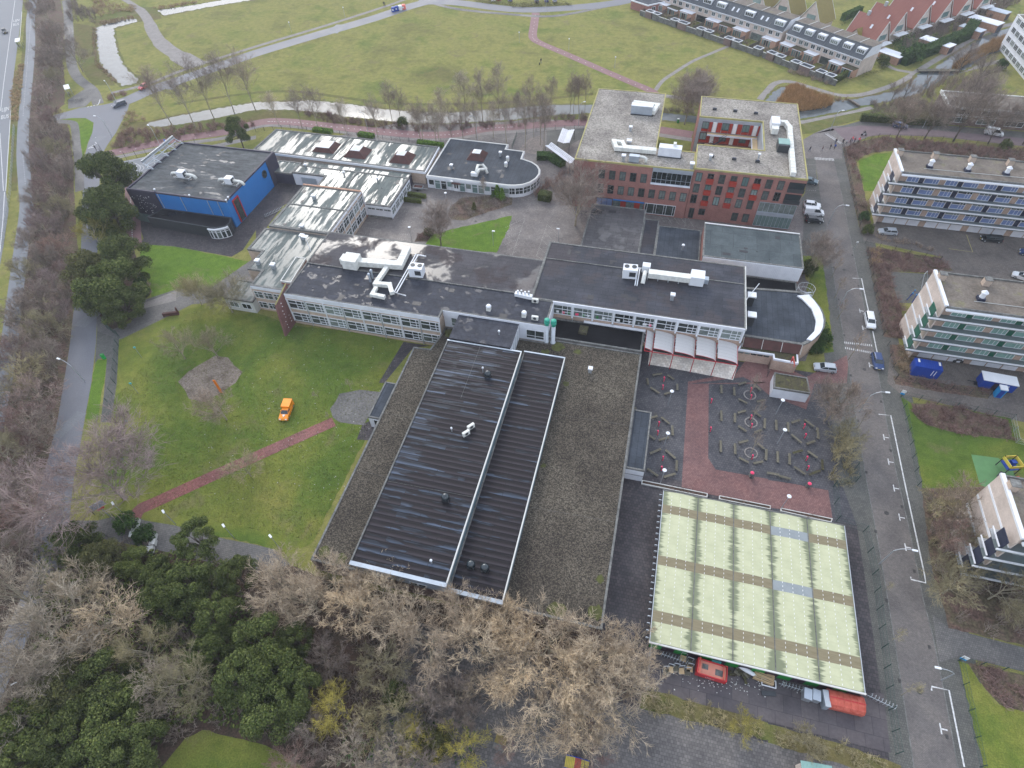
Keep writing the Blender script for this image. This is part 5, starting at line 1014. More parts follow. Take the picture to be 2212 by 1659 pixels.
# --- rear long building with three red pyramid skylights
B = thing('rear_long_building', 'long low building with wet streaked roof and white fascia along the cycle path', 'building', (-87,137,0))
block(B, [(-113.2,137.4),(-60.3,136.1),(-60.9,149.6),(-112.6,150.1)], 3.8, 'beige', 'roofwet', 'coping', pw=.5, ph=.12)
par(MB().prism([(-113.4,137.15),(-60.0,135.85),(-60.0,136.0),(-113.4,137.3)],3.1,3.72).obj('fascia', G['white']), B); par(MB().prism([(-60.1,136.0),(-60.7,149.6),(-60.5,149.6),(-59.9,136.0)],3.1,3.74).obj('fascia', G['white']), B)
bx(B,'roof_ridge',-88.6,-88.2,137,149.6,3.6,3.82,'coping')
def pyramid(x, y, z, w_, d_, h, tw_, lb):
    t = thing('pyramid_skylight', lb, 'skylight', (x,y,z), 0, 'red pyramid skylights'); a = w_/2; b_ = d_/2; s = tw_/2
    MB().add([(-a,-b_,0),(a,-b_,0),(a,b_,0),(-a,b_,0),(-s,-s,h),(s,-s,h),(s,s,h),(-s,s,h)], [(0,1,5,4),(1,2,6,5),(2,3,7,6),(3,0,4,7)]).obj('tiled_base', G['pyr'], t)
    MB().add([(-s-.05,-s-.05,h-.05),(s+.05,-s-.05,h-.05),(s+.05,s+.05,h-.05),(-s-.05,s+.05,h-.05),(0,0,h+.5)], [(0,1,4),(1,2,4),(2,3,4),(3,0,4),(3,2,1,0)]).obj('glass_cap', G['canvas'], t)
pyramid(-92.4,142.7,3.7,6.6,5.4,1.2,4.0,'largest and leftmost red pyramid skylight on the rear roof'); pyramid(-82.2,141.6,3.7,6.6,5.4,1.6,2.9,'middle red pyramid skylight on the rear roof'); pyramid(-68.6,141.4,3.7,6.2,5.4,1.7,2.5,'rightmost red pyramid skylight on the long rear roof')
pyramid(-48.5,147.0,3.5,5.0,5.0,1.5,2.3,'red pyramid skylight on the round-ended building')
simple('service_link', 'low grey link with vents between the blue hall and the rear building', rect(-108.6,-96.2,128.4,134.4), 3.4, 'purple', 'roofwet', 'coping', pw=.4, ph=.1)
simple('roof_link', 'narrow flat link behind the middle building', rect(-96.0,-64.0,132.9,135.6), 3.1, 'purple', 'roofwet', 'coping', pw=.2, ph=.1)
# --- round-ended building
B = thing('round_ended_building', 'one-storey building with half-round glazed end and white fascia', 'building', (-45,135,0))
rp = [(-59.2,134.6),(-36.4,134.3),(-34.6,134.6),(-32.6,135.4),(-31.0,136.9),(-29.9,139.0),(-29.5,141.4),(-29.9,143.6),(-31.0,145.5),(-32.8,147.0),(-35.4,148.0),(-36.0,148.1),(-36.2,152.2),(-41.6,152.4),(-41.6,155.0),(-59.2,155.3)]
block(B, rp, 3.6, 'white2', 'roofdark', 'pale', pw=.35, ph=.12)
par(MB().ring(inset(rp,-.16), inset(rp,-.05), 2.9, 3.45).obj('fascia', G['white']), B)
for q in range(13): 
    x = -58.7+q*1.75; 
    if q == 4: bx(B,'door',x,x+1.6,134.3,134.42,.05,2.3,'white'); bx(B,'door_glass',x+.25,x+.7,134.27,134.29,.9,2.1,'glass'); bx(B,'door_glass',x+.9,x+1.35,134.27,134.29,.9,2.1,'glass'); bx(B,'porch_roof',x-.3,x+2.2,133.6,134.3,2.5,2.65,'pyr')
    else: win(B,x,134.36-.012*q,.15 if q%3 else 1.1,1.6,2.6 if q%3 else 1.65,0,(),(.68,) if q%3 else (),fw=.1,gm='glassg' if q%2 else 'glass')
for i in range(1,8):
    a, b_ = Vector(rp[i]).to_3d(), Vector(rp[i+1]).to_3d(); d = b_-a; L = d.length
    win(B,a.x,a.y,.9,L-.02,1.9,atan2(d.y,d.x),(.5,),(.55,),fw=.1)
# --- blue theatre hall
B = thing('blue_theatre_hall', 'tall cobalt blue hall with dark end panels and wet grey roof', 'building', (-112,104,0))
bp = rect(-130.2,-101.6,106.9,131.2)
block(B, bp, 7.7, 'blue', 'roofblue', 'purple', pw=.35, ph=.3)
bx(B,'dark_panel',-130.3,-121.8,106.74,106.88,0,7.5,'purple'); bx(B,'dark_panel',-101.58,-101.4,126.5,131.3,0,7.6,'purple')
for x in (-121.2,-114.6,-106.9,-104.0): bx(B,'downpipe',x,x+.12,106.66,106.8,3.3,7.3,'zinc')
par(MB().ring(rect(-101.55,-101.35,109.3,111.2),rect(-101.5,-101.4,109.35,111.15),0,0.01).obj('red_frame_base', G['red']), B)
bx(B,'red_frame',-101.56,-101.3,108.9,109.15,.3,6.5,'red'); bx(B,'red_frame',-101.56,-101.3,111.3,111.55,.3,6.5,'red'); bx(B,'red_frame',-101.56,-101.3,109.15,111.3,6.25,6.5,'red'); bx(B,'window_pane',-101.56,-101.42,109.15,111.3,.3,6.25,'glass')
par(MB().tube([(-101.6,124.3,5.0),(-101.44,124.3,5.0)],1.05,18,True).obj('round_window_frame', G['steeld']), B); par(MB().tube([(-101.5,124.3,5.0),(-101.38,124.3,5.0)],.85,18,True).obj('round_window', G['glass']), B)
dots = MB(); rg = random.Random(3)
for q in range(55): x = rg.uniform(-129.8,-123.5); z = rg.uniform(1,6.2); dots.cb(x,106.72,z,.12,.04,.12)
par(dots.obj('light_studs', G['canvas']), B)['kind'] = 'stuff'
lo = [(-121.7,106.7),(-101.9,106.7),(-100.9,104.6),(-101.3,103.0),(-103.2,101.9),(-105.0,101.75),(-123.5,102.5)]
A = simple('hall_foyer', 'low dark foyer with black roof and curved white glazed entrance under the blue wall', lo, 3.1, 'steeld', 'black', 'steeld', pw=.25, ph=.15)
for i in range(5):
    pq = [(-105.4,101.55),(-104.5,101.5),(-103.5,101.6),(-102.5,102.1),(-101.6,102.7),(-100.9,103.6)]; a = Vector(pq[i]).to_3d(); b_ = Vector(pq[i+1]).to_3d(); d = b_-a
    win(A,a.x,a.y-.06,0,d.length,2.4,atan2(d.y,d.x),(),(.78,),fw=.14)
par(MB().tube([(p[0],p[1]-.15,2.75) for p in pq],.25,5,True).obj('white_canopy_band', G['white']), A)
A = thing('glass_screen', 'curved glass screen at the west corner of the blue hall', 'glass wall', (-131,106,0)); sc = [c(0,1,1180,240,2.6), c(0,1,1195,285,2.6), c(0,1,1240,300,2.6), c(0,1,1430,305,2.6)]; sc = [(-129.9,109.5),(-131.3,107.6),(-130.6,105.2),(-128.5,104.3),(-123.6,103.9)]
for i in range(4):
    a, b_ = sc[i], sc[i+1]; m = MB().add([(a[0],a[1],0),(b_[0],b_[1],0),(b_[0],b_[1],2.6),(a[0],a[1],2.6),(a[0]+.05,a[1]+.05,0),(b_[0]+.05,b_[1]+.05,0),(b_[0]+.05,b_[1]+.05,2.6),(a[0]+.05,a[1]+.05,2.6)],[(0,1,2,3),(5,4,7,6),(3,2,6,7)]); par(m.obj('pane', G['glassg']), A)
# roof terrace rail and units on the blue hall
A = thing('sign_lattice', 'long white steel lattice along the west edge of the blue hall roof', 'steel frame', (-131,118,7.8)); m = MB()
m.tube([(0,-1.8,1.6),(0,12.0,1.6)],.14,4).tube([(0,-1.8,.6),(0,12.0,.6)],.14,4)
for q in range(24): m.cb(-.15,-1.6+q*.58,2.0,.5,.3,.5)
for q in range(5): m.tube([(0,-1.8+q*3.4,1.6),(2.5,-1.8+q*3.4,.3)],.12,4).tube([(0,-1.8+q*3.4,.2),(2.5,-1.8+q*3.4,.2)],.12,4)
m.obj('lattice', G['steel'], A)
for i, (u, v, lb) in enumerate(((1060,770,'left white air handler with two round ducts on the blue hall'),(1880,880,'right white air handler with two round ducts on the blue hall'))):
    p = k(480,520,500,u,v,7.7)+Vector((0,-.2,0)); t = thing('air_handler', lb, 'ventilation unit', p, 0, 'twin-duct air handlers')
    MB().cb(0,0,1.3,1.9,1.7,1.5).obj('casing', G['white'], t); MB().cb(1.0,-.1,1.3,.1,1.2,1.1).obj('grille', G['steeld'], t)
    MB().tube([(-.9,0,1.2),(-2.2,0,1.25),(-2.9,0,1.1),(-3.3,0,.5)],.34,10,True).obj('duct', G['offwhite'], t, True); MB().tube([(.9,0,1.2),(2.8,0,1.2),(3.5,0,1.0),(3.9,0,.3)],.36,10,True).obj('duct', G['offwhite'], t, True)
    MB().cb(0,-.7,.35,4.5,.12,.12).cb(0,.7,.35,4.5,.12,.12).cb(-2,0,.2,.12,1.6,.4).cb(2,0,.2,.12,1.6,.4).obj('stand', G['steel'], t)
for u, v, lb in ((565,1010,'lone small white vent at the left of the blue hall roof'),(1165,1110,'small vent in the centre front of the blue hall roof'),(1835,1145,'upper of two small vents near the right front corner of the blue hall roof'),(1800,1195,'lower of two small vents near the right front corner of the blue hall roof')): vent(*k(480,520,500,u,v,7.4)[:2],7.35,.7,lb,'pipe',1.2)
# --- rooftop plant on the school
def duct(name, lb, path, w_, h_, z, mat='offwhite', cat='air duct'):
    t = thing(name, lb, cat, (path[0][0], path[0][1], z)); o = Vector((path[0][0], path[0][1], z))
    for i in range(len(path)-1):
        a = Vector(path[i]).to_3d(); b_ = Vector(path[i+1]).to_3d(); d = b_-a; m_ = (a+b_)/2; q = m_-Vector((o.x,o.y,0))
        MB().cb(q.x,q.y,.35+h_/2+.003*i,d.length+w_*.98,w_,h_,atan2(d.y,d.x)).obj('duct_run', G[mat], t)
        n_ = int(d.length/1.6)
        for e in range(1, n_+1): pe = a.lerp(b_, e/(n_+1)); MB().cb(pe.x-o.x,pe.y-o.y,.35+h_/2,.09,w_+.08,h_+.08,atan2(d.y,d.x)).obj('flange', G['pale'], t)
        for e in (0.1,.9): pe = a.lerp(b_, e); MB().cb(pe.x-o.x,pe.y-o.y,.16,.2,w_*.8,.34,atan2(d.y,d.x)).obj('foot', G['steeld'], t)
    return t
m1 = lambda x, y, z=9.6: tuple(c(1,1,x,y,z)[:2])
duct('roof_duct', 'long white duct with two angled branches on the main school roof', [m1(800,590), m1(1240,625), m1(1300,500)], 1.5, 1.2, 8.4)
duct('roof_duct', 'white branch duct running toward the windows on the main school roof', [m1(1120,650), m1(1030,780), m1(1150,790), m1(1170,850)], .9, .8, 8.4)
duct('roof_duct', 'short hooked white duct nearest the school windows', [m1(1030,820), m1(1000,870), m1(1095,890)], .75, .7, 8.4)
t = thing('air_handler', 'big white air handler at the left end of the school roof duct', 'ventilation unit', c(1,1,840,640,8.4)); MB().cb(0,0,1.3,3.2,3.0,2.2).obj('casing', G['offwhite'], t); MB().cb(-2.0,.4,1.2,1.0,2.0,1.4).obj('intake', G['offwhite'], t); MB().cb(0,0,.1,3.0,2.6,.2).obj('stand', G['steeld'], t)
def chiller(p, lb, s=1):
    t = thing('chiller', lb, 'air conditioner', p, .08, 'white rooftop chillers', s=s); MB().cb(0,0,1.3,2.9,2.1,2.2).obj('casing', G['white'], t)
    for sx_ in (-.75,.75): MB().tube([(sx_,.2,2.4),(sx_,.2,2.52)],.5,14,True).obj('fan', G['steeld'], t)
    MB().cb(.5,-1.07,1.35,1.3,.06,1.1).obj('grille', G['steeld'], t); MB().cb(0,0,.1,2.7,1.8,.2).obj('stand', G['steeld'], t)
chiller(c(1,1,1390,730,8.4)+Vector((0,.5,0)), 'white chiller with two fans beside the school duct'); chiller(c(2,1,1010,745,8.5)+Vector((0,.6,0)), 'white chiller with two fans on the class block roof')
m = thing('pipe_run', 'pair of thin white pipes zigzagging across the main school roof', 'pipe', c(1,1,1200,860,8.5)); pz = [c(1,1,x,y,8.9)-m.location for x, y in ((1275,890),(1195,865),(1380,540),(1450,550))]
MB().tube([tuple(p) for p in pz],.13,6).tube([tuple(p+Vector((.55,-.1,0))) for p in pz],.13,6).obj('pipe', G['white'], m)
m = thing('pipe_run', 'three short white pipes beside the class roof chiller', 'pipe', c(2,1,1065,810,8.5)); pz = [c(2,1,x,y,8.9)-m.location for x, y in ((1062,808),(1090,655),(1135,660))]; MB().tube([tuple(p) for p in pz],.12,6).tube([tuple(p+Vector((.4,0,0))) for p in pz],.12,6).obj('pipe', G['white'], m)
t = thing('air_handler', 'long white air handling unit with tall end box on the class block roof', 'ventilation unit', c(2,1,1350,760,8.5)+Vector((0,.3,0)))
p2 = lambda x, y: c(2,1,x,y,9.8)-t.location
a = p2(1180,700); b_ = p2(1540,745); MB().cb((a.x+b_.x)/2,(a.y+b_.y)/2,1.2,(b_-a).length,1.5,1.2,atan2((b_-a).y,(b_-a).x)).obj('duct', G['offwhite'], t)
e = p2(1600,745); MB().cb(e.x,e.y,1.35,2.7,2.6,2.1).obj('casing', G['white'], t); MB().cb(e.x+1.8,e.y,1.1,.9,1.2,1.0).obj('intake', G['zinc'], t); e = p2(1160,650); MB().cb(e.x,e.y,1.2,1.6,1.4,1.6).obj('end_box', G['white'], t); e = p2(1145,720); MB().tube([(e.x,e.y+1.3,1.2),(e.x,e.y,1.1),(e.x-.1,e.y-1.2,.1)],.42,8,True).obj('duct', G['offwhite'], t)
for q in range(5): e = a.lerp(b_, q/4); MB().cb(e.x,e.y,.3,.2,1.3,.6).obj('foot', G['steel'], t)
for (j, x, y, lb, kd, h_) in ((1,2012,1020,'white domed vent left of centre on the front school roof','mush',1.3),):
    vent(*c(1,1,x,y,8.3)[:2],8.3,h_,lb,kd,1.1)
vent(*c(2,1,105,1075,8.3)[:2],8.3,1.3,'white domed vent above the white-walled corner','mush',1.1); acbox(*c(2,1,200,955,8.3)[:2],8.3,'white slatted unit near the end of the front school roof'); acbox(*c(2,1,198,1105,8.3)[:2],8.3,'white unit at the very corner of the front school roof')
vent(*c(2,1,1380,930,8.4)[:2],8.4,1.5,'square white-capped vent on the class block roof','box',1.1)
t = thing('plant_tray', 'long white tray of small fans and pipes on the school roof joint', 'ventilation unit', c(2,1,100,910,8.4)); MB().cb(0,0,.5,3.6,.9,.7,-.1).obj('tray', G['white'], t)
for q in range(4): MB().tube([(-1.2+q*.75,.1,.8),(-1.2+q*.75,.1,1.5+.2*(q%2))],.2,8,True).obj('pipe', G['steel'] if q%2 else G['white'], t)
t = thing('roof_flue', 'pair of zinc flues behind the branch duct on the school roof', 'pipe', c(1,1,1000,760,8.4))
for q in range(2): MB().tube([(0,q*1.2-.6,0),(0,q*1.2-.6,1.8)],.2,8,True).obj('pipe', G['zinc'], t); MB().lathe([(.2,1.8),(.34,1.85),(.3,2.15),(.1,2.3)],0,q*1.2-.6,8).obj('cap', G['zinc'], t)
for (x, y, z, lb) in ((505,60,7.6,'uppermost white box vent on the west wing'),(405,320,7.0,'white box vent at the inner ridge of the west wing'),(405,405,6.9,'white box vent just below the inner ridge of the west wing'),(22,620,6.9,'white box vent at the left edge of the west wing'),(155,655,6.9,'white box vent by the low cabin on the west wing')):
    vent(*c(1,1,x,y,z)[:2],z-.1,1.2,lb,'box',1.2)
t = thing('satellite_mast', 'thin white mast with square panel leaning on the school roof edge', 'mast', c(1,1,475,515,8.4)); MB().tube([(0,0,0),(-.5,.4,3.6)],.07,5).obj('pole', G['white'], t); MB().cb(-.5,.4,3.7,1.3,.9,.12).obj('panel', G['white'], t)
t = thing('roof_cabin', 'small raised roof box with brick side on the west wing', 'roof structure', c(1,1,330,690,7.2)); block(t, [(p.x,p.y) for p in [c(1,1,345,560,7.7), c(1,1,210,765,7.7), c(1,1,300,780,7.7), c(1,1,430,570,7.7)]], 7.7, 'brick', 'roofwet', 'pale', z0=6.8, pw=.15, ph=.05)
for (x, y, lb) in ((2065,905,'upper of two square chimney vents right of the class block'),(2065,1075,'lower of two square chimney vents right of the class block')):
    p = c(2,1,x-20,y+60,4.5); t = thing('roof_chimney', lb, 'chimney', (p.x,p.y,4.4), 0, 'square chimney vents'); MB().cb(0,0,1.2,1.3,1.2,2.4).obj('shaft', G['steeld'], t); MB().cb(0,0,2.5,1.7,1.5,.3).obj('cap', G['white'], t)
t = thing('flag_pole', 'slanting white pole on the class block east edge', 'pole', c(2,1,2025,930,8.4)); MB().tube([(0,0,0),(1.6,1.5,3.2)],.08,5).obj('pole', G['white'], t)
for (x, y, lb, kd) in ((1690,1450,'white box vent at the left of the round-ended roof','box'),(2112,1340,'white box vent behind the curved end roof','box'),(2175,1380,'upper right white vent near the curved roof end','mush'),(2160,1430,'lower right white vent near the curved roof end','mush')): vent(*c(1,0,x,y,3.8)[:2],3.5,1.3,lb,kd,1.0)
t = thing('roof_duct', 'bent white twin duct on the round-ended building roof', 'air duct', c(1,0,1890,1530,3.5)); e = lambda x, y, z=4.8: tuple(c(1,0,x,y,z)-t.location)
MB().tube([e(1900,1490),e(1915,1430),e(1960,1425),e(1990,1460,4.4)],.38,8,True).tube([e(1910,1500),e(1930,1465),e(1985,1460),e(2000,1500,3.8)],.38,8,True).obj('duct', G['offwhite'], t, True); MB().cb(0,0,.9,1.8,1.0,.9).obj('fan_box', G['white'], t)
for (x, y, lb) in ((760,1505,'dark cowl on the middle wet roof'),(1050,1560,'white cowl in the glare on the middle wet roof'),(430,1440,'row of dark stub pipes near the blue hall')):
    vent(*c(1,0,x,y,3.8)[:2],3.6,.9,lb,'pipe',1.8)

# patched felt, drains and moss on the flat roofs
rr = random.Random(44); mossp = MN('moss_patch', [(.05,.05,.02),(.10,.11,.03)], 2, .95); feltm = flat('new_felt', (.022,.022,.026), .5)
for nm, x0, x1, y0, y1, z, n in (('school_main_block',-68,-22,79,98,8.31,12),('school_class_block',-18,20,89,105,8.41,10),('assembly_block',-12.5,-1,108,128,4.01,4),('school_west_wing',-85,-71,101,117,7.51,4),('middle_building',-69,-65,120,131,3.71,3),('rear_long_building',-110,-63,139,148,3.69,6),('round_ended_building',-57,-38,136,150,3.49,5),('blue_theatre_hall',-128,-104,109,129,7.41,7),('white_hall',15,33,112,121,6.79,4)):
    Bq = bpy.data.objects[nm]
    for q in range(n):
        x, y = rr.uniform(x0,x1), rr.uniform(y0,y1); w_, d_ = rr.uniform(.5,2.2), rr.uniform(.5,1.4)
        par(MB().cb(x,y,z+.02+q*.0011,w_,d_,.012,rr.choice((0,0,pi/2))).obj('felt_patch', feltm), Bq)
        if q % 3 == 0: par(MB().lathe([(.16,z),(.16,z+.07),(.1,z+.09)],rr.uniform(x0,x1),rr.uniform(y0,y1),8).obj('roof_drain', G['steeld']), Bq)
Bq = bpy.data.objects['sports_hall']
def blob(x, y, z, r, seed): g_ = random.Random(seed); return [(x+cos(a*.45)*r*g_.uniform(.6,1.2), y+sin(a*.45)*r*g_.uniform(.6,1.2), z) for a in range(14)]
for i, (x, y, r) in enumerate(((-12.4,79.6,1.3),(-14.6,77.5,1.0),(-8.5,79,.8),(2.6,30,1.2),(2.4,35,.7),(-3,28.8,1.5),(-39,29.5,1.0),(-36.2,28.9,1.3),(-37.2,79,1.1),(-34.6,78.6,1.2),(-9.2,70.5,.6),(-9.6,52,.5))):
    par(MB().face(blob(x,y,3.79+.001*i,r,i)).obj('moss_patch', mossp), Bq)
# --- red brick apartment building
B = thing('red_brick_building', 'four-storey red brick building with gravel roofs, yellow roof edge and courtyard', 'building', (8,134,0))
block(B, [(-19.2,133.9),(9.3,133.9),(9.3,142.6),(-.2,142.6),(-.2,173.4),(-19.2,173.4)], 13.2, 'brick', 'gravelpale', 'yellowtrim', pw=.25, ph=.12)
ro = rect(9.4,34.6,134.2,172.5); ri = rect(9.4,25.3,145.7,160.5)
U = [(9.4,134.2),(34.6,134.2),(34.6,172.5),(9.4,172.5),(9.4,160.6),(25.3,160.6),(25.3,145.7),(9.4,145.7)]
block(B, U, 13.7, 'brick', 'gravelpale', 'yellowtrim', pw=.25, ph=.12)
px = [10.0+q*2.655 for q in range(8)]
for r, zt in enumerate((12.7,9.75,6.85)):
    for q, x in enumerate(px):
        if q > 5 and r == 2: continue
        o = win(B, x, 134.18, zt-2.3, 1.42, 2.3, 0, (.5,), (), fm='steeld', gm='glassg' if (q*3+r) % 4 == 0 else 'glass', fw=.12)
        if (q == 1) or (q == 3) or (q == 5 and r < 2): bx(B, 'balcony', x-.12, x+1.55, 133.55, 134.15, zt-2.45, zt-1.35, 'redpanel')
for x, w_, z in ((10.3,1.2,.3),(12.6,1.5,1.5),(20.6,1.45,.9),(23.2,1.45,.9)): win(B, x, 134.18, z, w_, 3.1-z if z < 1 else 1.7, 0, (.5,), (), fm='steeld', fw=.12)
for z in (10.2,7.2): bx(B, 'corner_balcony', 31.0,34.5,134.0,134.19,z+.2,z+2.4,'carglass'); bx(B, 'balcony_rail', 31.0,34.7,133.85,133.98,z-.05,z+.95,'steeld')
win(B,26.0,134.12,4.3,8.5,2.6,0,(.14,.28,.42,.56,.7,.85),(),fm='zinc'); bx(B,'glass_band',26.0,34.5,133.98,134.16,3.4,4.3,'zinc'); win(B,26.0,134.12,.3,8.5,3.1,0,(.1,.2,.3,.4,.5,.6,.7,.8,.9),(),fm='zinc',gm='glassg')
for q in range(5): win(B, -13.0+q*2.55, 133.88, 8.7, 1.5, 2.3, 0, (.5,), (.2,), fm='steeld', fw=.12)
for q in range(9): win(B, -13.0+q*2.545, 133.88, 4.8, 1.5, 2.3, 0, (.5,), (.2,), fm='steeld', fw=.12)
win(B,-.2,133.9,9.0,9.3,3.0,0,tuple(q/8 for q in range(1,8)),(.35,),fm='zinc'); bx(B,'glass_band',-.2,9.2,133.75,133.88,12.0,12.9,'zinc'); bx(B,'sill',-.25,9.2,133.5,133.87,8.7,8.98,'white2')
win(B,-13.0,133.88,.3,4.1,3.1,0,(.33,.66),(),fm='steeld',gm='glassb'); win(B,-8.8,133.88,.3,7.8,2.8,0,(.2,.4,.6,.8),(),fm='steeld'); bx(B,'blue_band',-8.8,-.9,133.6,133.87,3.12,3.35,'blue')
for q in (1,3): bx(B,'red_panel',-8.6+q*1.75,-7.2+q*1.75,133.74,133.8,.4,3.0,'redpanel')
win(B,-.7,133.86,.4,7.6,2.9,0,(.08,.3,.38,.62,.7,.92),(),fm='white')
# courtyard front, galleries
bx(B,'court_cladding',9.45,25.25,160.35,160.55,9.7,13.3,'zinc'); bx(B,'court_cladding',9.45,10.3,160.33,160.35,0,12.7,'zinc'); bx(B,'court_wall',25.1,25.28,145.9,160.3,0,13.3,'zinc')
for z in (9.9,6.9,3.9):
    for q in range(3):
        x = 10.5+q*5.15; win(B,x,160.33,z+.7,1.7,1.9,0,(.5,),(),fm='steeld',gm='glassg'); bx(B,'red_panel',x,x+1.7,160.2,160.32,z,z+.66,'redpanel'); bx(B,'red_panel',x+1.8,x+2.6,160.2,160.32,z,z+2.6,'redpanel'); bx(B,'white_panel',x+2.75,x+3.7,160.18,160.32,z,z+2.6,'canvas'); bx(B,'red_panel',x+3.85,x+5.0,160.2,160.32,z,z+2.6,'redpanel')
for z in (9.55,6.55,3.55): bx(B,'gallery',12.2,25.0,159.2,160.2,z-.12,z+.12,'planks'); bx(B,'gallery_edge',12.2,25.0,159.05,159.2,z-.25,z+.18,'white2'); bx(B,'gallery',23.7,25.05,146,159,z-.13,z+.11,'planks'); bx(B,'gallery_edge',23.55,23.7,146,159,z-.25,z+.18,'white2')
m = MB()
for q in range(14): m.cb(13.2+q*.28,158.4,6.5+q*.21,.3,.9,.05)
m.tube([(13.1,157.95,7.3),(17.2,157.95,10.4)],.05,4).tube([(13.1,158.9,7.3),(17.2,158.9,10.4)],.05,4); par(m.obj('steel_stair', G['steeld']), B)['kind'] = 'stuff'
r_ = lambda x, y, z=13.6: k(2650,330,600,x,y,z)
for i, (x, y) in enumerate(((520,365),(815,392),(1113,425),(800,1085),(1135,1120),(480,1045))):
    vent_t = thing('roof_light', '%s small dark box skylight on the gravel roof, %s courtyard' % (nth(i % 3), 'north of the' if i < 3 else 'south of the'), 'skylight', r_(x,y)); MB().cb(0,0,.25,1.0,.5,.45).obj('frame', G['steeld'], vent_t); MB().cb(0,0,.5,.9,.4,.08).obj('glass', G['navy'], vent_t)
vent(*r_(455,1085)[:2],13.5,1.4,'white-capped grey vent on the south-west of the courtyard roof','box'); vent(*r_(1145,1080)[:2],13.5,1.5,'white-capped pipe behind a dark skylight on the right roof','pipe',1.6)
rp_ = lambda x, y: tuple(r_(x,y,14.6)[:2])
duct('roof_duct', 'long white duct running down the east side of the brick building roof', [rp_(1400,540), rp_(1540,545), rp_(1600,620), rp_(1655,1270)], 1.1, 1.0, 13.6)
t = thing('air_handler', 'white ribbed air handler beside the courtyard corner', 'ventilation unit', r_(1370,640)); MB().cb(0,.6,1.2,2.0,3.8,1.8).obj('casing', G['white'], t); MB().cb(-.1,-2.6,1.0,1.6,1.8,1.4).obj('outlet', G['offwhite'], t); MB().cb(0,0,.15,1.8,5,.3).obj('stand', G['steeld'], t)
t = thing('roof_access', 'dark glass-topped roof access box on the east wing', 'roof structure', r_(1490,930)); MB().cb(0,0,.9,2.6,3.6,1.8).obj('box', G['greencl'] if False else G['steeld'], t); MB().cb(0,.2,1.85,2.6,2.8,.1).obj('glass_top', G['glassgs'], t)
l_ = lambda x, y, z=13.1: c(2,0,x,y,z)
t = thing('air_handler', 'large grey air handler on the back of the left gravel roof', 'ventilation unit', l_(1130,985)); MB().cb(-.4,.2,1.2,5.6,1.9,2.2,-.02).obj('casing', G['zinc'], t); MB().cb(-.4,.2,2.33,5.7,2.0,.1,-.02).obj('lid', G['white2'], t); MB().cb(-.2,0,.1,6,2.1,.2).obj('stand', G['steeld'], t)
lp = lambda x, y: tuple(l_(x,y,14.2)[:2])
duct('roof_duct', 'white U-shaped duct behind the grey air handler', [lp(1225,960), lp(1260,905), lp(1065,880)], 1.0, 1.0, 13.1)
t = thing('air_handler', 'large white ribbed air handler at the front of the left gravel roof', 'ventilation unit', l_(1360,1350)); MB().cb(-.1,.3,1.3,5.4,2.1,2.1,-.03).obj('casing', G['white2'], t); MB().cb(.8,.9,2.6,.7,.9,.9).obj('chimney', G['offwhite'], t); MB().cb(0,.2,.12,5.6,2.2,.24).obj('stand', G['steeld'], t)
duct('roof_duct', 'long white looping duct on the left gravel roof', [lp(1230,1300), lp(900,1270), lp(880,1215), lp(950,1225), lp(975,1265), lp(1230,1290)], .95, .95, 13.1)
t = thing('air_handler', 'small grey unit with hooked white duct near the front roof edge', 'ventilation unit', l_(1050,1400)); MB().cb(0,.2,.9,2.4,1.2,1.5).obj('casing', G['zinc'], t); MB().tube([(1.2,.3,1.3),(2.3,.3,1.3),(2.8,.2,1.1),(2.9,.1,.1)],.35,8,True).obj('duct', G['offwhite'], t, True)
vent(*l_(960,1390)[:2],13.1,1.6,'pair-capped white vent left of the small grey unit','box',1.2); vent(*l_(1550,1450)[:2],13.1,1.3,'white box at the joint of the two gravel roofs','box',1.3); vent(*l_(1022,1130)[:2],13.1,1.2,'white slim vent in the middle of the left gravel roof','box'); vent(*l_(1010,1240)[:2],13.1,.9,'low white hatch above the looping duct','box',1.5)
# white roofed bike stores by the play forecourt
for nm, pts_, lb in (('a', [(435,1118),(540,1130),(495,1245),(392,1232)], 'white butterfly-roofed bike shelter in the forecourt'), ('b', [(288,1270),(340,1240),(540,1385),(500,1425)], 'long white sloping roof canopy left of the brick building')):
    q = [c(2,0,x,y,2.7) for x, y in pts_]; t = thing('bike_shelter', lb, 'shelter', (q[0].x,q[0].y,0)); o = Vector((q[0].x,q[0].y,0)); n_ = 7
    for e in range(n_):
        a, b_ = q[0].lerp(q[1], e/n_), q[0].lerp(q[1], (e+1)/n_); d_, f_ = q[3].lerp(q[2], e/n_), q[3].lerp(q[2], (e+1)/n_); dz = abs(e-3)*.12
        MB().add([tuple(p-o+Vector((0,0,dz+w_))) for w_ in (0,.06) for p in (a,b_,f_,d_)], [(3,2,1,0),(4,5,6,7),(0,1,5,4),(1,2,6,5),(2,3,7,6),(3,0,4,7)]).obj('roof_panel', G['white2'], t)
    for p in q: MB().tube([(p.x-o.x,p.y-o.y,0),(p.x-o.x,p.y-o.y,2.7)],.07,5).obj('post', G['steeld'], t)
t = thing('bike_vaults', 'three translucent barrel vaults over a bike store beside the puddled roof', 'shelter', (-17,107,0))
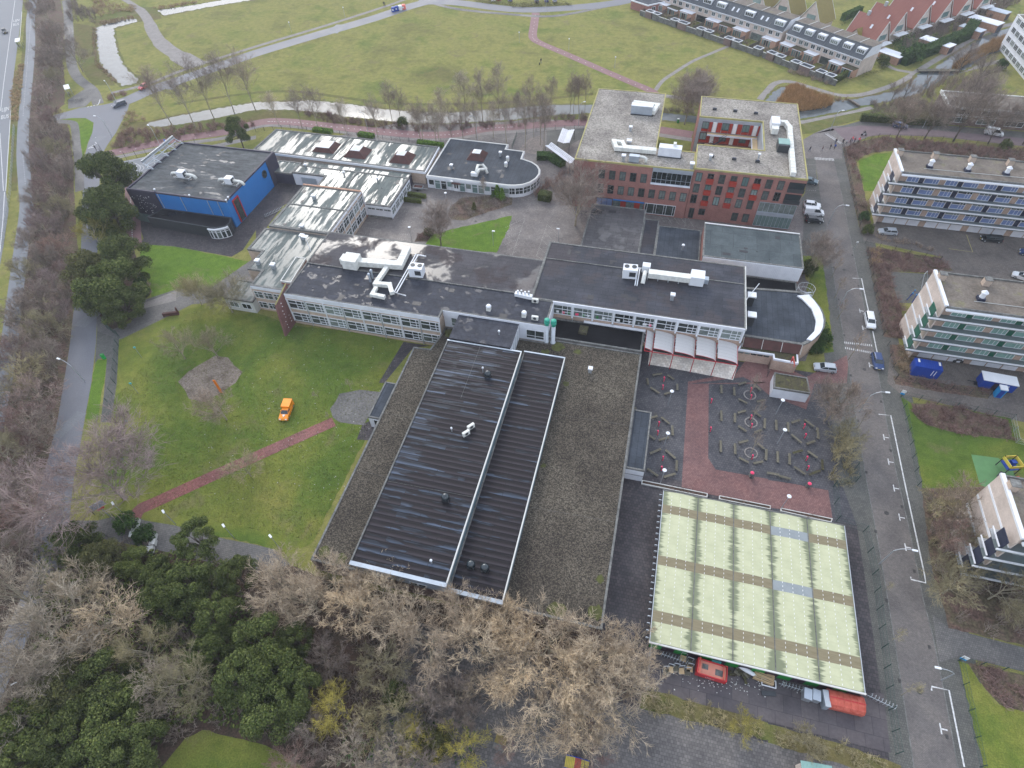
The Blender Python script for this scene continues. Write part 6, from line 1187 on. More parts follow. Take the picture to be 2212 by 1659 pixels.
for i in range(3):
    x0 = -19.7+i*2.05; m = MB(); pr_ = [(x0+2.0*q/8, 2.3+.75*sin(pi*q/8)) for q in range(9)]
    for q in range(8): m.face([(pr_[q][0],106.6,pr_[q][1]),(pr_[q+1][0],106.6,pr_[q+1][1]),(pr_[q+1][0],113.2,pr_[q+1][1]),(pr_[q][0],113.2,pr_[q][1])])
    par(m.obj('vault', MN('smoky_plastic', [(.28,.22,.22),(.45,.38,.38)], .6, .3, world=True) if i == 0 else bpy.data.materials['smoky_plastic'], None, True), t)
    for yy in (106.7,108.9,111.1,113.1): par(MB().tube([(x,yy,z+.03) for x, z in pr_],.04,4).obj('rib', G['darkcl']), t)
    for yy in (106.8,113.1): par(MB().tube([(x0,yy,0),(x0,yy,2.3)],.05,4).obj('post', G['steeld']), t)
# --- gallery apartment blocks
def apartment(label, x0, y0, x1, dep, span, door, rows=4, z1=14.0, cowls=True):
    B = thing('apartment_block', label, 'building', (x0,y0,0)); f0 = 2.8; yf = y0
    par(MB().prism(rect(x0,x1,yf+1.6,yf+dep),0,z1-.3,top=False).obj('wall', G['tan']), B)
    par(MB().prism(rect(x0+.3,x1,yf+.6,yf+dep-.2),z1-.7,z1-.15,bot=False).obj('roof', G['aptroof']), B)
    bx(B,'gable_wall',x0-.25,x0,yf+.55,yf+dep+.1,0,z1-.1,'pinkbrick'); bx(B,'gable_edge',x0-.35,x0+.2,yf+.5,yf+dep+.15,z1-.1,z1+.28,'white'); bx(B,'roof_edge',x0,x1,yf+.4,yf+.6,z1-.55,z1+.1,'coping'); bx(B,'fascia',x0,x1,yf-.15,yf+.38,z1-.65,z1-.35,'white')
    bx(B,'roof_edge',x0,x1,yf+dep-.2,yf+dep+.05,z1-.5,z1+.12,'coping')
    for r in range(rows):
        z = f0+r*2.8
        bx(B,'gallery_floor',x0-1.9,x1,yf+.06,yf+1.58,z-.2,z,'gal'); bx(B,'gallery_front',x0-1.9,x1,yf-.02,yf+.05,z-.28,z-.02,'gal'); bx(B,'gallery_rail',x0-1.95,x1,yf-.1,yf+.1,z-.02,z+.24,'white')
        bx(B,'slab_edge',x0-.34,x0-.26,yf+.6,yf+dep,z-.2,z+.15,'white'); bx(B,'corner_screen',x0-1.5,x0-1.38,yf+.1,yf+2.4,z,z+2.0,door); bx(B,'corner_balcony',x0-1.9,x0-.3,yf+1.6,yf+3.2,z-.2,z-.02,'steel'); bx(B,'corner_rail',x0-1.95,x0-1.8,yf+.1,yf+3.2,z+.6,z+.75,'white')
        q = 0; x = x0+2.0
        while x < x1-4:
            win(B,x,yf+1.58,z+.05,2.55,2.35,0,(.42,.72),(.55,),fw=.1,gm='glass'); bx(B,'spandrel',x+.08,x+2.47,yf+1.5,yf+1.53,z+.1,z+1.28,span); bx(B,'door',x+2.65,x+3.6,yf+1.5,yf+1.57,z,z+2.3,door)
            win(B,x+3.7,yf+1.58,z+.05,3.1,2.35,0,(.6,.8),(.5,),fw=.1,gm='glass'); bx(B,'spandrel',x+3.78,x+6.72,yf+1.5,yf+1.53,z+.1,z+1.2,span); x += 8.1
    x = x0+1.6; q = 0
    while x < x1-3: bx(B,'garage_door',x,x+2.5,yf+1.5,yf+1.57,.05,2.3,'white2'); x += 2.75+(1.2 if q % 3 == 2 else 0); q += 1
    x = x0+6.2; i = 0
    while x < min(x1, x0+34) and cowls:
        t = thing('roof_cowl', '%s white roof cowl from the left on the %s' % (nth(i), ' '.join(label.split(',')[0].split()[:3])), 'roof vent', (x,yf+3.9,z1-.15)); MB().cb(0,0,.3,1.2,1.2,.6).obj('base', G['navy'], t); MB().lathe([(.45,.6),(.42,1.5),(.58,1.55),(.6,1.7),(.15,2.1)], n=12).obj('cowl', G['white'], t)
        t = thing('roof_chimney', '%s square brick chimney from the left on the %s' % (nth(i), ' '.join(label.split(',')[0].split()[:3])), 'chimney', (x-6.0+(.0 if i else .3),yf+8.6,z1-.15)); MB().cb(0,0,.65,1.15,1.15,1.3).obj('stack', G['beige'], t); MB().cb(0,0,1.35,1.3,1.3,.12).obj('cap', G['coping'], t)
        x += 7.9; i += 1
    par(MB().tube([(x0+5,yf+3.1,z1-.05),(x1,yf+3.3,z1-.05)],.06,4).obj('roof_pipe', G['pale']), B); return B
apartment('far apartment block with blue window panels, right edge of the photo', 55.4,140.6,112,10.6,'glassb','navy')
apartment('middle apartment block with green window panels, right edge of the photo', 55.4,94.3,104,10.6,'glassgs','greenpanel')
apartment('near apartment block half hidden by bare bushes, right edge', 55.4,48.2,92,10.6,'glassgs','navy')
# distant flat block behind big trees
p = c(3,0,1570,920,5.2); B = thing('low_apartment_block', 'brown flat-roofed block behind large bare trees at the right', 'building', (p.x,p.y,0))
block(B, rect(p.x,p.x+75,p.y,p.y+11), 5.2, 'darkbrick', 'aptroof', 'pale', pw=.4, ph=.12); 
for q in range(9):
    for z in (.8,3.2): win(B, p.x+1.5+q*7.5, p.y-.02, z, 4.8, 1.6, 0, (.33,.66), (), fw=.12)
for z in (2.7,): bx(B,'floor_band',p.x-.1,p.x+75,p.y-.25,p.y-.05,z,z+.35,'pale')
bx(B,'gable_edge',p.x-.3,p.x-.05,p.y-.1,p.y+11,4.6,5.4,'pale')
p = c(3,0,2105,560,0); q_ = c(3,0,2212,690,0)
B = thing('white_gallery_block', 'white balcony-fronted block cut by the right edge near the canal', 'building', (p.x,p.y,0)); d = (q_-p).normalized(); nr = Vector((-d.y,d.x,0)); 
pp = [p-d*14, p+d*24, p+d*24+nr*10, p-d*14+nr*10]; block(B, [(v.x,v.y) for v in pp], 11, 'white2', 'aptroof', 'pale')
for r in range(4):
    for q in range(9): a = p-d*12+d*q*3.6; win(B, a.x-nr.x*.05, a.y-nr.y*.05, .6+r*2.8, 2.9, 1.7, atan2(d.y,d.x), (.33,.66), (), fw=.12)
# --- pale green roofed hall
B = thing('green_hall', 'low hall with pale green fibreglass roof and green and plum walls', 'building', (24,28,0))
gx0, gx1, gy0, gy1, gz = 10.35, 38.0, 28.3, 52.4, 2.7
bwid = (gx1-gx0)/5
par(MB().prism(rect(gx0+.1,gx1-.1,gy0+.1,gy1-.1),0,gz-.15,top=False).obj('wall', G['steeld']), B)
for q in range(16): bx(B,'wall_panel',gx0+.2+q*1.72,gx0+1.88+q*1.72,gy0+.02,gy0+.09,.1,gz-.2,'greencl' if q % 2 == 0 else 'darkcl')
for q in range(12): bx(B,'wall_panel',gx1-.09,gx1-.03,gy0+.2+q*1.98,gy0+2.1+q*1.98,.1,gz-.2,'greencl' if q % 2 == 0 else 'darkcl')
ys = [gy0,31.2,33.1,39.2,41.4,48.6,50.3,gy1]; ys = [gy0, 31.1, 32.7, 39.6, 41.1, 48.4, 49.9, gy1]
segm = {}
for bay in range(5):
    x0 = gx0+bay*bwid
    for s_ in range(7):
        y0, y1 = ys[s_], ys[s_+1]; strip_ = s_ % 2 == 1
        m = MB(); xs_ = [0,bwid/2,bwid]; zz = [0,.10,0]
        for a in range(2): m.face([(xs_[a]+.01 if a == 0 else xs_[a],0,zz[a]),(xs_[a+1]-(.06 if a else 0),0,zz[a+1]),(xs_[a+1]-(.06 if a else 0),y1-y0-.003,zz[a+1]),(xs_[a]+.06 if a == 0 else xs_[a],y1-y0-.003,zz[a])])
        mt = ('bluepanel' if (bay == 3 and s_ in (3,5)) else 'brownstrip') if strip_ else 'cream'
        par(m.obj('roof_panel', G[mt], None, loc=(x0,y0,gz)), B)
    for e in (.25,.5,.75):
        m = MB(); yy = gy0+.3
        while yy < gy1-.3: m.cb(x0+bwid*e, yy, gz+.02+.10*(1-abs(e-.5)*2), .06,.24,.04); yy += .62
        par(m.obj('roof_bolts', G['canvas']), B)['kind'] = 'stuff'
for bay in range(6): bx(B,'gutter',gx0+bay*bwid-.05,gx0+bay*bwid+.05,gy0-.15,gy1+.1,gz-.12,gz+.05,'coping' if 0 < bay < 5 else 'steel')
bx(B,'eave',gx0-.1,gx1+.1,gy0-.28,gy0-.06,gz-.16,gz+.1,'pale'); bx(B,'eave',gx0-.1,gx1+.1,gy1+.02,gy1+.2,gz-.16,gz+.08,'coping')
for q in range(24): bx(B,'wall_bracket',gx0-.55,gx0-.12,gy0+.5+q*1.0,gy0+.62+q*1.0,1.9,2.3,'steel')
# --- houses by the canal
def terrace(pL, pR, n, lab, specials=()):
    d = (pR-pL); L = d.length; d.normalize(); rz = atan2(d.y,d.x); w_ = L/n
    for i in range(n):
        o = pL+d*(w_*i); t = thing('terraced_house', '%s house from the left in the %s' % (nth(i), lab), 'house', (o.x,o.y,0), rz, 'beige terraced houses with dark roofs')
        W = w_-.03
        MB().prism([(0,0),(W,0),(W,9),(0,9)],0,5.5,top=False).obj('wall', G['pinkbrick'], t); MB().add([(0,0,5.5),(0,3.2,8.5),(0,9,8.5),(0,9,5.5),(W,0,5.5),(W,3.2,8.5),(W,9,8.5),(W,9,5.5)], [(0,1,2,3),(7,6,5,4),(3,2,6,7)]).obj('gable', G['white2'], t)
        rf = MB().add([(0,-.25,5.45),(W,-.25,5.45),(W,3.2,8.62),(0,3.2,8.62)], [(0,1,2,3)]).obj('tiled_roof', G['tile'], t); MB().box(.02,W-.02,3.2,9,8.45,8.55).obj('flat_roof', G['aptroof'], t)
        MB().box(0,W,3.1,3.3,8.5,8.75).obj('ridge_edge', G['coping'], t); MB().box(0,W,-.4,-.22,5.2,5.45).obj('gutter', G['white'], t); MB().box(0,.16,3.3,9,8.56,8.7).obj('party_wall', G['pale'], t)
        if i not in specials:
            dm = MB().box(W*.25,W*.85,.9,3.3,6.3,8.1).obj('dormer', G['white'], t); MB().box(W*.3,W*.8,.86,.9,6.75,7.7).obj('dormer_window', G['glass'], dm)
            for e in range(1,4): MB().box(W*(.3+.5*e/4)-.05,W*(.3+.5*e/4)+.05,.8,.86,6.7,7.75).obj('bar', G['white'], dm)
        else:
            for e in (.3,.65): MB().add([(W*e,1.0,6.72),(W*e+.7,1.0,6.72),(W*e+.7,2.1,7.73),(W*e,2.1,7.73)], [(0,1,2,3)]).obj('roof_window', G['white2'], t)
        for e in (.12,.58):
            o2 = inst('window', _hw[0], t, (W*e,-.02,3.5)); inst('pane', _hw[1], o2)
        if i % 4 != 3:
            MB().box(.15,W-.15,-2.6,0,0,2.7).obj('extension', G['orangebrick'], t); MB().box(.1,W-.1,-2.7,0,2.7,2.85).obj('extension_roof', G['mossroof' if i % 2 else 'white2'], t)
            for e in range(4): MB().box(.7+e*.9,1.4+e*.9,-2.66,-2.61,.3,2.3).obj('patio_door', G['glass' if e % 3 else 'glassg'], t)
            MB().box(.6,4.4,-2.64,-2.6,2.3,2.5).obj('door_head', G['white'], t)
        else: MB().box(.5,W-.5,-.06,-.01,.2,2.4).obj('patio_door', G['glass'], t)
        fn = thing('garden_fence', 'garden fence left of the %s house in the %s' % (nth(i), lab), 'fence', (o.x,o.y,0), rz, 'garden fences behind the terraces'); MB().box(-.04,.04,-9.5,-2.8,0,1.8).obj('panel', G['darkbrick' if i % 2 else 'wood'], fn); MB().box(-.07,.07,-9.65,-9.5,0,1.95).obj('post', G['wood'], fn)
        sh = thing('garden_shed', 'flat-roofed shed behind the %s house of the %s' % (nth(i), lab), 'shed', (o.x,o.y,0), rz, 'sheds along the back path'); a = .4 if i % 2 else W-3.2; a1 = a+(2.8 if i % 3 else 4.2); a1 = min(a1, W-.2)
        MB().box(a,a1,-11.5,-9.2,0,2.35).obj('wall', G['coping' if i % 3 else 'darkbrick'], sh); MB().ring(rect(a-.1,a1+.1,-11.6,-9.1),rect(a+.1,a1-.1,-11.4,-9.3),2.3,2.5).obj('roof_edge', G['white'], sh); MB().box(a+.1,a1-.1,-11.4,-9.3,2.34,2.38).obj('roof', G['roofdark'], sh)
        wl_ = thing('garden_wall', 'rear garden wall of the %s house in the %s' % (nth(i), lab), 'wall', (o.x,o.y,0), rz, 'garden walls along the back path'); b0 = a1 if a < 1 else .1; b1 = W-.05 if a < 1 else a-.1
        if b1-b0 > .3: MB().box(b0,b1,-11.3,-11.1,0,1.8).obj('wall', G['coping'], wl_); MB().box(b0,b1,-11.35,-11.05,1.8,1.87).obj('coping', G['pale'], wl_)
        else: MB().box(.1,.6,-11.3,-11.1,0,1.8).obj('wall', G['coping'], wl_)
_hw = (MB().box(0,1.7,-.06,0,0,1.4).mesh('window', G['white']), MB().box(.12,.8,-.08,-.06,.12,1.28).box(.9,1.58,-.08,-.06,.12,1.28).mesh('pane', G['glass']))
terrace(Vector((-9.5,282.5,0)), Vector((36.8,248.3,0)), 9, 'long terrace above the field', (5,7)); terrace(Vector((38.0,247.6,0)), Vector((60.9,227.9,0)), 6, 'terrace nearest the canal')
def aframe(loc, rz, L, lab, mat='tilered', cross=True):
    t = thing('steep_roof_house', lab, 'house', (loc[0]*.987,loc[1]*.987,0), rz, s=1.1); hw = 4.3
    MB().add([(0,-hw+.6,0),(L,-hw+.6,0),(L,hw-.6,0),(0,hw-.6,0),(0,-hw+.6,3),(L,-hw+.6,3),(L,hw-.6,3),(0,hw-.6,3),(0,0,8.7),(L,0,8.7)], [(0,1,5,4),(1,2,6,9,5),(2,3,7,6),(3,0,4,8,7)]).obj('wall', G['pinkbrick'], t)
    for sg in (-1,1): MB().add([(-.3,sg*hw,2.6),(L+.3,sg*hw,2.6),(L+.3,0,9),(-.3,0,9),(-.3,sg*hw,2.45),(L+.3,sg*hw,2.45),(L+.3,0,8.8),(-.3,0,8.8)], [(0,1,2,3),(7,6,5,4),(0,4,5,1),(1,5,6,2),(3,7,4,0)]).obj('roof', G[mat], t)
    for x in (-.3,L+.3):
        for sg in (-1,1): MB().tube([(x,sg*hw,2.55),(x,0,8.95)],.12,4).obj('barge_board', G['pale'], t)
    MB().cb(L*.3,.0,9.3,.9,.7,1.3).obj('chimney', G['steel'], t); MB().box(L+.02,L+.12,-1.6,1.6,3.4,5.0).obj('window', G['glassg'], t); MB().box(L+.3,L+2.4,-2.6,2.6,2.7,2.9).obj('balcony', G['white'], t)
    for sg in (-1,1): MB().box(L+2.3,L+2.4,-2.6,2.6,3.6,3.7).obj('rail', G['white'], t) if sg > 0 else MB().box(L+.3,L+2.4,-2.6,-2.5,3.6,3.7).obj('rail', G['white'], t)
    MB().add([(L*.62,-1.6,5.5),(L*.62+.7,-1.6,5.5),(L*.62+.7,-1.0,6.5),(L*.62,-1.0,6.5)],[(0,1,2,3)]).obj('roof_window', G['white2'], t).location = (0,-.85,.9)
    if cross:
        MB().add([(L*.15,-hw-.4,0),(L*.62,-hw-.4,0),(L*.62,-hw-.4,2.8),(L*.385,-hw-.4,5.6),(L*.15,-hw-.4,2.8)],[(0,1,2,3,4)]).obj('cross_gable', G['pinkbrick'], t)
        MB().add([(L*.1,-hw-.6,2.6),(L*.385,-hw-.6,5.9),(L*.385,-1.6,5.9),(L*.1,-hw+.4,2.6)],[(0,1,2,3),(3,2,1,0)][:1]).obj('cross_roof', G[mat], t); MB().add([(L*.66,-hw-.6,2.6),(L*.385,-hw-.6,5.9),(L*.385,-1.6,5.9),(L*.66,-hw+.4,2.6)],[(0,3,2,1)]).obj('cross_roof', G['tileyel'], t)
    return t
an = atan2(-.72,.70)
for i, (x, y) in enumerate(((63.0,262.9),(70.2,273.5),(79.0,283.5),(88.0,291.5),(97,300),(106,309))):
    aframe((x,y), an, 10.8 if i < 2 else 12, 'steep red-roofed house with white balcony, %s from the nearest' % nth(i), 'tilered', i % 2 == 0)
an2 = atan2(-.80,-.59)
for i, (x, y) in enumerate(((54.5,279),(44.5,286.5),(35,294))): aframe((x,y), an2, 9, 'steep mossy-roofed house behind the terrace, %s from the canal' % nth(i), 'tileyel', False)
for i, (x, y, w_, d_) in enumerate([(q.x,q.y,w_,d_) for q, w_, d_ in ((c(3,0,1310,330,2.5),11,4.5),(c(3,0,1650,225,2.5),8,4),(c(3,0,1730,150,2.5),11,5),(c(3,0,1900,80,2.5),7,4),(c(3,0,950,440,2.5),8,4.5))]):
    t = thing('garden_garage', 'flat-roofed brick garage by the canal hedges, %s from the nearest' % nth(i), 'garage', (x,y,0), an+.08); MB().box(0,w_,0,d_,0,2.4).obj('wall', G['orangebrick'], t); MB().box(-.1,w_+.1,-.1,d_+.1,2.4,2.55).obj('roof', G['white2' if i % 2 == 0 else 'zinc'], t); MB().box(w_,w_+.04,.6,d_-.6,.1,2.1).obj('door', G['navy'], t)
q = [c(2,0,1050,10,3), c(2,0,1175,50,3), c(2,0,1400,0,3)]; d = (q[1]-q[0]).normalized()
B = thing('brick_bungalow', 'red brick bungalow with dark flat roof at the top edge', 'house', (q[1].x,q[1].y,0)); e = (q[2]-q[1]).normalized(); pp = [q[1]-d*9, q[1], q[1]+e*20, q[1]+e*20-d*9]; block(B, [(v.x,v.y) for v in pp], 3.2, 'brick', 'roofdark', 'white', pw=.3)
for z_ in range(5): a = q[1]+e*(2+z_*3.4); win(B,a.x+e.y*.05,a.y-e.x*.05,.7,1.8,1.6,atan2(e.y,e.x),(.5,),(),fw=.1)
pp = [c(2,0,1345,62,2.6),c(2,0,1420,95,2.6),c(2,0,1600,30,2.6),c(2,0,1560,-20,2.6)]; B = thing('carport', 'pale flat carport roof beside the first terraced house', 'carport', (pp[0].x,pp[0].y,0)); par(MB().prism([(v.x,v.y) for v in pp],2.4,2.6).obj('roof', G['zinc']), B); par(MB().ring(inset([(v.x,v.y) for v in pp],-.1),inset([(v.x,v.y) for v in pp],.15),2.35,2.72).obj('roof_edge', G['white']), B)
for v in pp: cyl(B,'post',v.x,v.y,0,2.4,.08,'wood')
# ================================================================ THINGS ON THE GROUND
kb = lambda x, y, z=0.0: k(2400,1450,850*2212/1270,x,y,z)
def bench_proto():
    t = thing('plaza_bench', 'bench', 'bench', (0,0,0), 0, 'wooden plank benches on the plaza')
    for q in (-.14,.0,.14): MB().cb(0,q,.46,2.2,.13,.06).obj('seat_plank', G['wood'], t)
    for x in (-.75,.75): MB().cb(x,0,.21,.16,.42,.42).obj('leg', G['coping'], t)
    return t
bp_ = bench_proto(); RG = 'wooden plank benches on the plaza'
BL = [(222,30,275,22),(190,50,195,85),(210,103,258,135),(290,142,330,130),(310,30,345,55),(365,85,365,115),(188,287,247,270),(273,277,318,313),(335,327,338,380),(258,410,315,395),(200,382,230,402),(163,298,165,335),(207,487,268,462),(297,468,352,515),(362,530,360,588),(287,625,352,606),(192,578,250,618),(120,220,122,255),
(620,90,622,135),(695,103,697,148),(620,240,622,297),(700,255,700,305),(617,415,618,478),(700,432,702,490),(722,85,765,72),(815,90,850,120),(722,170,770,195),(718,250,762,238),(812,245,850,272),(720,328,765,358),(815,365,855,350),(875,285,872,340),(725,425,775,412),(835,430,865,457),(883,465,880,525),(725,512,778,540),(810,545,862,535),(830,185,868,175),
(940,295,942,350),(1008,308,1010,360),(1030,308,1078,292),(1105,292,1158,330),(1030,378,1085,425),(1118,432,1165,415),(1180,340,1185,400),(948,478,950,538),(1018,490,1018,550),(1038,485,1092,470),(1125,475,1178,512),(1207,525,1210,582),(1045,565,1108,608),(1133,610,1195,588),(888,600,955,612),(958,618,1022,636)]
cnt = {}
for i, (x1, y1, x2, y2) in enumerate(BL):
    a, b_ = kb(x1,y1), kb(x2,y2); m_ = (a+b_)/2; d = b_-a
    xm, ym = (x1+x2)/2, (y1+y2)/2
    if xm < 380: grp = 'top left ring beside the canopy' if ym < 200 else ('middle left ring by the annex' if ym < 425 else 'lower left ring by the annex')
    elif xm < 890: grp = 'freestanding pair rows right of the red paving' if xm < 705 else ('ring round the far plaza tree' if ym < 200 else ('ring round the middle plaza tree' if ym < 370 else 'ring round the near plaza tree'))
    else: grp = 'upper right ring near the kiosk' if ym < 450 else 'lower right ring near the street fence'
    cnt[grp] = cnt.get(grp, 0)+1
    b2 = place(bp_, (m_.x,m_.y,.0), atan2(d.y,d.x), '%s bench, clockwise from the top, in the %s' % (nth(cnt[grp]-1), grp), RG)
    b2.scale = (max(.7, min(1.25, d.length/2.05)),1,1)
    if i in (47,49,51): 
        for o in b2.children:
            if o.name.startswith('seat'): o.material_slots[0].link = 'OBJECT'; o.material_slots[0].material = G['mossroof']
for o in list(bp_.children)+[bp_]: bpy.data.objects.remove(o)
PP = [(285,58,'far one of the top left ring'),(278,105,'near one of the top left ring'),(560,185,'far one beside the red paving'),(555,350,'near one beside the red paving'),(255,318,'far one of the middle left ring'),(248,370,'near one of the middle left ring'),(278,520,'far one of the lower left ring'),(270,578,'near one of the lower left ring'),(790,120,'farthest one under the far plaza tree'),(790,162,'in front of the far plaza tree'),(790,280,'behind the middle plaza tree'),(793,330,'in front of the middle plaza tree'),(797,512,'in front of the near plaza tree'),(1098,332,'far one of the upper right ring'),(1105,388,'near one of the upper right ring'),(1113,520,'far one of the lower right ring'),(1120,575,'near one of the lower right ring')]
for x, y, lb in PP:
    t = thing('pink_post', 'pink-capped grey post, '+lb, 'bollard', kb(x,y), 0, 'pink posts on the plaza'); MB().cb(0,0,.55,.26,.14,1.1).obj('post', G['coping'], t); MB().cb(.09,-.02,.58,.12,.2,1.12).obj('pink_stripe', G['pinkred'], t); MB().lathe([(.13,1.08),(.15,1.17),(.11,1.29),(.03,1.32)], n=10).obj('cap', G['pinkred'], t)
for x, y, lb in ((795,612,'middle of the red paving edge'),(1127,675,'right end of the red paving edge')):
    t = thing('waste_bin', 'pink-lidded grey waste bin at the '+lb, 'waste bin', kb(x,y), .1, 'pink-lidded bins'); MB().cb(0,0,.5,.6,.5,1).obj('body', G['coping'], t); MB().lathe([(.30,1.0),(.32,1.1),(.2,1.22),(.05,1.26)], n=12).obj('lid', G['pinkred'], t)
for x, y, lb in ((312,200,'in the top left of the plaza'),(288,442,'beside the middle left bench ring'),(268,655,'beside the lower left bench ring'),(940,252,'below the white kiosk'),(950,423,'in the upper right bench ring'),(970,805,'next to the right planter strip')): disc_lamp(kb(x,y), 'white disc lamp on a thin pole '+lb)
disc_lamp(k(1500,480,700,780,1040), 'white disc lamp by the round-ended building'); disc_lamp(k(1500,480,700,345,1465), 'white disc lamp by the court lawn corner')
for i, (x, y) in enumerate(((1522,1215),(2027,1335))): box_lamp(c(0,2,x,y), 2.6, 'white box lamp by the gate drive, %s' % ('left of the lone pine' if i == 0 else 'right of the lone pine'))
box_lamp(c(1,2,208,1425), 2.6, 'white box lamp on the lawn corner near the gravel wing'); box_lamp(c(0,2,1097,1145), 2.6, 'white box lamp at the end of the red brick path')
box_lamp(k(1500,480,700,1350,1515), 0, 'white box lamp standing on the court lawn'); box_lamp(k(1500,480,700,2152,1490), 3.1, 'white box lamp by the bike vaults'); box_lamp(c(1,0,1700,1650)+Vector((0,-.5,0)), 0, 'lamp by the round-ended building door', 3.2)
for (p, rz, lb, h_) in ((c(3,2,960,1555),0,'curved-arm street lamp opposite the green hall',6.0),(c(3,1,605,1010),0,'curved-arm street lamp by the rounded block',6.0),(c(3,1,515,290),0,'curved-arm street lamp near the white van',6.0),(c(3,2,790,240),.1,'curved-arm street lamp near the kiosk',6.0),(c(3,3,1495,900),3.14,'street lamp at the lower right pavement',4.0),(c(0,1,735,1640),3.0,'curved-arm street lamp over the west road',6.0),(c(0,0,970,1185),3.1,'curved-arm street lamp at the west junction',6.5),(c(3,0,535,1130),.3,'lamp post at the park end of the street',6),(c(3,0,1335,1105),.3,'lamp post by the dark hedge',7),(c(2,0,575,1085),.6,'lamp post behind the bike shelters',7),(c(1,0,1912,1200),3.3,'lamp post on the cycle path behind the tall trees',7),(c(1,0,970,1145),2.8,'lamp post on the cycle path left of the skylights',6),(c(0,0,1385,1260),2.7,'thin lamp post by the scooter rider',6),(c(0,0,1000,865),2.6,'lamp post in the hedge island at the junction',6),(c(2,0,293,103),2.0,'lamp post at the start of the red path',6)):
    arm_lamp(p, rz, lb, h_, 1.2 if 'post' in lb else 2.0)
for i, (x, y, zx, zy) in enumerate(((490,430,2,0),(885,590,2,0),(63,372,2,0),(770,150,1,0),(308,280,1,0))):
    t = thing('field_lamp', 'small globe lamp on the open field, %s' % ('right of the red path bend','below the red path','left of the red path','near the recycling bins','far left by the footpath')[i], 'lamp post', c(zx,zy,x,y)); MB().tube([(0,0,0),(0,0,3.6)],.06,5).obj('pole', G['steel'], t); MB().lathe([(.05,3.5),(.26,3.62),(.22,3.85),(.05,3.92)], n=8).obj('globe', G['white'], t)
# --- vehicles
H1 = car_proto('parked_car'); V1 = car_proto('white_van', 4.9, 1.9, 1.95, 'van'); E1 = car_proto('estate_car', 4.5, 1.76, 1.48, 'estate'); O1 = car_proto('pickup_van', 4.3, 1.72, 1.35, 'hatch')
paint = {}
for nm, cl in (('white',(.72,.74,.75)),('silver',(.42,.45,.48)),('blue',(.03,.06,.16)),('black',(.015,.018,.022)),('grey',(.09,.10,.13)),('red',(.42,.03,.04)),('orange',(.85,.27,.01)),('teal',(.10,.15,.17))): paint[nm] = flat(nm+'_car_paint', cl, .28, .1, .6)
def car(proto, col, p, q, lb, name=None):
    d = q-p; m_ = (p+q)/2; t = place(proto, (m_.x,m_.y,.03), atan2(d.y,d.x), lb); recolor(t, paint[col]); t['category'] = 'van' if proto is V1 else 'car'
    return t
car(H1,'black',c(0,0,30,255),c(0,0,62,310),'black car driving on the bus road at the left edge')
car(H1,'red',c(0,0,1290,740),c(0,0,1208,785),'red car coming down the park road'); car(E1,'grey',c(0,0,1100,895),c(0,0,975,935),'dark grey estate car waiting at the west junction')
car(H1,'white',c(1,0,2055,20),c(1,0,2035,-10),'white car in the row at the top edge'); car(H1,'red',c(1,0,2105,15),c(1,0,2085,-15),'red car in the row at the top edge'); car(E1,'blue',c(1,0,2200,25),c(1,0,2185,-5),'blue car in the row at the top edge')
car(H1,'black',c(2,0,218,35),c(2,0,205,0),'black car in the top row beside the red path'); car(H1,'blue',c(2,0,300,30),c(2,0,292,-5),'blue car between two others at the top edge'); car(H1,'silver',c(2,0,372,30),c(2,0,365,-5),'silver car at the right end of the top row')
car(H1,'black',c(2,0,1270,60),c(2,0,1225,80),'black car parked beside the brick bungalow')
car(H1,'blue',c(3,0,1070,1090),c(3,0,1200,1110),'dark blue car on the pink road by the hedge'); car(V1,'white',c(3,0,1860,1150),c(3,0,2025,1180),'white van on the pink road behind bare trees'); car(H1,'teal',c(3,0,300,1570),c(3,0,410,1590),'teal car half hidden beside the brick building')
car(V1,'white',c(3,1,305,185),c(3,1,470,200),'white van parked beside the brick building'); car(H1,'white',c(3,1,320,120),c(3,1,430,135),'white car parked just behind the white van'); car(H1,'black',c(3,1,315,255),c(3,1,470,262),'black car parked just in front of the white van')
car(H1,'silver',c(3,1,1090,365),c(3,1,960,355),'silver car in the apartment yard'); car(E1,'black',c(3,1,1995,430),c(3,1,1840,415),'black estate car below the far apartments'); car(H1,'white',c(3,1,2250,770),c(3,1,2130,730),'white car cut by the right edge behind the middle apartments'); car(H1,'blue',c(3,1,2300,560),c(3,1,2200,535),'dark car just inside the right edge of the yard')
car(E1,'white',c(3,1,855,1060),c(3,1,885,1200),'white estate car on the street opposite the rounded block'); car(H1,'blue',c(3,1,920,1420),c(3,1,950,1540),'dark blue car on the street near the speed table'); car(H1,'silver',c(3,1,560,1545),c(3,1,405,1525),'silver car under the bare tree behind the kiosk'); car(H1,'silver',c(3,0,955,480),c(3,0,930,510),'silver car beside the end of the terrace')
t = car(O1,'orange',P(633,860),P(608,925),'orange pickup van with box back standing on the lawn')
MB().box(-2.1,-.15,-.82,.82,.86,1.72).obj('box_body', paint['orange'], t)
MB().add([(1.15,-.3,.945),(1.7,.0,.875),(1.15,.3,.945)],[(0,1,2)]).obj('white_triangle', G['canvas'], t); MB().add([(-1.7,-.835,1.0),(-1.1,-.835,1.0),(-1.35,-.835,1.5)],[(0,1,2)]).obj('white_triangle', G['canvas'], t)
for pr in (H1,V1,E1,O1):
    for o in list(pr.children_recursive)+[pr]: bpy.data.objects.remove(o)
def boxthing(name, lb, cat, p, rz, parts):
    t = thing(name, lb, cat, p, rz)
    for nm, a, m_ in parts: MB().cb(*a).obj(nm, G[m_] if isinstance(m_, str) else m_, t)
    return t
gb = lambda a, b_: atan2((b_-a).y, (b_-a).x)
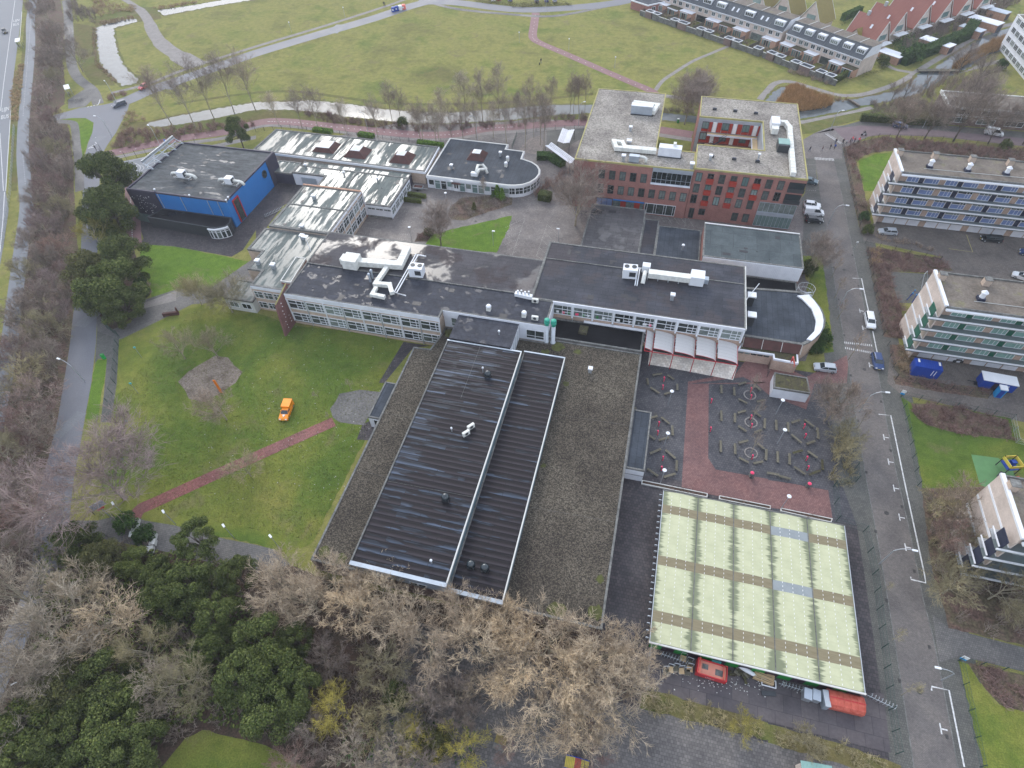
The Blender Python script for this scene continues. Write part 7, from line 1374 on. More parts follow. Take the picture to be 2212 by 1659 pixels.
cobalt = flat('cobalt_paint', (.01,.05,.30), .45); sky_ = flat('sky_blue_plastic', (.02,.30,.62), .4); skipred = flat('skip_red', (.50,.025,.03), .5); rust = MN('faded_red_tarp', [(.42,.07,.045),(.62,.15,.10)], 1.4, .7)
t = boxthing('storage_container', 'dark blue corrugated storage container in the apartment yard', 'container', c(3,1,1335,1575)+Vector((0,.3,0)), -.06, [('body',(0,0,1.3,4.6,2.3,2.6),cobalt),('door',(-2.33,0,1.3,.06,2.1,2.4),cobalt)])
for q in range(12): MB().cb(-2.1+q*.38,0,2.62,.14,2.2,.05).obj('roof_rib', cobalt, t)
for q in (-1.7,1.9): MB().cb(q,.5,2.66,.35,.9,.02).obj('white_mark', G['canvas'], t)
for q in (.9,1.4): MB().cb(q,-1.17,1.5,.12,.03,1.3).obj('white_mark', G['canvas'], t)
t = boxthing('site_caravan', 'blue site caravan with white roof and a tow bar', 'trailer', c(3,1,1935,1680)+Vector((0,-.2,0)), -.06, [('body',(0,0,1.45,5.6,2.2,2.0),cobalt),('roof',(0,0,2.52,5.8,2.4,.16),'white'),('window_shutter',(.9,-1.13,1.6,1.5,.04,.8),'white'),('door',(-.5,-1.13,1.3,.8,.04,1.7),'darkcl'),('tow_bar',(-3.6,0,.6,1.8,.12,.12),'steeld'),('wheel',(.3,-1.0,.35,.6,.2,.6),'blackm'),('wheel',(.3,1.0,.35,.6,.2,.6),'blackm'),('step',(-3,-.1,.35,.5,.5,.3),'steeld')])
boxthing('portable_toilet', 'sky blue portable toilet with white roof beside the caravan', 'toilet', c(3,2,1975,100), -.05, [('cabin',(0,0,1.1,1.15,1.15,2.2),sky_),('roof',(0,0,2.28,1.25,1.25,.2),'white'),('door',(0,-.59,1.05,.8,.03,1.9),cobalt)])
# behind the green hall
kz = lambda x, y, z=0.0: k(2400,2500,1100,x,y,z)
t = thing('skip', 'open bright red skip with lettering beside the trolleys', 'skip', kz(750,255), gb(kz(640,290),kz(835,350)))
MB().cb(0,0,.25,3.5,1.8,.5).cb(0,-.95,.85,3.9,.12,1.2).cb(0,.95,.85,3.9,.12,1.2).cb(1.95,0,.8,.1,2.0,1.2).cb(-1.95,0,1.0,.12,2.0,1.6).obj('body', skipred, t); MB().cb(0,0,1.15,3.7,1.75,.06).obj('waste_cover', flat('salmon_lid', (.62,.25,.17), .6), t)
MB().cb(-.9,.2,1.19,.8,.7,.02).cb(1.0,-.1,1.19,1.1,.8,.02).obj('dirt', G['coping'], t); MB().cb(-1.7,0,1.75,.18,2.1,.12).obj('rim', rust, t); MB().cb(1.5,0,1.4,.16,2.0,.1).obj('bar', rust, t)
o = road_text('Ofline', (0,0), .5, .5, 0, 'lettering', 'canvas', 0); o.parent = t; o.location = (-.1,-1.02,.75); o.rotation_euler = (pi/2,0,0)
t = thing('covered_skip', 'long red skip under a domed weathered cover at the hall corner', 'skip', kz(1790,500), gb(kz(1650,520),kz(1890,590))+.05)
m = MB(); pr_ = [(-1.1,.1),(-1.15,1.1),(-.85,1.55),(-.3,1.75),(.3,1.75),(.85,1.55),(1.15,1.1),(1.1,.1)]
for a in range(7): m.face([(-2.2,pr_[a][0],pr_[a][1]),(-2.2,pr_[a+1][0],pr_[a+1][1]),(2.2,pr_[a+1][0],pr_[a+1][1]),(2.2,pr_[a][0],pr_[a][1])][::-1])
m.face([(-2.2,a,b_) for a, b_ in pr_]); m.face([(2.2,a,b_) for a, b_ in pr_][::-1]); m.obj('cover', rust, t)
for q in range(6): MB().tube([(-2.1+q*.84,a,b_+.03) for a, b_ in pr_[1:7]],.06,4).obj('rib', rust, t)
MB().cb(0,0,1.79,4.5,.1,.06).obj('ridge', skipred, t)
for x, y, lb in ((1497,440,'left galvanised bin next to the grey cabinet'),(1565,450,'right galvanised bin next to the grey cabinet')): boxthing('metal_bin', lb, 'bin', kz(x,y), -.1, [('body',(0,0,.6,.95,1.3,1.2),'steel'),('lid',(0,0,1.24,1.0,1.4,.1),'zinc')])
boxthing('grey_cabinet', 'tall pale grey cabinet between bins and covered skip', 'cabinet', kz(1633,480), .1, [('body',(0,0,.8,.65,2.0,1.6),'zinc'),('lid',(0,0,1.63,.7,2.05,.06),'steel')])
boxthing('wheelie_bin', 'teal waste bin behind the red skip', 'bin', kz(785,195), -.3, [('body',(0,0,.55,1.1,.8,1.0),flat('teal_plastic', (.03,.25,.24), .5)),('lid',(0,0,1.1,1.2,.9,.12),flat('teal_lid', (.06,.36,.34), .5))])
t = thing('pallet_stack', 'stack of new wooden pallets by the green hall', 'pallets', kz(1165,300), -.15)
for z in range(5):
    for q in range(6): MB().cb(0,-.55+q*.22,.12+z*.16,2.6,.14,.03).obj('board', G['planks'], t) if z == 4 or q in (0,5) else None
    MB().cb(0,0,.06+z*.16,2.6,.1,.08).cb(-1.2,0,.06+z*.16,.1,1.2,.08).cb(1.2,0,.06+z*.16,.1,1.2,.08).obj('bearer', G['planks'], t)
t = thing('white_surfboard_tub', 'long white moulded tub leaning by the hall wall', 'tub', kz(1030,240,0.3), -.35); MB().tube([(-1.6,0,.3),(-1.0,0,.32),(0,0,.35),(1.0,0,.32),(1.5,0,.3)],[.05,.28,.36,.28,.05],8).obj('hull', G['white'], t, True)
t = thing('rubbish_heap', 'mossy heap of garden waste by the green hall', 'rubbish heap', kz(965,270), -.3); rg = random.Random(2)
for q in range(14): MB().cb(rg.uniform(-1.2,1.2),rg.uniform(-.5,.5),.2+rg.random()*.3,.8,.3,.3,rg.uniform(0,3)).obj('clump', G['mossroof'] if q % 3 else G['wood'], t)
t = thing('lying_frame', 'white metal frame lying on the yard', 'frame', kz(1210,340,0.1), -.02); MB().cb(0,.45,.15,1.9,.12,.12).cb(0,-.45,.15,1.9,.12,.12).cb(-.9,0,.15,.12,.8,.12).cb(.9,0,.15,.12,.8,.12).obj('frame', G['white'], t); MB().cb(0,-1.3,.08,1.9,.6,.08,.2).obj('rack', G['steeld'], t)
for i, (x, y) in enumerate(((400,235),(440,220),(482,215),(522,232),(568,245),(590,215),(588,170),(540,135))):
    t = thing('trolley', 'galvanised trolley, %s from the left in the cluster beside the red skip' % nth(i), 'trolley', kz(x,y), rg.uniform(-.3,.3), 'trolleys by the green hall'); MB().cb(0,-.25,.25,.8,.8,.08).obj('deck', G['planks' if i % 2 else 'wood'], t); MB().tube([(-.38,.1,.1),(-.38,.15,1.3),(.38,.15,1.3),(.38,.1,.1)],.045,5).obj('handle', G['steel'], t); MB().tube([(-.4,-.6,.15),(.4,-.6,.15)],.05,5).tube([(-.4,-.6,.15),(-.4,.1,.15)],.04,5).tube([(.4,-.6,.15),(.4,.1,.15)],.04,5).obj('frame', G['steel'], t)
def rack(p, rz, n, lb):
    t = thing('bicycle_rack', lb, 'bicycle rack', p, rz, 'steel bicycle racks')
    for q in range(n): MB().tube([(q*.42,-.3,0),(q*.42,-.3,.6),(q*.42+.12,0,.75),(q*.42+.2,.3,.6),(q*.42+.2,.3,0)],.04,5).obj('hoop', G['steel'], t)
    MB().cb((n-1)*.21,0,.04,n*.42,.08,.06).obj('rail', G['steel'], t); return t
rack(kz(1305,345), -.05, 7, 'steel bicycle rack under the plum wall panels'); rack(kz(2000,440), -.25, 8, 'steel bicycle rack at the east corner of the green hall'); rack(kz(370,110), -.1, 9, 'steel bicycle rack at the west corner of the green hall')
rack(c(1,1,80,215), 1.0, 14, 'long curved bicycle rack in the alley beside the blue hall')
rg = random.Random(9); m = MB()
for q in range(90): p = kz(rg.gauss(900,250),rg.gauss(350,45)); m.cb(p.x,p.y,.06,rg.uniform(.06,.16),rg.uniform(.05,.12),.03,rg.random()*3)
m.obj('litter', G['offwhite'])['kind'] = 'stuff'
m = MB()
for q in range(260): p = P(rg.uniform(430,860),rg.uniform(700,1080)); m.cb(p.x,p.y,.05,rg.uniform(.05,.22),rg.uniform(.04,.12),.025,rg.random()*3)
m.obj('white_blossom_litter', MN('petals', [(.3,.3,.27),(.5,.5,.46)], 2, .9))['kind'] = 'stuff'
# --- recycling bins, shelters, signs, sculptures
for i, (x, y, m_, lb) in enumerate(((1190,100,cobalt,'leftmost dark blue recycling bank on the park road'),(1218,92,cobalt,'second recycling bank, blue with white label'),(1248,86,'white','white recycling bank on the park road'),(1278,78,'salmon','rightmost pink and white recycling bank'))):
    t = thing('recycling_bank', lb, 'recycling bin', c(1,0,x,y), .1, 'recycling banks'); MB().lathe([(.9,0),(.95,.3),(.95,1.4),(.75,1.75),(.2,1.9)], n=12).obj('body', G[m_] if isinstance(m_, str) else m_, t); MB().cb(0,-.93,.9,.7,.06,.5).obj('label', G['canvas'], t)
def shelter(p, rz, lb):
    t = thing('bus_shelter', lb, 'bus shelter', p, rz); MB().cb(0,0,2.5,4.2,1.7,.12).obj('roof', G['canvas'], t)
    for x in (-1.9,1.9):
        for y in (-.7,.7): MB().tube([(x,y,0),(x,y,2.45)],.06,5).obj('post', G['steel'], t)
    MB().cb(0,.72,1.3,3.7,.04,1.9).obj('glass_wall', G['glassg'], t); MB().cb(0,.3,.5,2.4,.4,.08).obj('seat', G['steeld'], t)
rd_ = gb(c(0,0,60,900), c(0,0,90,500)); shelter(c(0,0,612,815), rd_+.1, 'white-roofed bus shelter at the west junction'); shelter(c(0,0,185,405), rd_, 'white-roofed bus shelter on the bus road')
for i in range(4):
    t = thing('bicycle', 'bicycle parked in the row below the junction bus shelter, %s from the left' % nth(i), 'bicycle', c(0,0,600+i*35,890-i*5), 1.4, 'bicycles at the bus stop')
    for x in (-.5,.5): MB().tube([(x+.33*cos(a_*.524),0,.34+.33*sin(a_*.524)) for a_ in range(13)],.03,4).obj('wheel', G['blackm'], t)
    MB().tube([(-.5,0,.34),(-.15,0,.85),(.4,0,.85),(.5,0,.34)],.03,4).tube([(-.15,0,.85),(0,0,.35),(.4,0,.85)],.03,4).tube([(.4,-.25,1.0),(.4,.25,1.0)],.03,4).obj('frame', G['steeld'], t); MB().cb(-.18,0,.92,.25,.14,.06).obj('saddle', G['blackm'], t)
t = thing('orange_board', 'upright orange board sculpture on the sand circle', 'sculpture', c(0,2,1915,75), .2); MB().cb(0,0,1.9,.5,.1,3.8).obj('board', flat('bright_orange', (.85,.22,.02), .5), t)
t = thing('red_sculpture', 'low orange-red sculpture with upright end by the cobbled path', 'sculpture', c(0,1,1480,1065), gb(c(0,1,1410,1065),c(0,1,1560,1045))); MB().cb(0,0,.45,3.2,.5,.8).obj('slab', G['pyr'], t); MB().cb(1.6,.1,.9,.2,.8,1.8,.2).obj('upright', G['pyr'], t)
for i, (j, x, y) in enumerate(((1,1226,1430),(2,1195,80),(2,1162,402),(2,1130,725))):
    t = thing('teal_marker_post', 'thin teal marker post on the west lawn, %s from the top' % nth(i), 'post', c(0,j,x,y), .3, 'teal posts along the fence'); MB().tube([(0,0,0),(0,0,3)],.05,5).obj('pole', G['steel'], t); MB().cb(0,0,3.0,.45,.12,.35).obj('head', flat('teal_sign', (.10,.42,.42), .5), t)
t = thing('information_board', 'grey information board with orange panel at the school gate', 'sign', c(0,2,965,1155), .9); MB().tube([(0,0,0),(0,0,4)],.08,5).obj('pole', G['steel'], t); MB().cb(0,0,4.2,2.0,.15,1.3).obj('board', G['zinc'], t); MB().cb(0,-.1,3.3,1.1,.1,.4).obj('orange_panel', rust, t)
for lb, x, y in (('green litter bin beside the footpath by the west road',905,1440),): boxthing('litter_bin', lb, 'bin', c(0,1,x,y), .4, [('body',(0,0,.6,.55,.45,1.2),flat('bright_green', (.02,.42,.08), .5)),('lid',(0,0,1.25,.6,.5,.12),'greencl')])
boxthing('litter_bin', 'green litter bin on the path behind the brick building', 'bin', c(2,0,1432,1062), .4, [('body',(0,0,.6,.5,.5,1.2),'greencl'),('lid',(0,0,1.25,.6,.55,.1),'white')])
for i, (x, y, r) in enumerate(((1175,1255,.95),(1325,1380,.95))):
    t = thing('stone_planter', 'concrete block planter row beside the gate bush, %s' % ('upper' if i == 0 else 'lower'), 'planter', c(0,2,x,y), -1.15, 'concrete gate planters')
    for q in range(3): MB().cb(-1.1+q*1.15,(q%2)*.15,.4,1.0,.9,.8).obj('stone', G['pale'], t)
t = thing('yard_bench_box', 'mossy green box bench on the dark yard at the bottom', 'bench', c(1,3,2115,1440), -.1); MB().cb(0,0,.35,1.5,1.9,.7).obj('body', G['coping'], t); MB().cb(0,.3,.74,1.5,1.2,.08).obj('mossy_top', G['tileyel'], t); MB().cb(0,.85,.9,1.5,.12,.5).obj('back', G['wood'], t)
kp_ = lambda x, y, z=0.0: k(2100,2750,400*2212/1270,x,y,z); a = kp_(340,730,.8); b_ = kp_(635,760,.8)
t = thing('play_bridge', 'colourful play bridge with yellow slats and red deck at the bottom edge', 'play equipment', ((a.x+b_.x)/2,(a.y+b_.y)/2,0), gb(a,b_)-.15); L_ = (b_-a).length
yl = flat('play_yellow', (.62,.5,.08), .5)
for q in range(15):
    x = -L_/2+L_*(q+.5)/15; z = .35+.45*cos(x/L_*2.4); MB().cb(x,0,z,.17,1.3,.08).obj('slat', yl if (q < 6 or q > 9) else rust, t)
for y in (-.7,.7): MB().tube([(-L_/2+L_*q/8,y,.4+.5*cos((q/8-.5)*2.4)) for q in range(9)],.07,5).obj('side_beam', cobalt, t)
pq = [kp_(0,0)]*0; a = c(3,3,280,1600,2.4); b_ = c(3,3,500,1640,2.4); t = thing('yard_shed', 'shed with pale green corrugated roof at the bottom edge', 'shed', (a.x,a.y,0), gb(a,b_)); MB().cb(1.8,-1.6,1.15,3.3,3.0,2.3).obj('wall', G['pinkbrick'], t)
for q in range(14): MB().cb(.15+q*.26,-1.6,2.4+.03*(q%2),.25,3.4,.06).obj('roof_sheet', G['glassgs'], t)
t = thing('play_tower', 'yellow and blue climbing tower on the green rubber tiles', 'play equipment', c(3,2,2045,740), .3)
for x in (-1,1):
    for y in (-1,1): MB().tube([(x,y,0),(x,y,2.9)],.08,5).obj('post', G['steeld'], t)
for y in (-1.05,1.05): MB().cb(0,y,2.4,2.1,.1,.6).obj('yellow_panel', yl, t)
MB().cb(-1.05,0,2.4,.1,2.1,.6).obj('yellow_panel', yl, t); MB().cb(1.05,0,2.4,.1,2.1,.6).obj('yellow_panel', yl, t); MB().cb(0,0,1.4,2,2,.12).obj('deck', cobalt, t); MB().cb(.4,.2,2.0,.8,.7,.5).obj('blue_seat', cobalt, t); MB().cb(-1.9,-1.3,.7,1.6,.7,.1,.6).obj('slide', G['steeld'], t); MB().cb(.3,-1.9,.5,1.6,.25,.1,.2).obj('step', rust, t)
t = thing('climbing_net_frame', 'blue climbing net frame in the apartment play corner', 'play equipment', c(3,1,1250,930), .3)
for x, y in ((-1.3,0),(1.3,.3),(0,1.2),(-.6,-.9)): MB().tube([(x,y,0),(x*.7,y*.7,1.9)],.08,5).obj('post', cobalt, t); MB().lathe([(.05,1.85),(.16,1.95),(.05,2.1)],x*.7,y*.7,8).obj('knob', sky_, t)
MB().tube([(-1,0,1.7),(1,.2,1.6),(0,.9,1.7),(-1,0,1.7),(-.4,-.6,1.5),(1,.2,1.6)],.04,4).obj('rope', cobalt, t)
for i, (x, y, lb) in enumerate(((1300,790,'tall leaning goal post in the apartment play corner'),)): t = thing('swing_frame', 'tall pale swing frame in the apartment play corner', 'play equipment', c(3,1,x,y), 1.0); MB().tube([(-1.4,-1.2,0),(0,0,2.6),(1.6,0,2.6),(1.8,-1.2,0)],.07,5).obj('frame', G['steel'], t); MB().tube([(.5,0,2.6),(.5,0,.5)],.03,4).obj('chain', G['steeld'], t)
t = thing('motorcycle', 'black motorcycle parked under the middle apartments', 'motorcycle', c(3,1,1635,1475), .1)
for x in (-.65,.65): MB().tube([(x,-.07,.32),(x,.07,.32)],.32,10,True).obj('wheel', G['blackm'], t)
MB().tube([(-.65,0,.45),(-.2,0,.75),(.35,0,.8),(.65,0,.4)],[.1,.2,.2,.08],6).obj('frame', G['steeld'], t); MB().cb(-.3,0,.9,.6,.28,.12).obj('saddle', G['blackm'], t); MB().tube([(.5,-.35,1.0),(.45,0,1.05),(.5,.35,1.0)],.03,4).obj('handlebar', G['steel'], t)
t = thing('box_trailer', 'open grey trailer by the white wall near the parking court', 'trailer', c(1,0,1405,1640), .05); MB().cb(0,0,.65,2.6,1.4,.1).cb(0,.7,.85,2.6,.06,.5).cb(0,-.7,.85,2.6,.06,.5).cb(-1.3,0,.85,.06,1.4,.5).obj('box', G['steel'], t); MB().cb(0,0,1.0,2.3,1.2,.1).obj('load', G['pyr'], t); MB().cb(1.9,0,.5,1.3,.1,.1).obj('tow_bar', G['steel'], t)
for y in (-.8,.8): MB().tube([(0,y-.08,.3),(0,y+.08,.3)],.3,10,True).obj('wheel', G['blackm'], t)
# bridge and weir
a, b_ = c(3,0,1290,622), c(3,0,1650,622); t = thing('canal_footbridge', 'flat wooden footbridge across the canal', 'bridge', (a.x,a.y,0), gb(a,b_)); L_ = (b_-a).length
for q in range(int(L_/.6)): MB().cb(.3+q*.6,0,.62,.56,2.0,.08).obj('plank', G['wood'], t)
for y in (-.95,.95): MB().cb(L_/2,y,.45,L_,.15,.35).obj('beam', G['steeld'], t)
a, b_ = c(3,0,690,870), c(3,0,785,930); t = thing('weir_board', 'dark timber weir across the canal', 'weir', (a.x,a.y,0), gb(a,b_)); L_ = (b_-a).length; MB().cb(L_/2,0,.4,L_,.5,.5).obj('beam', G['barkd'], t); MB().cb(L_/2,.4,.3,L_*.9,.1,.6).obj('board', G['darkbrick'], t)
# planter strips by the green hall
for (pts_, lb) in (([(160,640),(155,662),(540,742),(542,718)],'left soil planter strip behind the green hall'),([(610,730),(608,752),(908,812),(910,790)],'middle red-leaved planter strip behind the green hall'),([(968,803),(966,822),(1262,888),(1270,865)],'right red-leaved planter strip behind the green hall')):
    q = [kb(x,y) for x, y in pts_]; t = thing('planter_strip', lb, 'planter', (q[0].x,q[0].y,0)); qq = [(p.x,p.y) for p in q]; par(MB().ring(qq, inset(qq,.14), 0, .35).obj('kerb', G['pale']), t); par(MB().prism(inset(qq,.14),0,.28).obj('soil', G['litter']), t)
    o = thicket('planting', inset(qq,.25), 4, .8, 'tw_red', seed=4, r=.3, n=5, tw=.018, sub=2); par(o, t)
# stone rings round plaza trees
for i, (x, y) in enumerate(((790,140),(797,300),(797,478))):
    p = kb(x,y); t = thing('tree_collar', 'stone collar round the %s plaza tree' % ('far','middle','near')[i], 'kerb', p, 0, 'stone collars round plaza trees')
    for q in range(12): a_ = 2*pi*q/12; MB().cb(1.05*cos(a_),1.05*sin(a_),.05,.22,.5,.10,a_).obj('stone', G['path'], t)
    tree('young%d' % (i % 2), (p.x,p.y,0), 5.2, 'small bare tree inside the %s stone collar on the plaza' % ('far','middle','near')[i], rz=i*1.9, tw='tw_brown', group='young trees on the plaza')
# fences
fence('green mesh fence on the west side of the lawn, beside the footpath', [c(0,1,930,1180), c(0,1,1035,1255), c(0,2,1000,0)]+[c(0,2,950,180), c(0,2,935,320)], 2.0)
fence('green mesh fence along the west bed by the evergreens', [c(0,1,920,1080), c(0,1,930,1180)], 2.0)
fence('black barred gate across the west drive', [c(0,2,820,1130), c(0,2,1010,1165), c(0,2,940,1330)], 1.7, bars=.3, mat='steeld', name='barred_gate')
fence('green mesh fence by the lower plaza corner and pavement', [c(3,2,745,740), c(3,2,755,850), c(3,2,560,890), c(3,2,585,1190), c(3,2,820,1280), c(3,2,900,1650), c(3,3,1000,800), c(3,3,1040,1160), c(3,3,1100,1540)], 2.2)
fence('grey mesh fence west of the container yard', [c(2,3,1195,590), c(2,3,1155,990)], 2.2, mat='steel')
fence('black railing along the far apartment garden', [c(3,0,640,1270), c(3,1,745,130), c(3,1,800,360)], 1.5, mat='steeld', name='railing')
fence('black railing along the reddish beds of the middle apartments', [c(3,1,1480,600), c(3,1,835,450), c(3,1,990,1240)], 1.5, mat='steeld', name='railing')
fence('railing of the bicycle strip below the middle apartments', [c(3,1,1030,1330), c(3,1,1100,1620)], 1.5, mat='steeld', name='railing')
fence('railing between the middle apartment yard and drive', [c(3,1,1100,1620), c(3,2,1900,120)], 1.5, mat='steeld', name='railing')
fence('mesh fence round the apartment playing lawn', [c(3,2,2100,310), c(3,2,1150,110), c(3,2,1290,880)], 1.6)
fence('grey fence at the east end of the playing lawn', [c(3,2,2100,310), c(3,2,2140,510), c(3,2,2260,540)], 1.4, mat='steel')
fence('green mesh fence by the lower right lawn', [c(3,3,2212,860), c(3,3,1640,730), c(3,3,1830,1650), P(2140,1720)], 1.6)
fence('hedge-side railing along the pink road', [c(3,0,700,1270), c(3,0,950,1190), c(3,0,1500,1215), c(3,0,2400,1320)], 1.3, mat='steeld', name='railing')
fence('low mesh fence behind the rear school buildings', [c(1,0,0,1140), c(1,0,300,1110), c(1,0,800,1170), c(1,0,1400,1235), c(1,0,1700,1230)], 1.3, mat='steeld')
fence('sports court fence beside the cycle path', [c(0,0,890,1320), c(0,0,905,1430), c(0,0,1010,1400), c(0,0,1700,1265)], 2.6, mat='steeld', bars=.5)
fence('green fence beside the sandpit', [c(1,0,2212,1290), c(2,0,40,1180), c(2,0,290,1125), c(2,0,620,1125)], 1.5)
fence('white railing of the bus road bridge', [c(0,0,130,1100), c(0,0,95,1650), c(0,1,30,480)], 1.0, mat='steel', name='guard_rail', sp=2)
fence('plank fence by the plaza gate', [c(3,1,0,1480), c(3,1,-10,1600)], 1.7, mat='steeld', name='barred_gate')
# people
dk = (.03,.03,.04); bl = (.04,.06,.12); nv = (.02,.03,.06)
PE = [((3,0,355,1310),dk,bl,'person in dark coat walking alone nearest the brick building'),((3,0,462,1310),(.10,.06,.06),(.3,.3,.32),'person in brown top and light trousers crossing the yard'),((3,0,532,1292),dk,dk,'person in black walking just behind the light-trousered person'),((3,0,570,1290),(.02,.08,.35),dk,'person in a blue jacket in the walking group'),((3,0,578,1245),dk,bl,'person in black further from the camera than the blue jacket'),((3,0,640,1245),dk,dk,'person in black at the railing corner'),((3,0,670,1250),(.5,.5,.5),nv,'person in a white top beside the railing corner'),((3,0,705,1235),(.06,.03,.04),dk,'person in dark clothes left of the red hoods'),((3,0,722,1225),(.75,.08,.10),bl,'person in a red hooded jacket, left of two'),((3,0,740,1235),(.2,.04,.06),nv,'person in maroon behind the red jacket'),((3,0,778,1235),(.8,.12,.14),dk,'person in a bright red jacket at the right of the group'),((0,0,835,1300),dk,dk,'lone walker in dark clothes on the west road'),((2,0,250,545),dk,(.12,.13,.13),'walker in black on the field with a dog'),((1,0,1105,50),dk,dk,'left of two people walking by the park road'),((1,0,1116,52),(.05,.06,.05),dk,'right of two people walking by the park road')]
for i, (cc_, tp, lg, lb) in enumerate(PE): person(c(*cc_), 2.4+i*.5, lb, tp, lg)
t = thing('dog', 'black dog on the field beside its walker', 'dog', c(2,0,238,560), 2.0)
b = bmesh.new(); me = bpy.data.meshes.new('dog'); J = [((0,0,.42),.11),((.3,0,.45),.13),((.48,0,.6),.07),((.62,0,.66),.07),((.76,0,.62),.04),((.32,.09,.22),.04),((.32,.09,.02),.03),((.32,-.09,.22),.04),((.34,-.09,.02),.03),((-.05,.09,.25),.05),((-.12,.09,.02),.03),((-.05,-.09,.25),.05),((-.02,-.09,.02),.03),((-.2,0,.5),.03),((-.38,0,.62),.02)]
vs = [b.verts.new(p) for p, r in J]
for a, e in ((0,1),(1,2),(2,3),(3,4),(1,5),(5,6),(1,7),(7,8),(0,9),(9,10),(0,11),(11,12),(0,13),(13,14)): b.edges.new((vs[a], vs[e]))
b.to_mesh(me); b.free(); tmp = bpy.data.objects.new('tmp', me); COL.objects.link(tmp); tmp.modifiers.new('s', 'SKIN')
for i, (p, r) in enumerate(J): me.skin_vertices[0].data[i].radius = (r, r)
m2 = bpy.data.meshes.new_from_object(tmp.evaluated_get(bpy.context.evaluated_depsgraph_get())); bpy.data.objects.remove(tmp); m2.materials.clear(); m2.materials.append(G['blackm']); inst('body', m2, t)
def two_wheeler(p, rz, lb, nm, cat):
    t = thing(nm, lb, cat, p, rz)
    for x in (-.55,.55): MB().tube([(x,-.06,.3),(x,.06,.3)],.3,12,True).obj('wheel', G['blackm'], t)
    MB().tube([(-.55,0,.35),(-.3,0,.75),(.0,0,.35),(.35,0,.4),(.5,0,.95)],[.12,.14,.1,.1,.05],6).obj('frame', G['steel'], t); MB().cb(-.25,0,.82,.6,.25,.12).obj('saddle', G['blackm'], t); MB().tube([(.45,-.3,1.02),(.5,0,1.0),(.45,.3,1.02)],.03,4).obj('handlebar', G['steeld'], t)
p = c(0,0,1438,1245); two_wheeler(p, .15, 'motor scooter on the red cycle path', 'motor_scooter', 'scooter'); person(p+Vector((-.15,0,-.02)), .15, 'scooter rider in a bright blue jacket on the cycle path', (.02,.22,.6), dk, pose='sit')
p = c(3,0,825,1172); two_wheeler(p, 3.3, 'bicycle ridden past the walking group', 'bicycle', 'bicycle'); person(p, 3.3, 'cyclist in dark clothes riding past the walking group', dk, nv, pose='sit')

for p, lb in ((c(3,2,1145,110),'small white sign with blue base on the fence corner of the playing lawn'),(c(3,3,1658,730),'small white and blue sign on the lower right fence corner')):
    t = thing('fence_sign', lb, 'sign', p+Vector((-.1,-.12,0)), -.3); MB().cb(0,0,1.6,.7,.05,.7).obj('white_panel', G['canvas'], t); MB().cb(0,0,1.0,.7,.05,.4).obj('blue_panel', sky_, t); MB().tube([(0,.05,0),(0,.05,1.6)],.04,4).obj('post', G['steeld'], t)
for x, y, j, lb in ((1120,700,1,'white traffic sign post at the far parking edge'),):
    t = thing('sign_post', 'small white sign post on the east pavement near the yard entrance', 'sign', c(3,1,740,500)); MB().tube([(0,0,0),(0,0,2.2)],.04,5).obj('post', G['steel'], t); MB().cb(0,0,2.2,.45,.06,.45).obj('panel', G['canvas'], t)
# ================================================================ VEGETATION
rv = random.Random(77)
def tc(u, v, h, fr=.62): p = P(u, v, h*fr); return (p.x, p.y, 0)
def label_row(lst, fmt):
    """lst sorted left to right: (proto, loc, h, tw, sx)"""
    for i, a in enumerate(lst):
        yield a, fmt % nth(i)
# bare trees along the sports hall's end wall and the container yard: crown centres in the photo
W = [(612,1262,9.5),(668,1292,9),(712,1250,9.5),(768,1310,9.5),(820,1282,9),(868,1345,10),(925,1385,10),(985,1335,9.5),(1040,1402,10),(1085,1352,9),(1130,1440,10),(1188,1385,10.5),(1222,1492,11),(1280,1422,11.5),(1330,1500,10.5),(1352,1420,9.5),(1165,1535,9.5),(1255,1555,9)]
for i, (u, v, h) in enumerate(W): tree('wide%d' % (i % 4), tc(u,v,h), h, '%s wide bare beige tree from the left along the near end of the sports hall' % nth(i), rz=i*1.3, tw='tw_beige', group='bare trees along the sports hall end', sx=1.0)
W = [(232,1332,10,'tw_beige'),(110,1365,13,'tw_grey'),(40,1290,12,'tw_grey'),(55,1440,12,'tw_grey'),(20,1515,11,'tw_grey'),(160,1270,9,'tw_grey'),(310,1405,8,'tw_olive'),(395,1468,9,'tw_olive'),(330,1490,8,'tw_grey')]
LBW = ['round beige bare tree standing out left of the evergreens','huge grey bare tree over the lower west road','grey bare tree at the left edge above the huge one','grey bare tree at the left edge below the huge one','lowest grey bare tree at the left edge over the road','grey bare tree just left of the round beige one','olive bare tree between two dark evergreen masses','lower olive bare tree above the bottom lawn','grey thin bare tree in the gap of the evergreens']
for i, (u, v, h, tw) in enumerate(W): tree('wide%d' % (i % 4), tc(u,v,h), h, LBW[i], rz=2+i*1.7, tw=tw, sx=1.05 if i in (1,2,3) else .95)
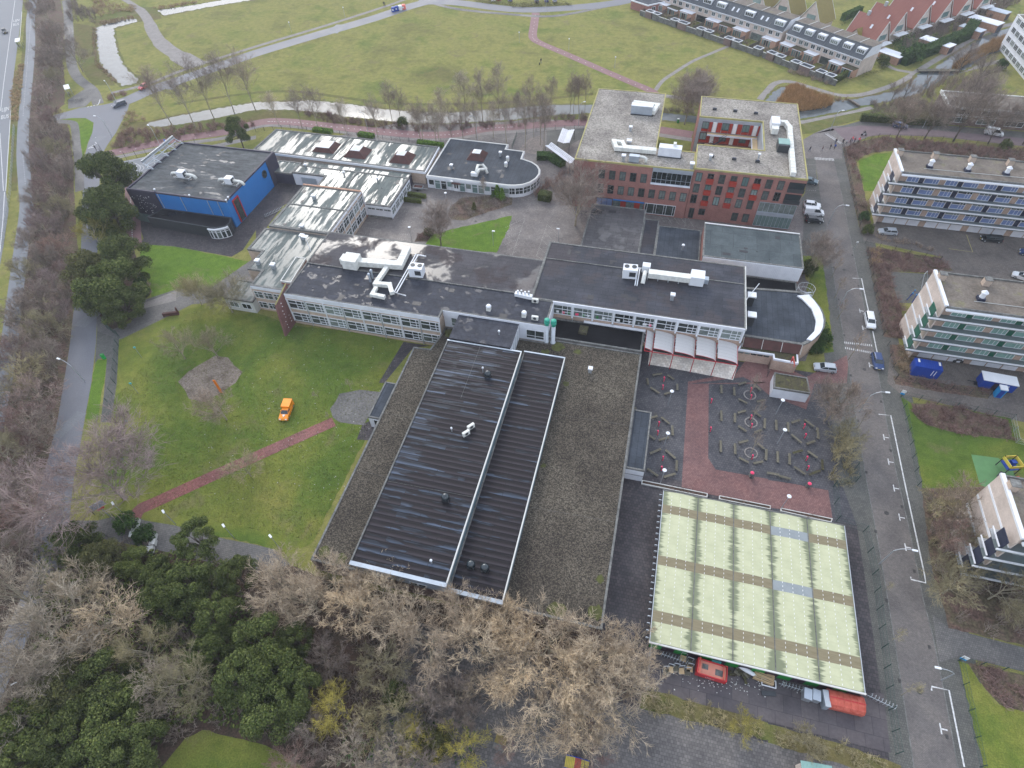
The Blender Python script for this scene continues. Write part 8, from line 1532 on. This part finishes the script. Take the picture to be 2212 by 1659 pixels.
W = [(728,1532,7,'tw_yel','bright yellow mossy bare tree in the lower wood'),(990,1618,6,'tw_yel','yellow-green bare bush tree left of the dark play yard'),(765,1645,7,'tw_grey','grey-green bare tree at the bottom edge'),(850,1640,7,'tw_grey','greyish bare tree at the bottom edge right of the grey-green one'),(820,1430,7,'tw_olive','olive bare tree under the beige row'),(930,1520,7,'tw_brown','reddish brown bare tree in the middle of the lower wood'),(985,1505,6.5,'tw_brown','brown bare tree left of the play yard corner'),(850,1535,6.5,'tw_olive','olive bare tree right of the yellow one'),(700,1430,6,'tw_brown','small brown bare tree near the dark evergreens'),(1010,1555,5.5,'tw_brown','low brown bare tree by the yard edge'),(905,1640,6.5,'tw_brown','brown bare tree at the bottom edge'),(665,1590,6,'tw_brown','brown bare tree right of the big evergreen'),(900,1590,5.5,'tw_yel','small yellow-tipped bare tree near the bottom'),(1060,1470,7,'tw_beige','beige bare tree below the long row'),(790,1580,5.5,'tw_olive','low olive bare tree below the yellow one'),(1090,1620,4,'tw_red','low red-brown bush tree on the play yard edge'),(620,1645,5.5,'tw_red','red-brown bare tree by the bottom lawn'),(1270,1610,5.5,'tw_red','thin brown tree over the play yard')]
for i, (u, v, h, tw, lb) in enumerate(W): tree('tangle%d' % (i % 2) if i % 3 else 'wide%d' % (i % 4), tc(u,v,h), h, lb, rz=i*2.1, tw=tw, sx=.85)
W = [(155,1168,7,'dense','dark evergreen beside the barred gate'),(215,1205,6,'dense','dark evergreen just right of the gate evergreen'),(290,1215,5.5,'dense','low olive-dark evergreen in the middle of the gate group'),(428,1168,8.5,'pine','lone rounded pine beside the lawn and drive'),(512,1240,7.5,'pine','pine at the right end of the gate group'),(400,1262,8,'dense','broad evergreen below the lone pine'),(350,1300,7.5,'dense','evergreen at the heart of the west wood'),(470,1330,8,'pine','pine right of the evergreen heart'),(560,1395,9,'dense','upper part evergreen of the big dark mass'),(600,1450,9,'dense','right part evergreen of the big dark mass'),(530,1460,9.5,'pine','left part pine of the big dark mass'),(580,1520,9,'dense','lower part evergreen of the big dark mass'),(640,1500,8,'pine','right-hand pine touching the yellow tree'),(135,1500,9,'dense','upper evergreen of the lower left corner wood'),(215,1480,9,'dense','evergreen left of the bottom lawn, upper'),(70,1560,9,'dense','evergreen at the left edge near the bottom'),(150,1590,9,'pine','pine in the lower left corner wood'),(250,1560,9,'dense','evergreen left of the bottom lawn, middle'),(300,1620,8.5,'pine','pine at the left side of the bottom lawn'),(50,1640,9,'pine','pine in the very corner of the photo'),(200,1650,8.5,'dense','evergreen at the bottom edge left of the lawn'),(290,1500,7,'dense','small evergreen above the bottom lawn'),(640,1385,6.5,'pine','evergreen under the beige trees'),(340,1240,6,'dense','low evergreen below the gate planters'),(455,1415,7,'dense','evergreen between the west wood and the big mass'),(940,1600,4.5,'dense','low dark evergreen beneath the brown trees'),(860,1500,4,'dense','low holly-like evergreen in the lower wood')]
for i, (u, v, h, kd, lb) in enumerate(W): tree('%s%d' % (kd, i % 3), tc(u,v,h,.55), h, lb, rz=i*1.1, tw=('lf_pine' if kd == 'pine' else ('lf_dark','lf_olive','lf_pine')[i % 3]), sx=1.05)
W = [(228,380,14,'dense','tall narrow evergreen, uppermost of the west evergreens'),(235,448,12,'dense','evergreen behind the yellowish bare tree'),(205,455,8.5,'dense','small evergreen left of the west evergreen'),(262,555,11,'dense','dark evergreen above the largest west one'),(195,585,10,'dense','left crown of the largest west evergreen clump'),(235,615,12.5,'dense','centre crown of the largest west evergreen clump'),(262,655,8.5,'dense','lower crown of the largest west evergreen clump'),(200,640,8,'dense','lower left crown of the largest west evergreen clump')]
for i, (u, v, h, kd, lb) in enumerate(W): tree('%s%d' % (kd, i % 3), tc(u,v,h,.55), h, lb, rz=i*1.7, tw='lf_olive' if i in (4,) else ('lf_pine' if i > 3 else 'lf_dark'), sx=1.15)
tree('pine1', (c(0,0,2110,1290).x, c(0,0,2110,1290).y, 0), 10, 'round dark pine behind the blue hall', tw='lf_dark', sx=.95)
tree('wide2', tc(198,500,7,.6), 7, 'yellowish bare tree between the west evergreens', tw='tw_yel', sx=1.0)
# rows of tall bare trees
W = [(1490,1085),(1690,1105),(1850,1025),(2025,975),(2212,960)]
for i, (x, y) in enumerate(W): tree('tall%d' % (i % 3), tuple(c(0,0,x,y)), 15.5, '%s tall bare tree from the left beside the ditch and cycle path' % nth(i), rz=i*1.4, tw='tw_brown', group='tall bare trees by the ditch', sx=1.2)
W = [(200,1080),(400,1110),(540,1120),(790,1170),(1055,1190),(1255,1070),(1430,1240),(1450,1242),(1560,1252),(1590,1252),(1690,1180),(1790,1200),(1815,1070),(1905,1190),(1960,1045),(2050,1190),(2165,1240),(2100,1010),(1600,1075),(1180,1060)]
for i, (x, y) in enumerate(W): tree('tall%d' % (i % 3), tuple(c(1,0,x,y)), 9.0+(i*37 % 5)*.5+(2 if i in (12,14,16,17) else 0), '%s bare tree in the canal row behind the school' % nth(i), rz=i*1.9, tw='tw_brown' if i % 3 else 'tw_grey', group='bare trees in the canal row', sx=1.15)
W = [(60,1110),(115,1280),(245,1250),(275,1310),(190,1190),(150,1000),(330,990),(500,985),(530,980),(575,975),(630,965),(1490,1075),(1620,960),(1560,900)]
for i, (x, y) in enumerate(W): tree('tall%d' % (i % 3) if i < 11 else 'vase%d' % (i % 2), tuple(c(2,0,x,y)), (14 if i in (1,2,3) else 10) if i < 11 else (13 if i == 11 else 10), ('%s bare tree beside the forecourt, left of the brick building' % nth(i)) if i < 11 else ('%s bare tree behind the gap of the brick building' % nth(i-11)), rz=i*1.3, tw='tw_brown', sx=.85 if i < 11 else 1.15)
tree('vase0', tuple(c(1,1,1600,465)), 10.5, 'large vase-shaped bare tree on the court lawn', tw='tw_brown', rz=.5, bark='barkd')
tree('vase1', tuple(c(2,1,545,290)), 15, 'tall bare tree between the bike vaults and brick building', tw='tw_brown', rz=1.5)
tree('tall0', tuple(k(1500,480,700,1245,950)), 6, 'slim bare tree in front of the round-ended building', tw='tw_brown', sx=.7)
for i, (x, y, h, lb) in enumerate(((1600,1220,17,'largest tall bare tree on the pink road verge'),(1350,1200,12,'bare tree left of the largest on the pink road verge'),(1110,1190,11,'thin bare tree behind the dark blue car'),(1900,1240,11,'bare tree in front of the white van on the pink road'),(2200,1250,13,'bare tree at the right end of the pink road verge'),(1640,640,9,'gnarled bare tree at the footbridge'),(1070,860,5,'leaning bare tree on the canal bank, left'),(1170,850,5.5,'branchy bare tree on the canal bank, right'),(1780,760,9,'bare tree behind the low flat block'),(2130,300,7,'bare tree beside the canal near the reeds'))): tree('vase%d' % (i % 2) if i < 5 else 'wide%d' % (i % 4), tuple(c(3,0,x,y)), h, lb, rz=i*1.2, tw='tw_brown', bark='barkd')
for i, (x, y, h, lb) in enumerate(((370,715,9.5,'leaning bare tree beside the white hall lawn'),(550,740,4.5,'thin street tree opposite the white parking corner'),(575,915,5,'thin street tree below the first'),(600,1095,5.5,'street tree beside the rounded block lamp'),(695,1450,6.5,'street tree at the speed table'))): tree('vase0' if i == 0 else 'young%d' % (i % 2), tuple(c(3,1,x,y)), h, lb, rz=i*1.5+.6, tw='tw_brown')
for i, (x, y, h, lb) in enumerate(((490,320,9.5,'large bare tree beside the kiosk, left'),(548,300,9,'large bare tree beside the kiosk, right'),(768,385,5,'thin street tree below the kiosk lamp'),(650,500,5,'greenish bare bush on the plaza fence, upper'),(640,640,5,'greenish bare bush on the plaza fence, lower'),(1600,1240,11,'large brown bare tree in front of the near apartment gable'),(1450,1150,8,'brown bare tree by the pavement above the gable tree'),(1700,1500,8,'olive bare tree before the near apartment galleries'),(1480,1420,7,'reddish bare tree on the verge beside the street'),(1950,1560,8,'olive bare tree at the right edge below the galleries'),(1780,1290,7,'brown bare tree against the pale gable'))): tree('tangle%d' % (i % 2) if i in (3,4) else ('young%d' % (i % 2) if i == 2 else 'wide%d' % (i % 4)), tuple(c(3,2,x,y)), h, lb, rz=i*1.5, tw=('tw_brown','tw_brown','tw_brown','tw_olive','tw_olive','tw_brown','tw_olive','tw_olive','tw_red','tw_olive','tw_brown')[i], sx=.9)
for i, (x, y, h, lb) in enumerate(((1070,555,3.5,'stubby pollard on the pavement below the green hall corner'),(1150,1030,4,'stubby pollard at the container yard gate'),(1000,130,2.5,'stump-like young pollard on the east pavement'),(300,1450,3.5,'yellowish bush tree on the grass bank, right'),(1500,150,7,'brown bare tree over the lower right verge'),(1900,200,8,'olive bare tree at the lower right verge'),(2100,60,8,'bare tree at the right edge of the verge'))): tree('young%d' % (i % 2) if i < 3 else 'tangle%d' % (i % 2), tuple(c(3,3,x,y)), h, lb, rz=i*1.5, tw='tw_olive' if i != 6 else 'tw_brown')
tree('tangle1', tuple(c(2,3,1960,1310)), 4, 'yellowish bush tree on the grass bank, left', tw='tw_yel', sx=.8)
# west lawn trees
for (x, y, zx, zy, h, pr, tw, lb) in ((2010,1040,0,1,9,'vase1','tw_olive','bare tree at the corner of the low west annex'),(1745,975,0,1,7.5,'vase0','tw_olive','bare tree left of the annex tree'),(1890,1435,0,1,7,'wide1','tw_olive','faint bare tree on the west lawn, right of two'),(1600,1440,0,1,7,'wide3','tw_olive','faint bare tree on the west lawn, left of two'),(1960,310,0,2,7.5,'wide0','tw_brown','bare tree beside the sand circle'),(1085,990,0,2,13,'vase1','tw_pink','huge spreading pink-brown tree by the school gate'),(1700,120,0,3,4,'young0','tw_brown','small bare tree near the drive'),(-40,800,1,2,5,'tangle0','tw_olive','twiggy bush tree below the red brick path'),(720,620,0,0,11,'wide2','tw_brown','dark bare tree by the junction footpath'),(560,420,0,0,9,'wide0','tw_brown','bare tree left of the junction footpath'),(545,130,1,2,2.6,'young1','tw_brown','thin sapling near the hexagon terrace, left'),(820,50,1,2,2.8,'young0','tw_brown','thin sapling near the hexagon terrace, right'),(630,300,1,2,2.2,'young1','tw_brown','thin sapling by the red path end')):
    tree(pr, tuple(c(zx,zy,x,y)), h, lb, rz=x*.01, tw=tw, sx=1.75 if h > 12 else 1.1)
# shrubs told apart
for (p, h, kd, tw, lb) in ((k(1500,480,700,560,1390),2.3,'round','lf_dark','round dark bush on the court lawn corner'),(k(1500,480,700,1115,1080),2.4,'cone','lf_olive','olive cone shrub in the round bed'),(k(1500,480,700,1400,920),3.6,'cone','lf_bright','left bright conifer before the round-ended building'),(k(1500,480,700,1460,950),3.4,'cone','lf_bright','right bright conifer before the round-ended building'),(k(1500,480,700,1345,930),2.0,'cone','lf_green','smallest conifer before the round-ended building'),(c(0,1,1230,815),2.4,'round','lf_green','upper round bush at the cobbled path bed'),(c(0,1,1255,885),2.3,'round','lf_green','lower round bush at the cobbled path bed'),(c(0,2,1120,1230),3.2,'round','lf_green','leafy bush between the gate and upper planter'),(c(0,2,1275,1330),3,'round','lf_green','leafy bush beside the lower gate planter'),(c(3,1,460,1290),3,'round','lf_green','ivy-like bush below the rounded block, upper'),(c(3,1,400,1380),2.6,'round','lf_green','ivy-like bush below the rounded block, lower'),(c(3,1,335,700),3.4,'round','lf_dark','dark bush beside the white hall corner'),(c(3,1,850,355),2.4,'round','lf_dark','dark bush at the corner of the apartment beds'),(c(3,1,820,240),2.4,'round','lf_green','green bush behind the bicycle strip'),(c(3,0,1230,540),6.5,'round','lf_green','big round green bush at the canal path fork'),(c(3,0,980,570),4,'round','lf_dark','dark bush beside the last terrace gable'),(c(3,0,2030,1290),3,'round','lf_dark','dark bush on the reddish verge of the pink road'),(c(3,0,2000,600),3.5,'round','lf_green','green bush at the white block garden'),(c(1,0,1270,1090),3,'round','lf_dark','dark bush between the canal and cycle path'),(c(2,2,0,0),.1,'round','lf_dark','')):
    if lb: tree(kd if kd in ('round','cone') else kd, (p.x,p.y,0), h, lb, tw=tw, rz=h)
# bare trees of the roadside belt, from the top of the photo down
BELT = [(98,30,6),(112,75,6),(100,125,6.5),(118,165,6),(95,200,5.5),(128,120,5),(115,255,6),(95,280,6),(120,320,6.5),(90,345,6),(130,365,6),(105,400,6.5),(78,430,6),(125,450,6),(95,490,6.5),(60,520,6.5),(120,530,6),(85,560,6.5),(50,590,6.5),(110,610,6.5),(75,640,7),(140,590,5.5),(40,680,7),(95,700,7),(125,680,6),(60,740,7),(20,770,7),(100,770,7),(45,820,7.5),(80,850,7),(10,860,7.5),(40,920,7.5),(75,940,7),(5,980,7.5),(45,1040,8),(15,1100,8),(60,1120,6.5),(20,1190,7)]
for i, (u, v, h) in enumerate(BELT): tree('tangle%d' % (i % 2) if i % 3 else 'wide%d' % (i % 4), tc(u,v,h,.5), h, '%s bare tree from the top in the roadside belt along the left edge' % nth(i), rz=i*1.7, tw=('tw_brown','tw_red','tw_brown','tw_olive','tw_pink')[i % 5], group='bare trees of the roadside belt', sx=1.05)
# hedges
hedge('hedge', 'long dark clipped hedge on the far side of the pink road', [c(3,0,790,1040), c(3,0,1180,1070), c(3,0,1545,1085)], 1.4, 2.0, 'lf_dark')
hedge('hedge', 'dark hedge running along the canal gardens', [c(3,0,1150,560), c(3,0,1400,460), c(3,0,1700,330), c(3,0,1760,240)], 3.5, 3.0, 'lf_green', size=.25, den=22)
hedge('hedge', 'dark hedge at the corner of the last terrace gardens', [c(3,0,450,665), c(3,0,570,725), c(3,0,740,620)], 1.0, 2.2, 'lf_dark')
hedge('hedge', 'green bushy hedge under the long white canopy', [c(2,0,215,1370), c(2,0,330,1370), c(2,0,440,1440)], 2.4, 1.6, 'lf_green', size=.2, den=50)
hedge('hedge', 'small dark hedge before the middle building, upper', [k(1500,480,700,280,895), k(1500,480,700,520,930)], .8, 1.1, 'lf_dark'); hedge('hedge', 'small dark hedge before the middle building, lower', [k(1500,480,700,245,965), k(1500,480,700,460,990)], .8, 1.1, 'lf_dark')
hedge('hedge', 'dark green hedge block right of the round-ended building', [k(1500,480,700,1915,930), k(1500,480,700,2060,960)], 2.4, 2.0, 'lf_dark')
hedge('hedge', 'tall garden hedge between the terrace and red-roofed houses', [c(3,0,640,180), c(3,0,790,110)], 2.0, 2.4, 'lf_green', size=.2, den=40)
for i, pts_ in enumerate(([(500,1130),(660,1150)],[(890,1170),(1020,1190)],[(1400,1240),(1620,1270)])): hedge('hedge', '%s bright green low bush strip from the left behind the skylight roof' % nth(i), [c(1,0,*pts_[0]), c(1,0,*pts_[1])], 1.6, 1.0, 'lf_bright', size=.18)
# stuff nobody could count
L2 = lambda *a: [(p[0],p[1]) for p in a]
thicket('thicket', g(0,0,150,-200,430,-200,480,100,300,120,470,250,540,600,560,850,400,870,300,830,330,560,300,250), .13, 2.6, 'tw_brown', 1, r=1.8, n=12, tw=.024, sub=7)
thicket('thicket', g(0,0,300,870,450,930,440,1000,560,1100,620,1300,640,1650)+g(0,1,640,500,620,900,560,1300)+g(0,2,480,60,380,500,200,450,0,600)+g(0,1,0,1500,120,1000,230,600,280,100)+g(0,0,240,1400,260,1100,230,900), .13, 2.6, 'tw_brown', 2, r=1.8, n=12, tw=.024, sub=7)
thicket('thicket', g(0,0,330,900,560,1150,600,1500,350,1650,260,1200)+g(0,1,450,200,200,600), .10, 2.6, 'tw_red', 3, r=1.8, n=12, tw=.024, sub=7)
thicket('thicket', g(0,2,-100,600,380,400,300,800,180,1300,0,1500,-400,1500), .16, 2.8, 'tw_red', 4, r=1.8, n=12, tw=.024, sub=7)
thicket('undergrowth', g(0,2,200,1350,900,1350,2212,1600)+g(1,2,300,1600)+g(2,3,0,500,1000,600,1100,1000,200,1100)+g(1,3,2212,1000,1960,1150,1930,1600,400,1550)+g(0,3,2212,1350,1700,1300,1400,1500,1200,1650,-300,1650,400,900), .30, 1.9, 'tw_brown', 5, r=1.5, n=12, tw=.025, sub=5)
leafy('ivy_undergrowth', g(0,2,300,1380,1900,1480)+g(1,3,0,300,450,700,400,1300,0,1350)+g(0,3,2212,1350,1700,1250,1400,1450,1200,1650,0,1650,300,800), 9, 1.4, 'lf_dark', 6, .25)
leafy('ivy_undergrowth', g(1,3,800,1250,1900,1250,1900,1650,700,1650), 3, 1.0, 'lf_green', 7, .22)
for i, (a, dn, hh, tw) in enumerate((
 (g(0,0,960,1300,1060,1120,1400,1120,1900,1060,2212,1060,2212,1090,1900,1130,1400,1230,930,1310), .5, 1.5, 'tw_red'), (g(1,0,350,960,620,980,850,1030,1400,1080,2212,1050,2212,1075,1700,1135,1400,1140,1000,1100,600,1060,420,1000), .5, 1.4, 'tw_red'),
 (g(0,0,1060,1000,1150,960,1260,1040,1060,1100), .5, 1.0, 'straw'), (g(2,0,100,1040,640,990,640,1050,300,1065,0,1100), .5, 1.4, 'tw_brown'), (g(2,0,1300,930,1600,960,1600,1000,1300,970), .5, 1.2, 'tw_brown'),
 (g(3,1,860,480,1490,580,1600,690,1420,700,1080,690,1060,750,1130,870,1180,1100,1220,1270,1000,1250), .8, 1.1, 'tw_red'), (g(3,0,660,1280,1000,1190,2212,1310,2700,1370,2212,1390,1100,1300,900,1320,760,1390,830,1650,740,1500), .6, 1.3, 'tw_red'), (g(3,1,720,0,850,100,880,180,760,130), .7, 1.2, 'tw_brown'),
 (g(3,2,1230,160,1600,200,2080,310,2110,480,1800,450,1640,430,1350,340,1260,260), .8, 1.0, 'tw_red'), (g(3,1,1090,1600,1240,1610,1500,1650)+g(3,2,1900,50,1890,120,1300,20), .8, 1.0, 'tw_red'), (g(3,1,1060,1330,1200,1340,1240,1500,1150,1590,1090,1480), .7, 1.3, 'straw'), (g(3,1,860,500,950,490,980,600,900,640), 1.0, 1.1, 'straw'),
 (g(3,3,1720,745,2212,870,2500,950,2500,1200,2212,1160,2000,1100,1880,980), .8, 1.0, 'tw_red'), (g(3,2,1330,960,1600,1000,2100,1450,2212,1650)+g(3,3,2212,560,1570,430,1490,150), .22, 2.4, 'tw_brown'), (g(3,2,1340,1000,1500,1100,1600,1650)+g(3,3,1600,200,1480,120), .25, 2.4, 'tw_olive'), (g(3,2,1500,1150,1800,1200,2212,1500,2212,1650,1700,1600), .25, 3.0, 'tw_olive'),
 (g(3,1,870,370,1200,430,1450,490,1440,520,900,400), .8, 1.0, 'tw_brown'), (g(3,2,560,420,700,420,740,740,640,840,540,860,560,600), .5, 2.4, 'tw_olive'), (g(3,2,525,830,740,800,745,860,560,880), .8, 1.0, 'tw_olive'), (g(3,0,880,900,1200,850,1350,880,1300,960,900,990), .5, 1.8, 'tw_brown'), (g(3,0,1300,700,1900,650,1950,760,1600,900,1300,850), .25, 3.5, 'tw_brown'),
 (g(1,1,1670,200,1700,110,1800,60,2180,25,2180,100,1860,220), .8, .7, 'tw_brown'), (g(1,1,1375,420,1400,370,1470,335,1500,420), .8, .8, 'tw_red'), (g(2,0,300,1550,560,1450,560,1640,200,1700), .5, 1.6, 'tw_red'), (g(0,1,1180,690,1290,800,1290,880,1170,900,1000,1180,940,1170), .4, .9, 'tw_brown'),
 (g(2,3,1130,1010,1300,1020,2212,1280,2212,1410,1600,1255,1110,1130), .9, .9, 'tw_olive'), (g(3,3,0,1290,560,1440,1140,1650,700,1640,0,1430), .9, .9, 'tw_olive'), (g(3,0,20,560,440,680,560,750,200,640), .6, 1.0, 'tw_brown'), (g(0,0,925,860,960,820,1100,790,1090,820,960,870), .8, 1.0, 'tw_red'), (g(0,0,590,180,820,200,840,120,700,60,600,-50), .25, 2.4, 'tw_brown'),
 (g(0,0,770,-60,830,150,1180,95,1200,60,1000,40), .4, 1.0, 'straw'), (g(0,0,600,1080,640,1300,650,1600,600,1600,570,1250), .3, 2.0, 'tw_brown'))):
    thicket('shrub_bed', a, dn, hh, tw, 20+i, r=.9, n=12, tw=.022, sub=4)
for i, a in enumerate((g(3,0,60,920,170,770,250,755,400,830,560,885,540,930,270,965,100,950), g(3,0,1570,600,1700,500,1900,390,2060,330,2200,310,2150,380,1900,470,1700,570,1620,620))):
    thicket('reed_bed', a, 3.2, 2.3, 'reed', 60+i, r=.5, n=9, tw=.03, sub=1)
for i, a in enumerate((g(0,0,800,250,835,240,830,520,1010,700,1000,720,820,560), g(0,0,860,190,1150,140,1160,165,870,225), g(0,0,1340,90,1700,30,1700,10,1330,70), g(3,0,180,735,420,800,700,855,640,880,380,810,200,745), g(0,0,90,830,160,560,210,560,180,830,160,1050,110,1050))):
    thicket('dry_grass', a, 1.6, .8, 'straw', 70+i, r=.5, n=9, tw=.03, sub=1)
# gardens of the houses
leafy('garden_shrubs', g(3,0,1000,380,1300,330,1500,330,1400,480,1200,520,1080,440), 3, 1.6, 'lf_green', 80, .3); leafy('garden_shrubs', g(3,0,1500,180,1750,230,1680,300,1500,270), 2, 1.2, 'lf_olive', 81, .3); leafy('garden_shrubs', g(3,0,770,640,1000,590,1010,620,780,680), 6, 1.0, 'lf_olive', 82, .2)
leafy('ivy_bank', g(3,1,430,1180,500,1100,540,1250,560,1370,400,1410,380,1340), 8, .8, 'lf_green', 83, .2)
leafy('parkside_hedge', g(1,0,1880,-10,2212,30,2212,55,1900,20), 8, 1.2, 'lf_olive', 84, .25); leafy('parkside_hedge', g(2,0,0,30,500,30,520,50,0,70), 8, 1.2, 'lf_olive', 85, .25)
leafy('garden_shrubs', g(3,0,1060,350,1250,290,1500,340,1480,440,1200,520,1100,450), 5, 2.2, 'lf_green', 90, .3); leafy('garden_shrubs', g(3,0,1400,200,1640,120,2000,-20,2100,40,1760,220,1560,290), 2.2, 1.8, 'lf_olive', 91, .3); leafy('garden_shrubs', g(3,0,600,200,760,100,820,60,780,180,640,240), 3, 2, 'lf_green', 92, .3)
thicket('garden_shrubs', g(3,0,1100,350,1300,250,1700,150,1950,-20,2212,-60,2150,30,1750,250,1500,330,1200,480), .25, 2.4, 'tw_brown', 93, r=1.2, n=12, tw=.03, sub=5)
thicket('garden_shrubs', [(-8,277),(37,244),(35,241),(-10,274)], .35, 1.4, 'tw_brown', 94, r=.8, n=10, tw=.03, sub=4); leafy('garden_shrubs', [(-6,277),(60,226),(56,221),(-9,272)], 2.2, 1.3, 'lf_olive', 95, .25)
# grass tussocks and clumps that roughen the lawns near the camera
rg = random.Random(17); m = MB()
lawnp = [(p.x,p.y) for p in f(450,660,860,720,840,830,790,940,680,1170,330,1100,240,900,270,740)]
while len(m.f) < 42000:
    x = rg.uniform(-95,-38); y = rg.uniform(25,85)
    if not inpoly(x, y, lawnp): 
        if rg.random() < .999: continue
    a = rg.uniform(0,6.28); s = rg.uniform(.05,.12); h = rg.uniform(.04,.13)
    m.face([(x-cos(a)*s,y-sin(a)*s,.012),(x+cos(a)*s,y+sin(a)*s,.012),(x+rg.uniform(-.08,.08),y+rg.uniform(-.08,.08),h)])
m.obj('grass_tufts', G['grasstuft'])['kind'] = 'stuff'
hz = MB().box(-1600,1600,-700,2600,-1,90).obj('haze', None); hz.data.materials.clear(); hm_ = bpy.data.materials.new('pale_air'); hm_.use_nodes = True; n = hm_.node_tree; n.nodes.clear()
ov = n.nodes.new('ShaderNodeOutputMaterial'); pv = n.nodes.new('ShaderNodeVolumePrincipled'); pv.inputs['Color'].default_value = (.86,.9,.95,1); pv.inputs['Density'].default_value = .00026; pv.inputs['Anisotropy'].default_value = .2; n.links.new(pv.outputs[0], ov.inputs['Volume']); hz.data.materials.append(hm_); hz['kind'] = 'stuff'
bpy.context.view_layer.update()
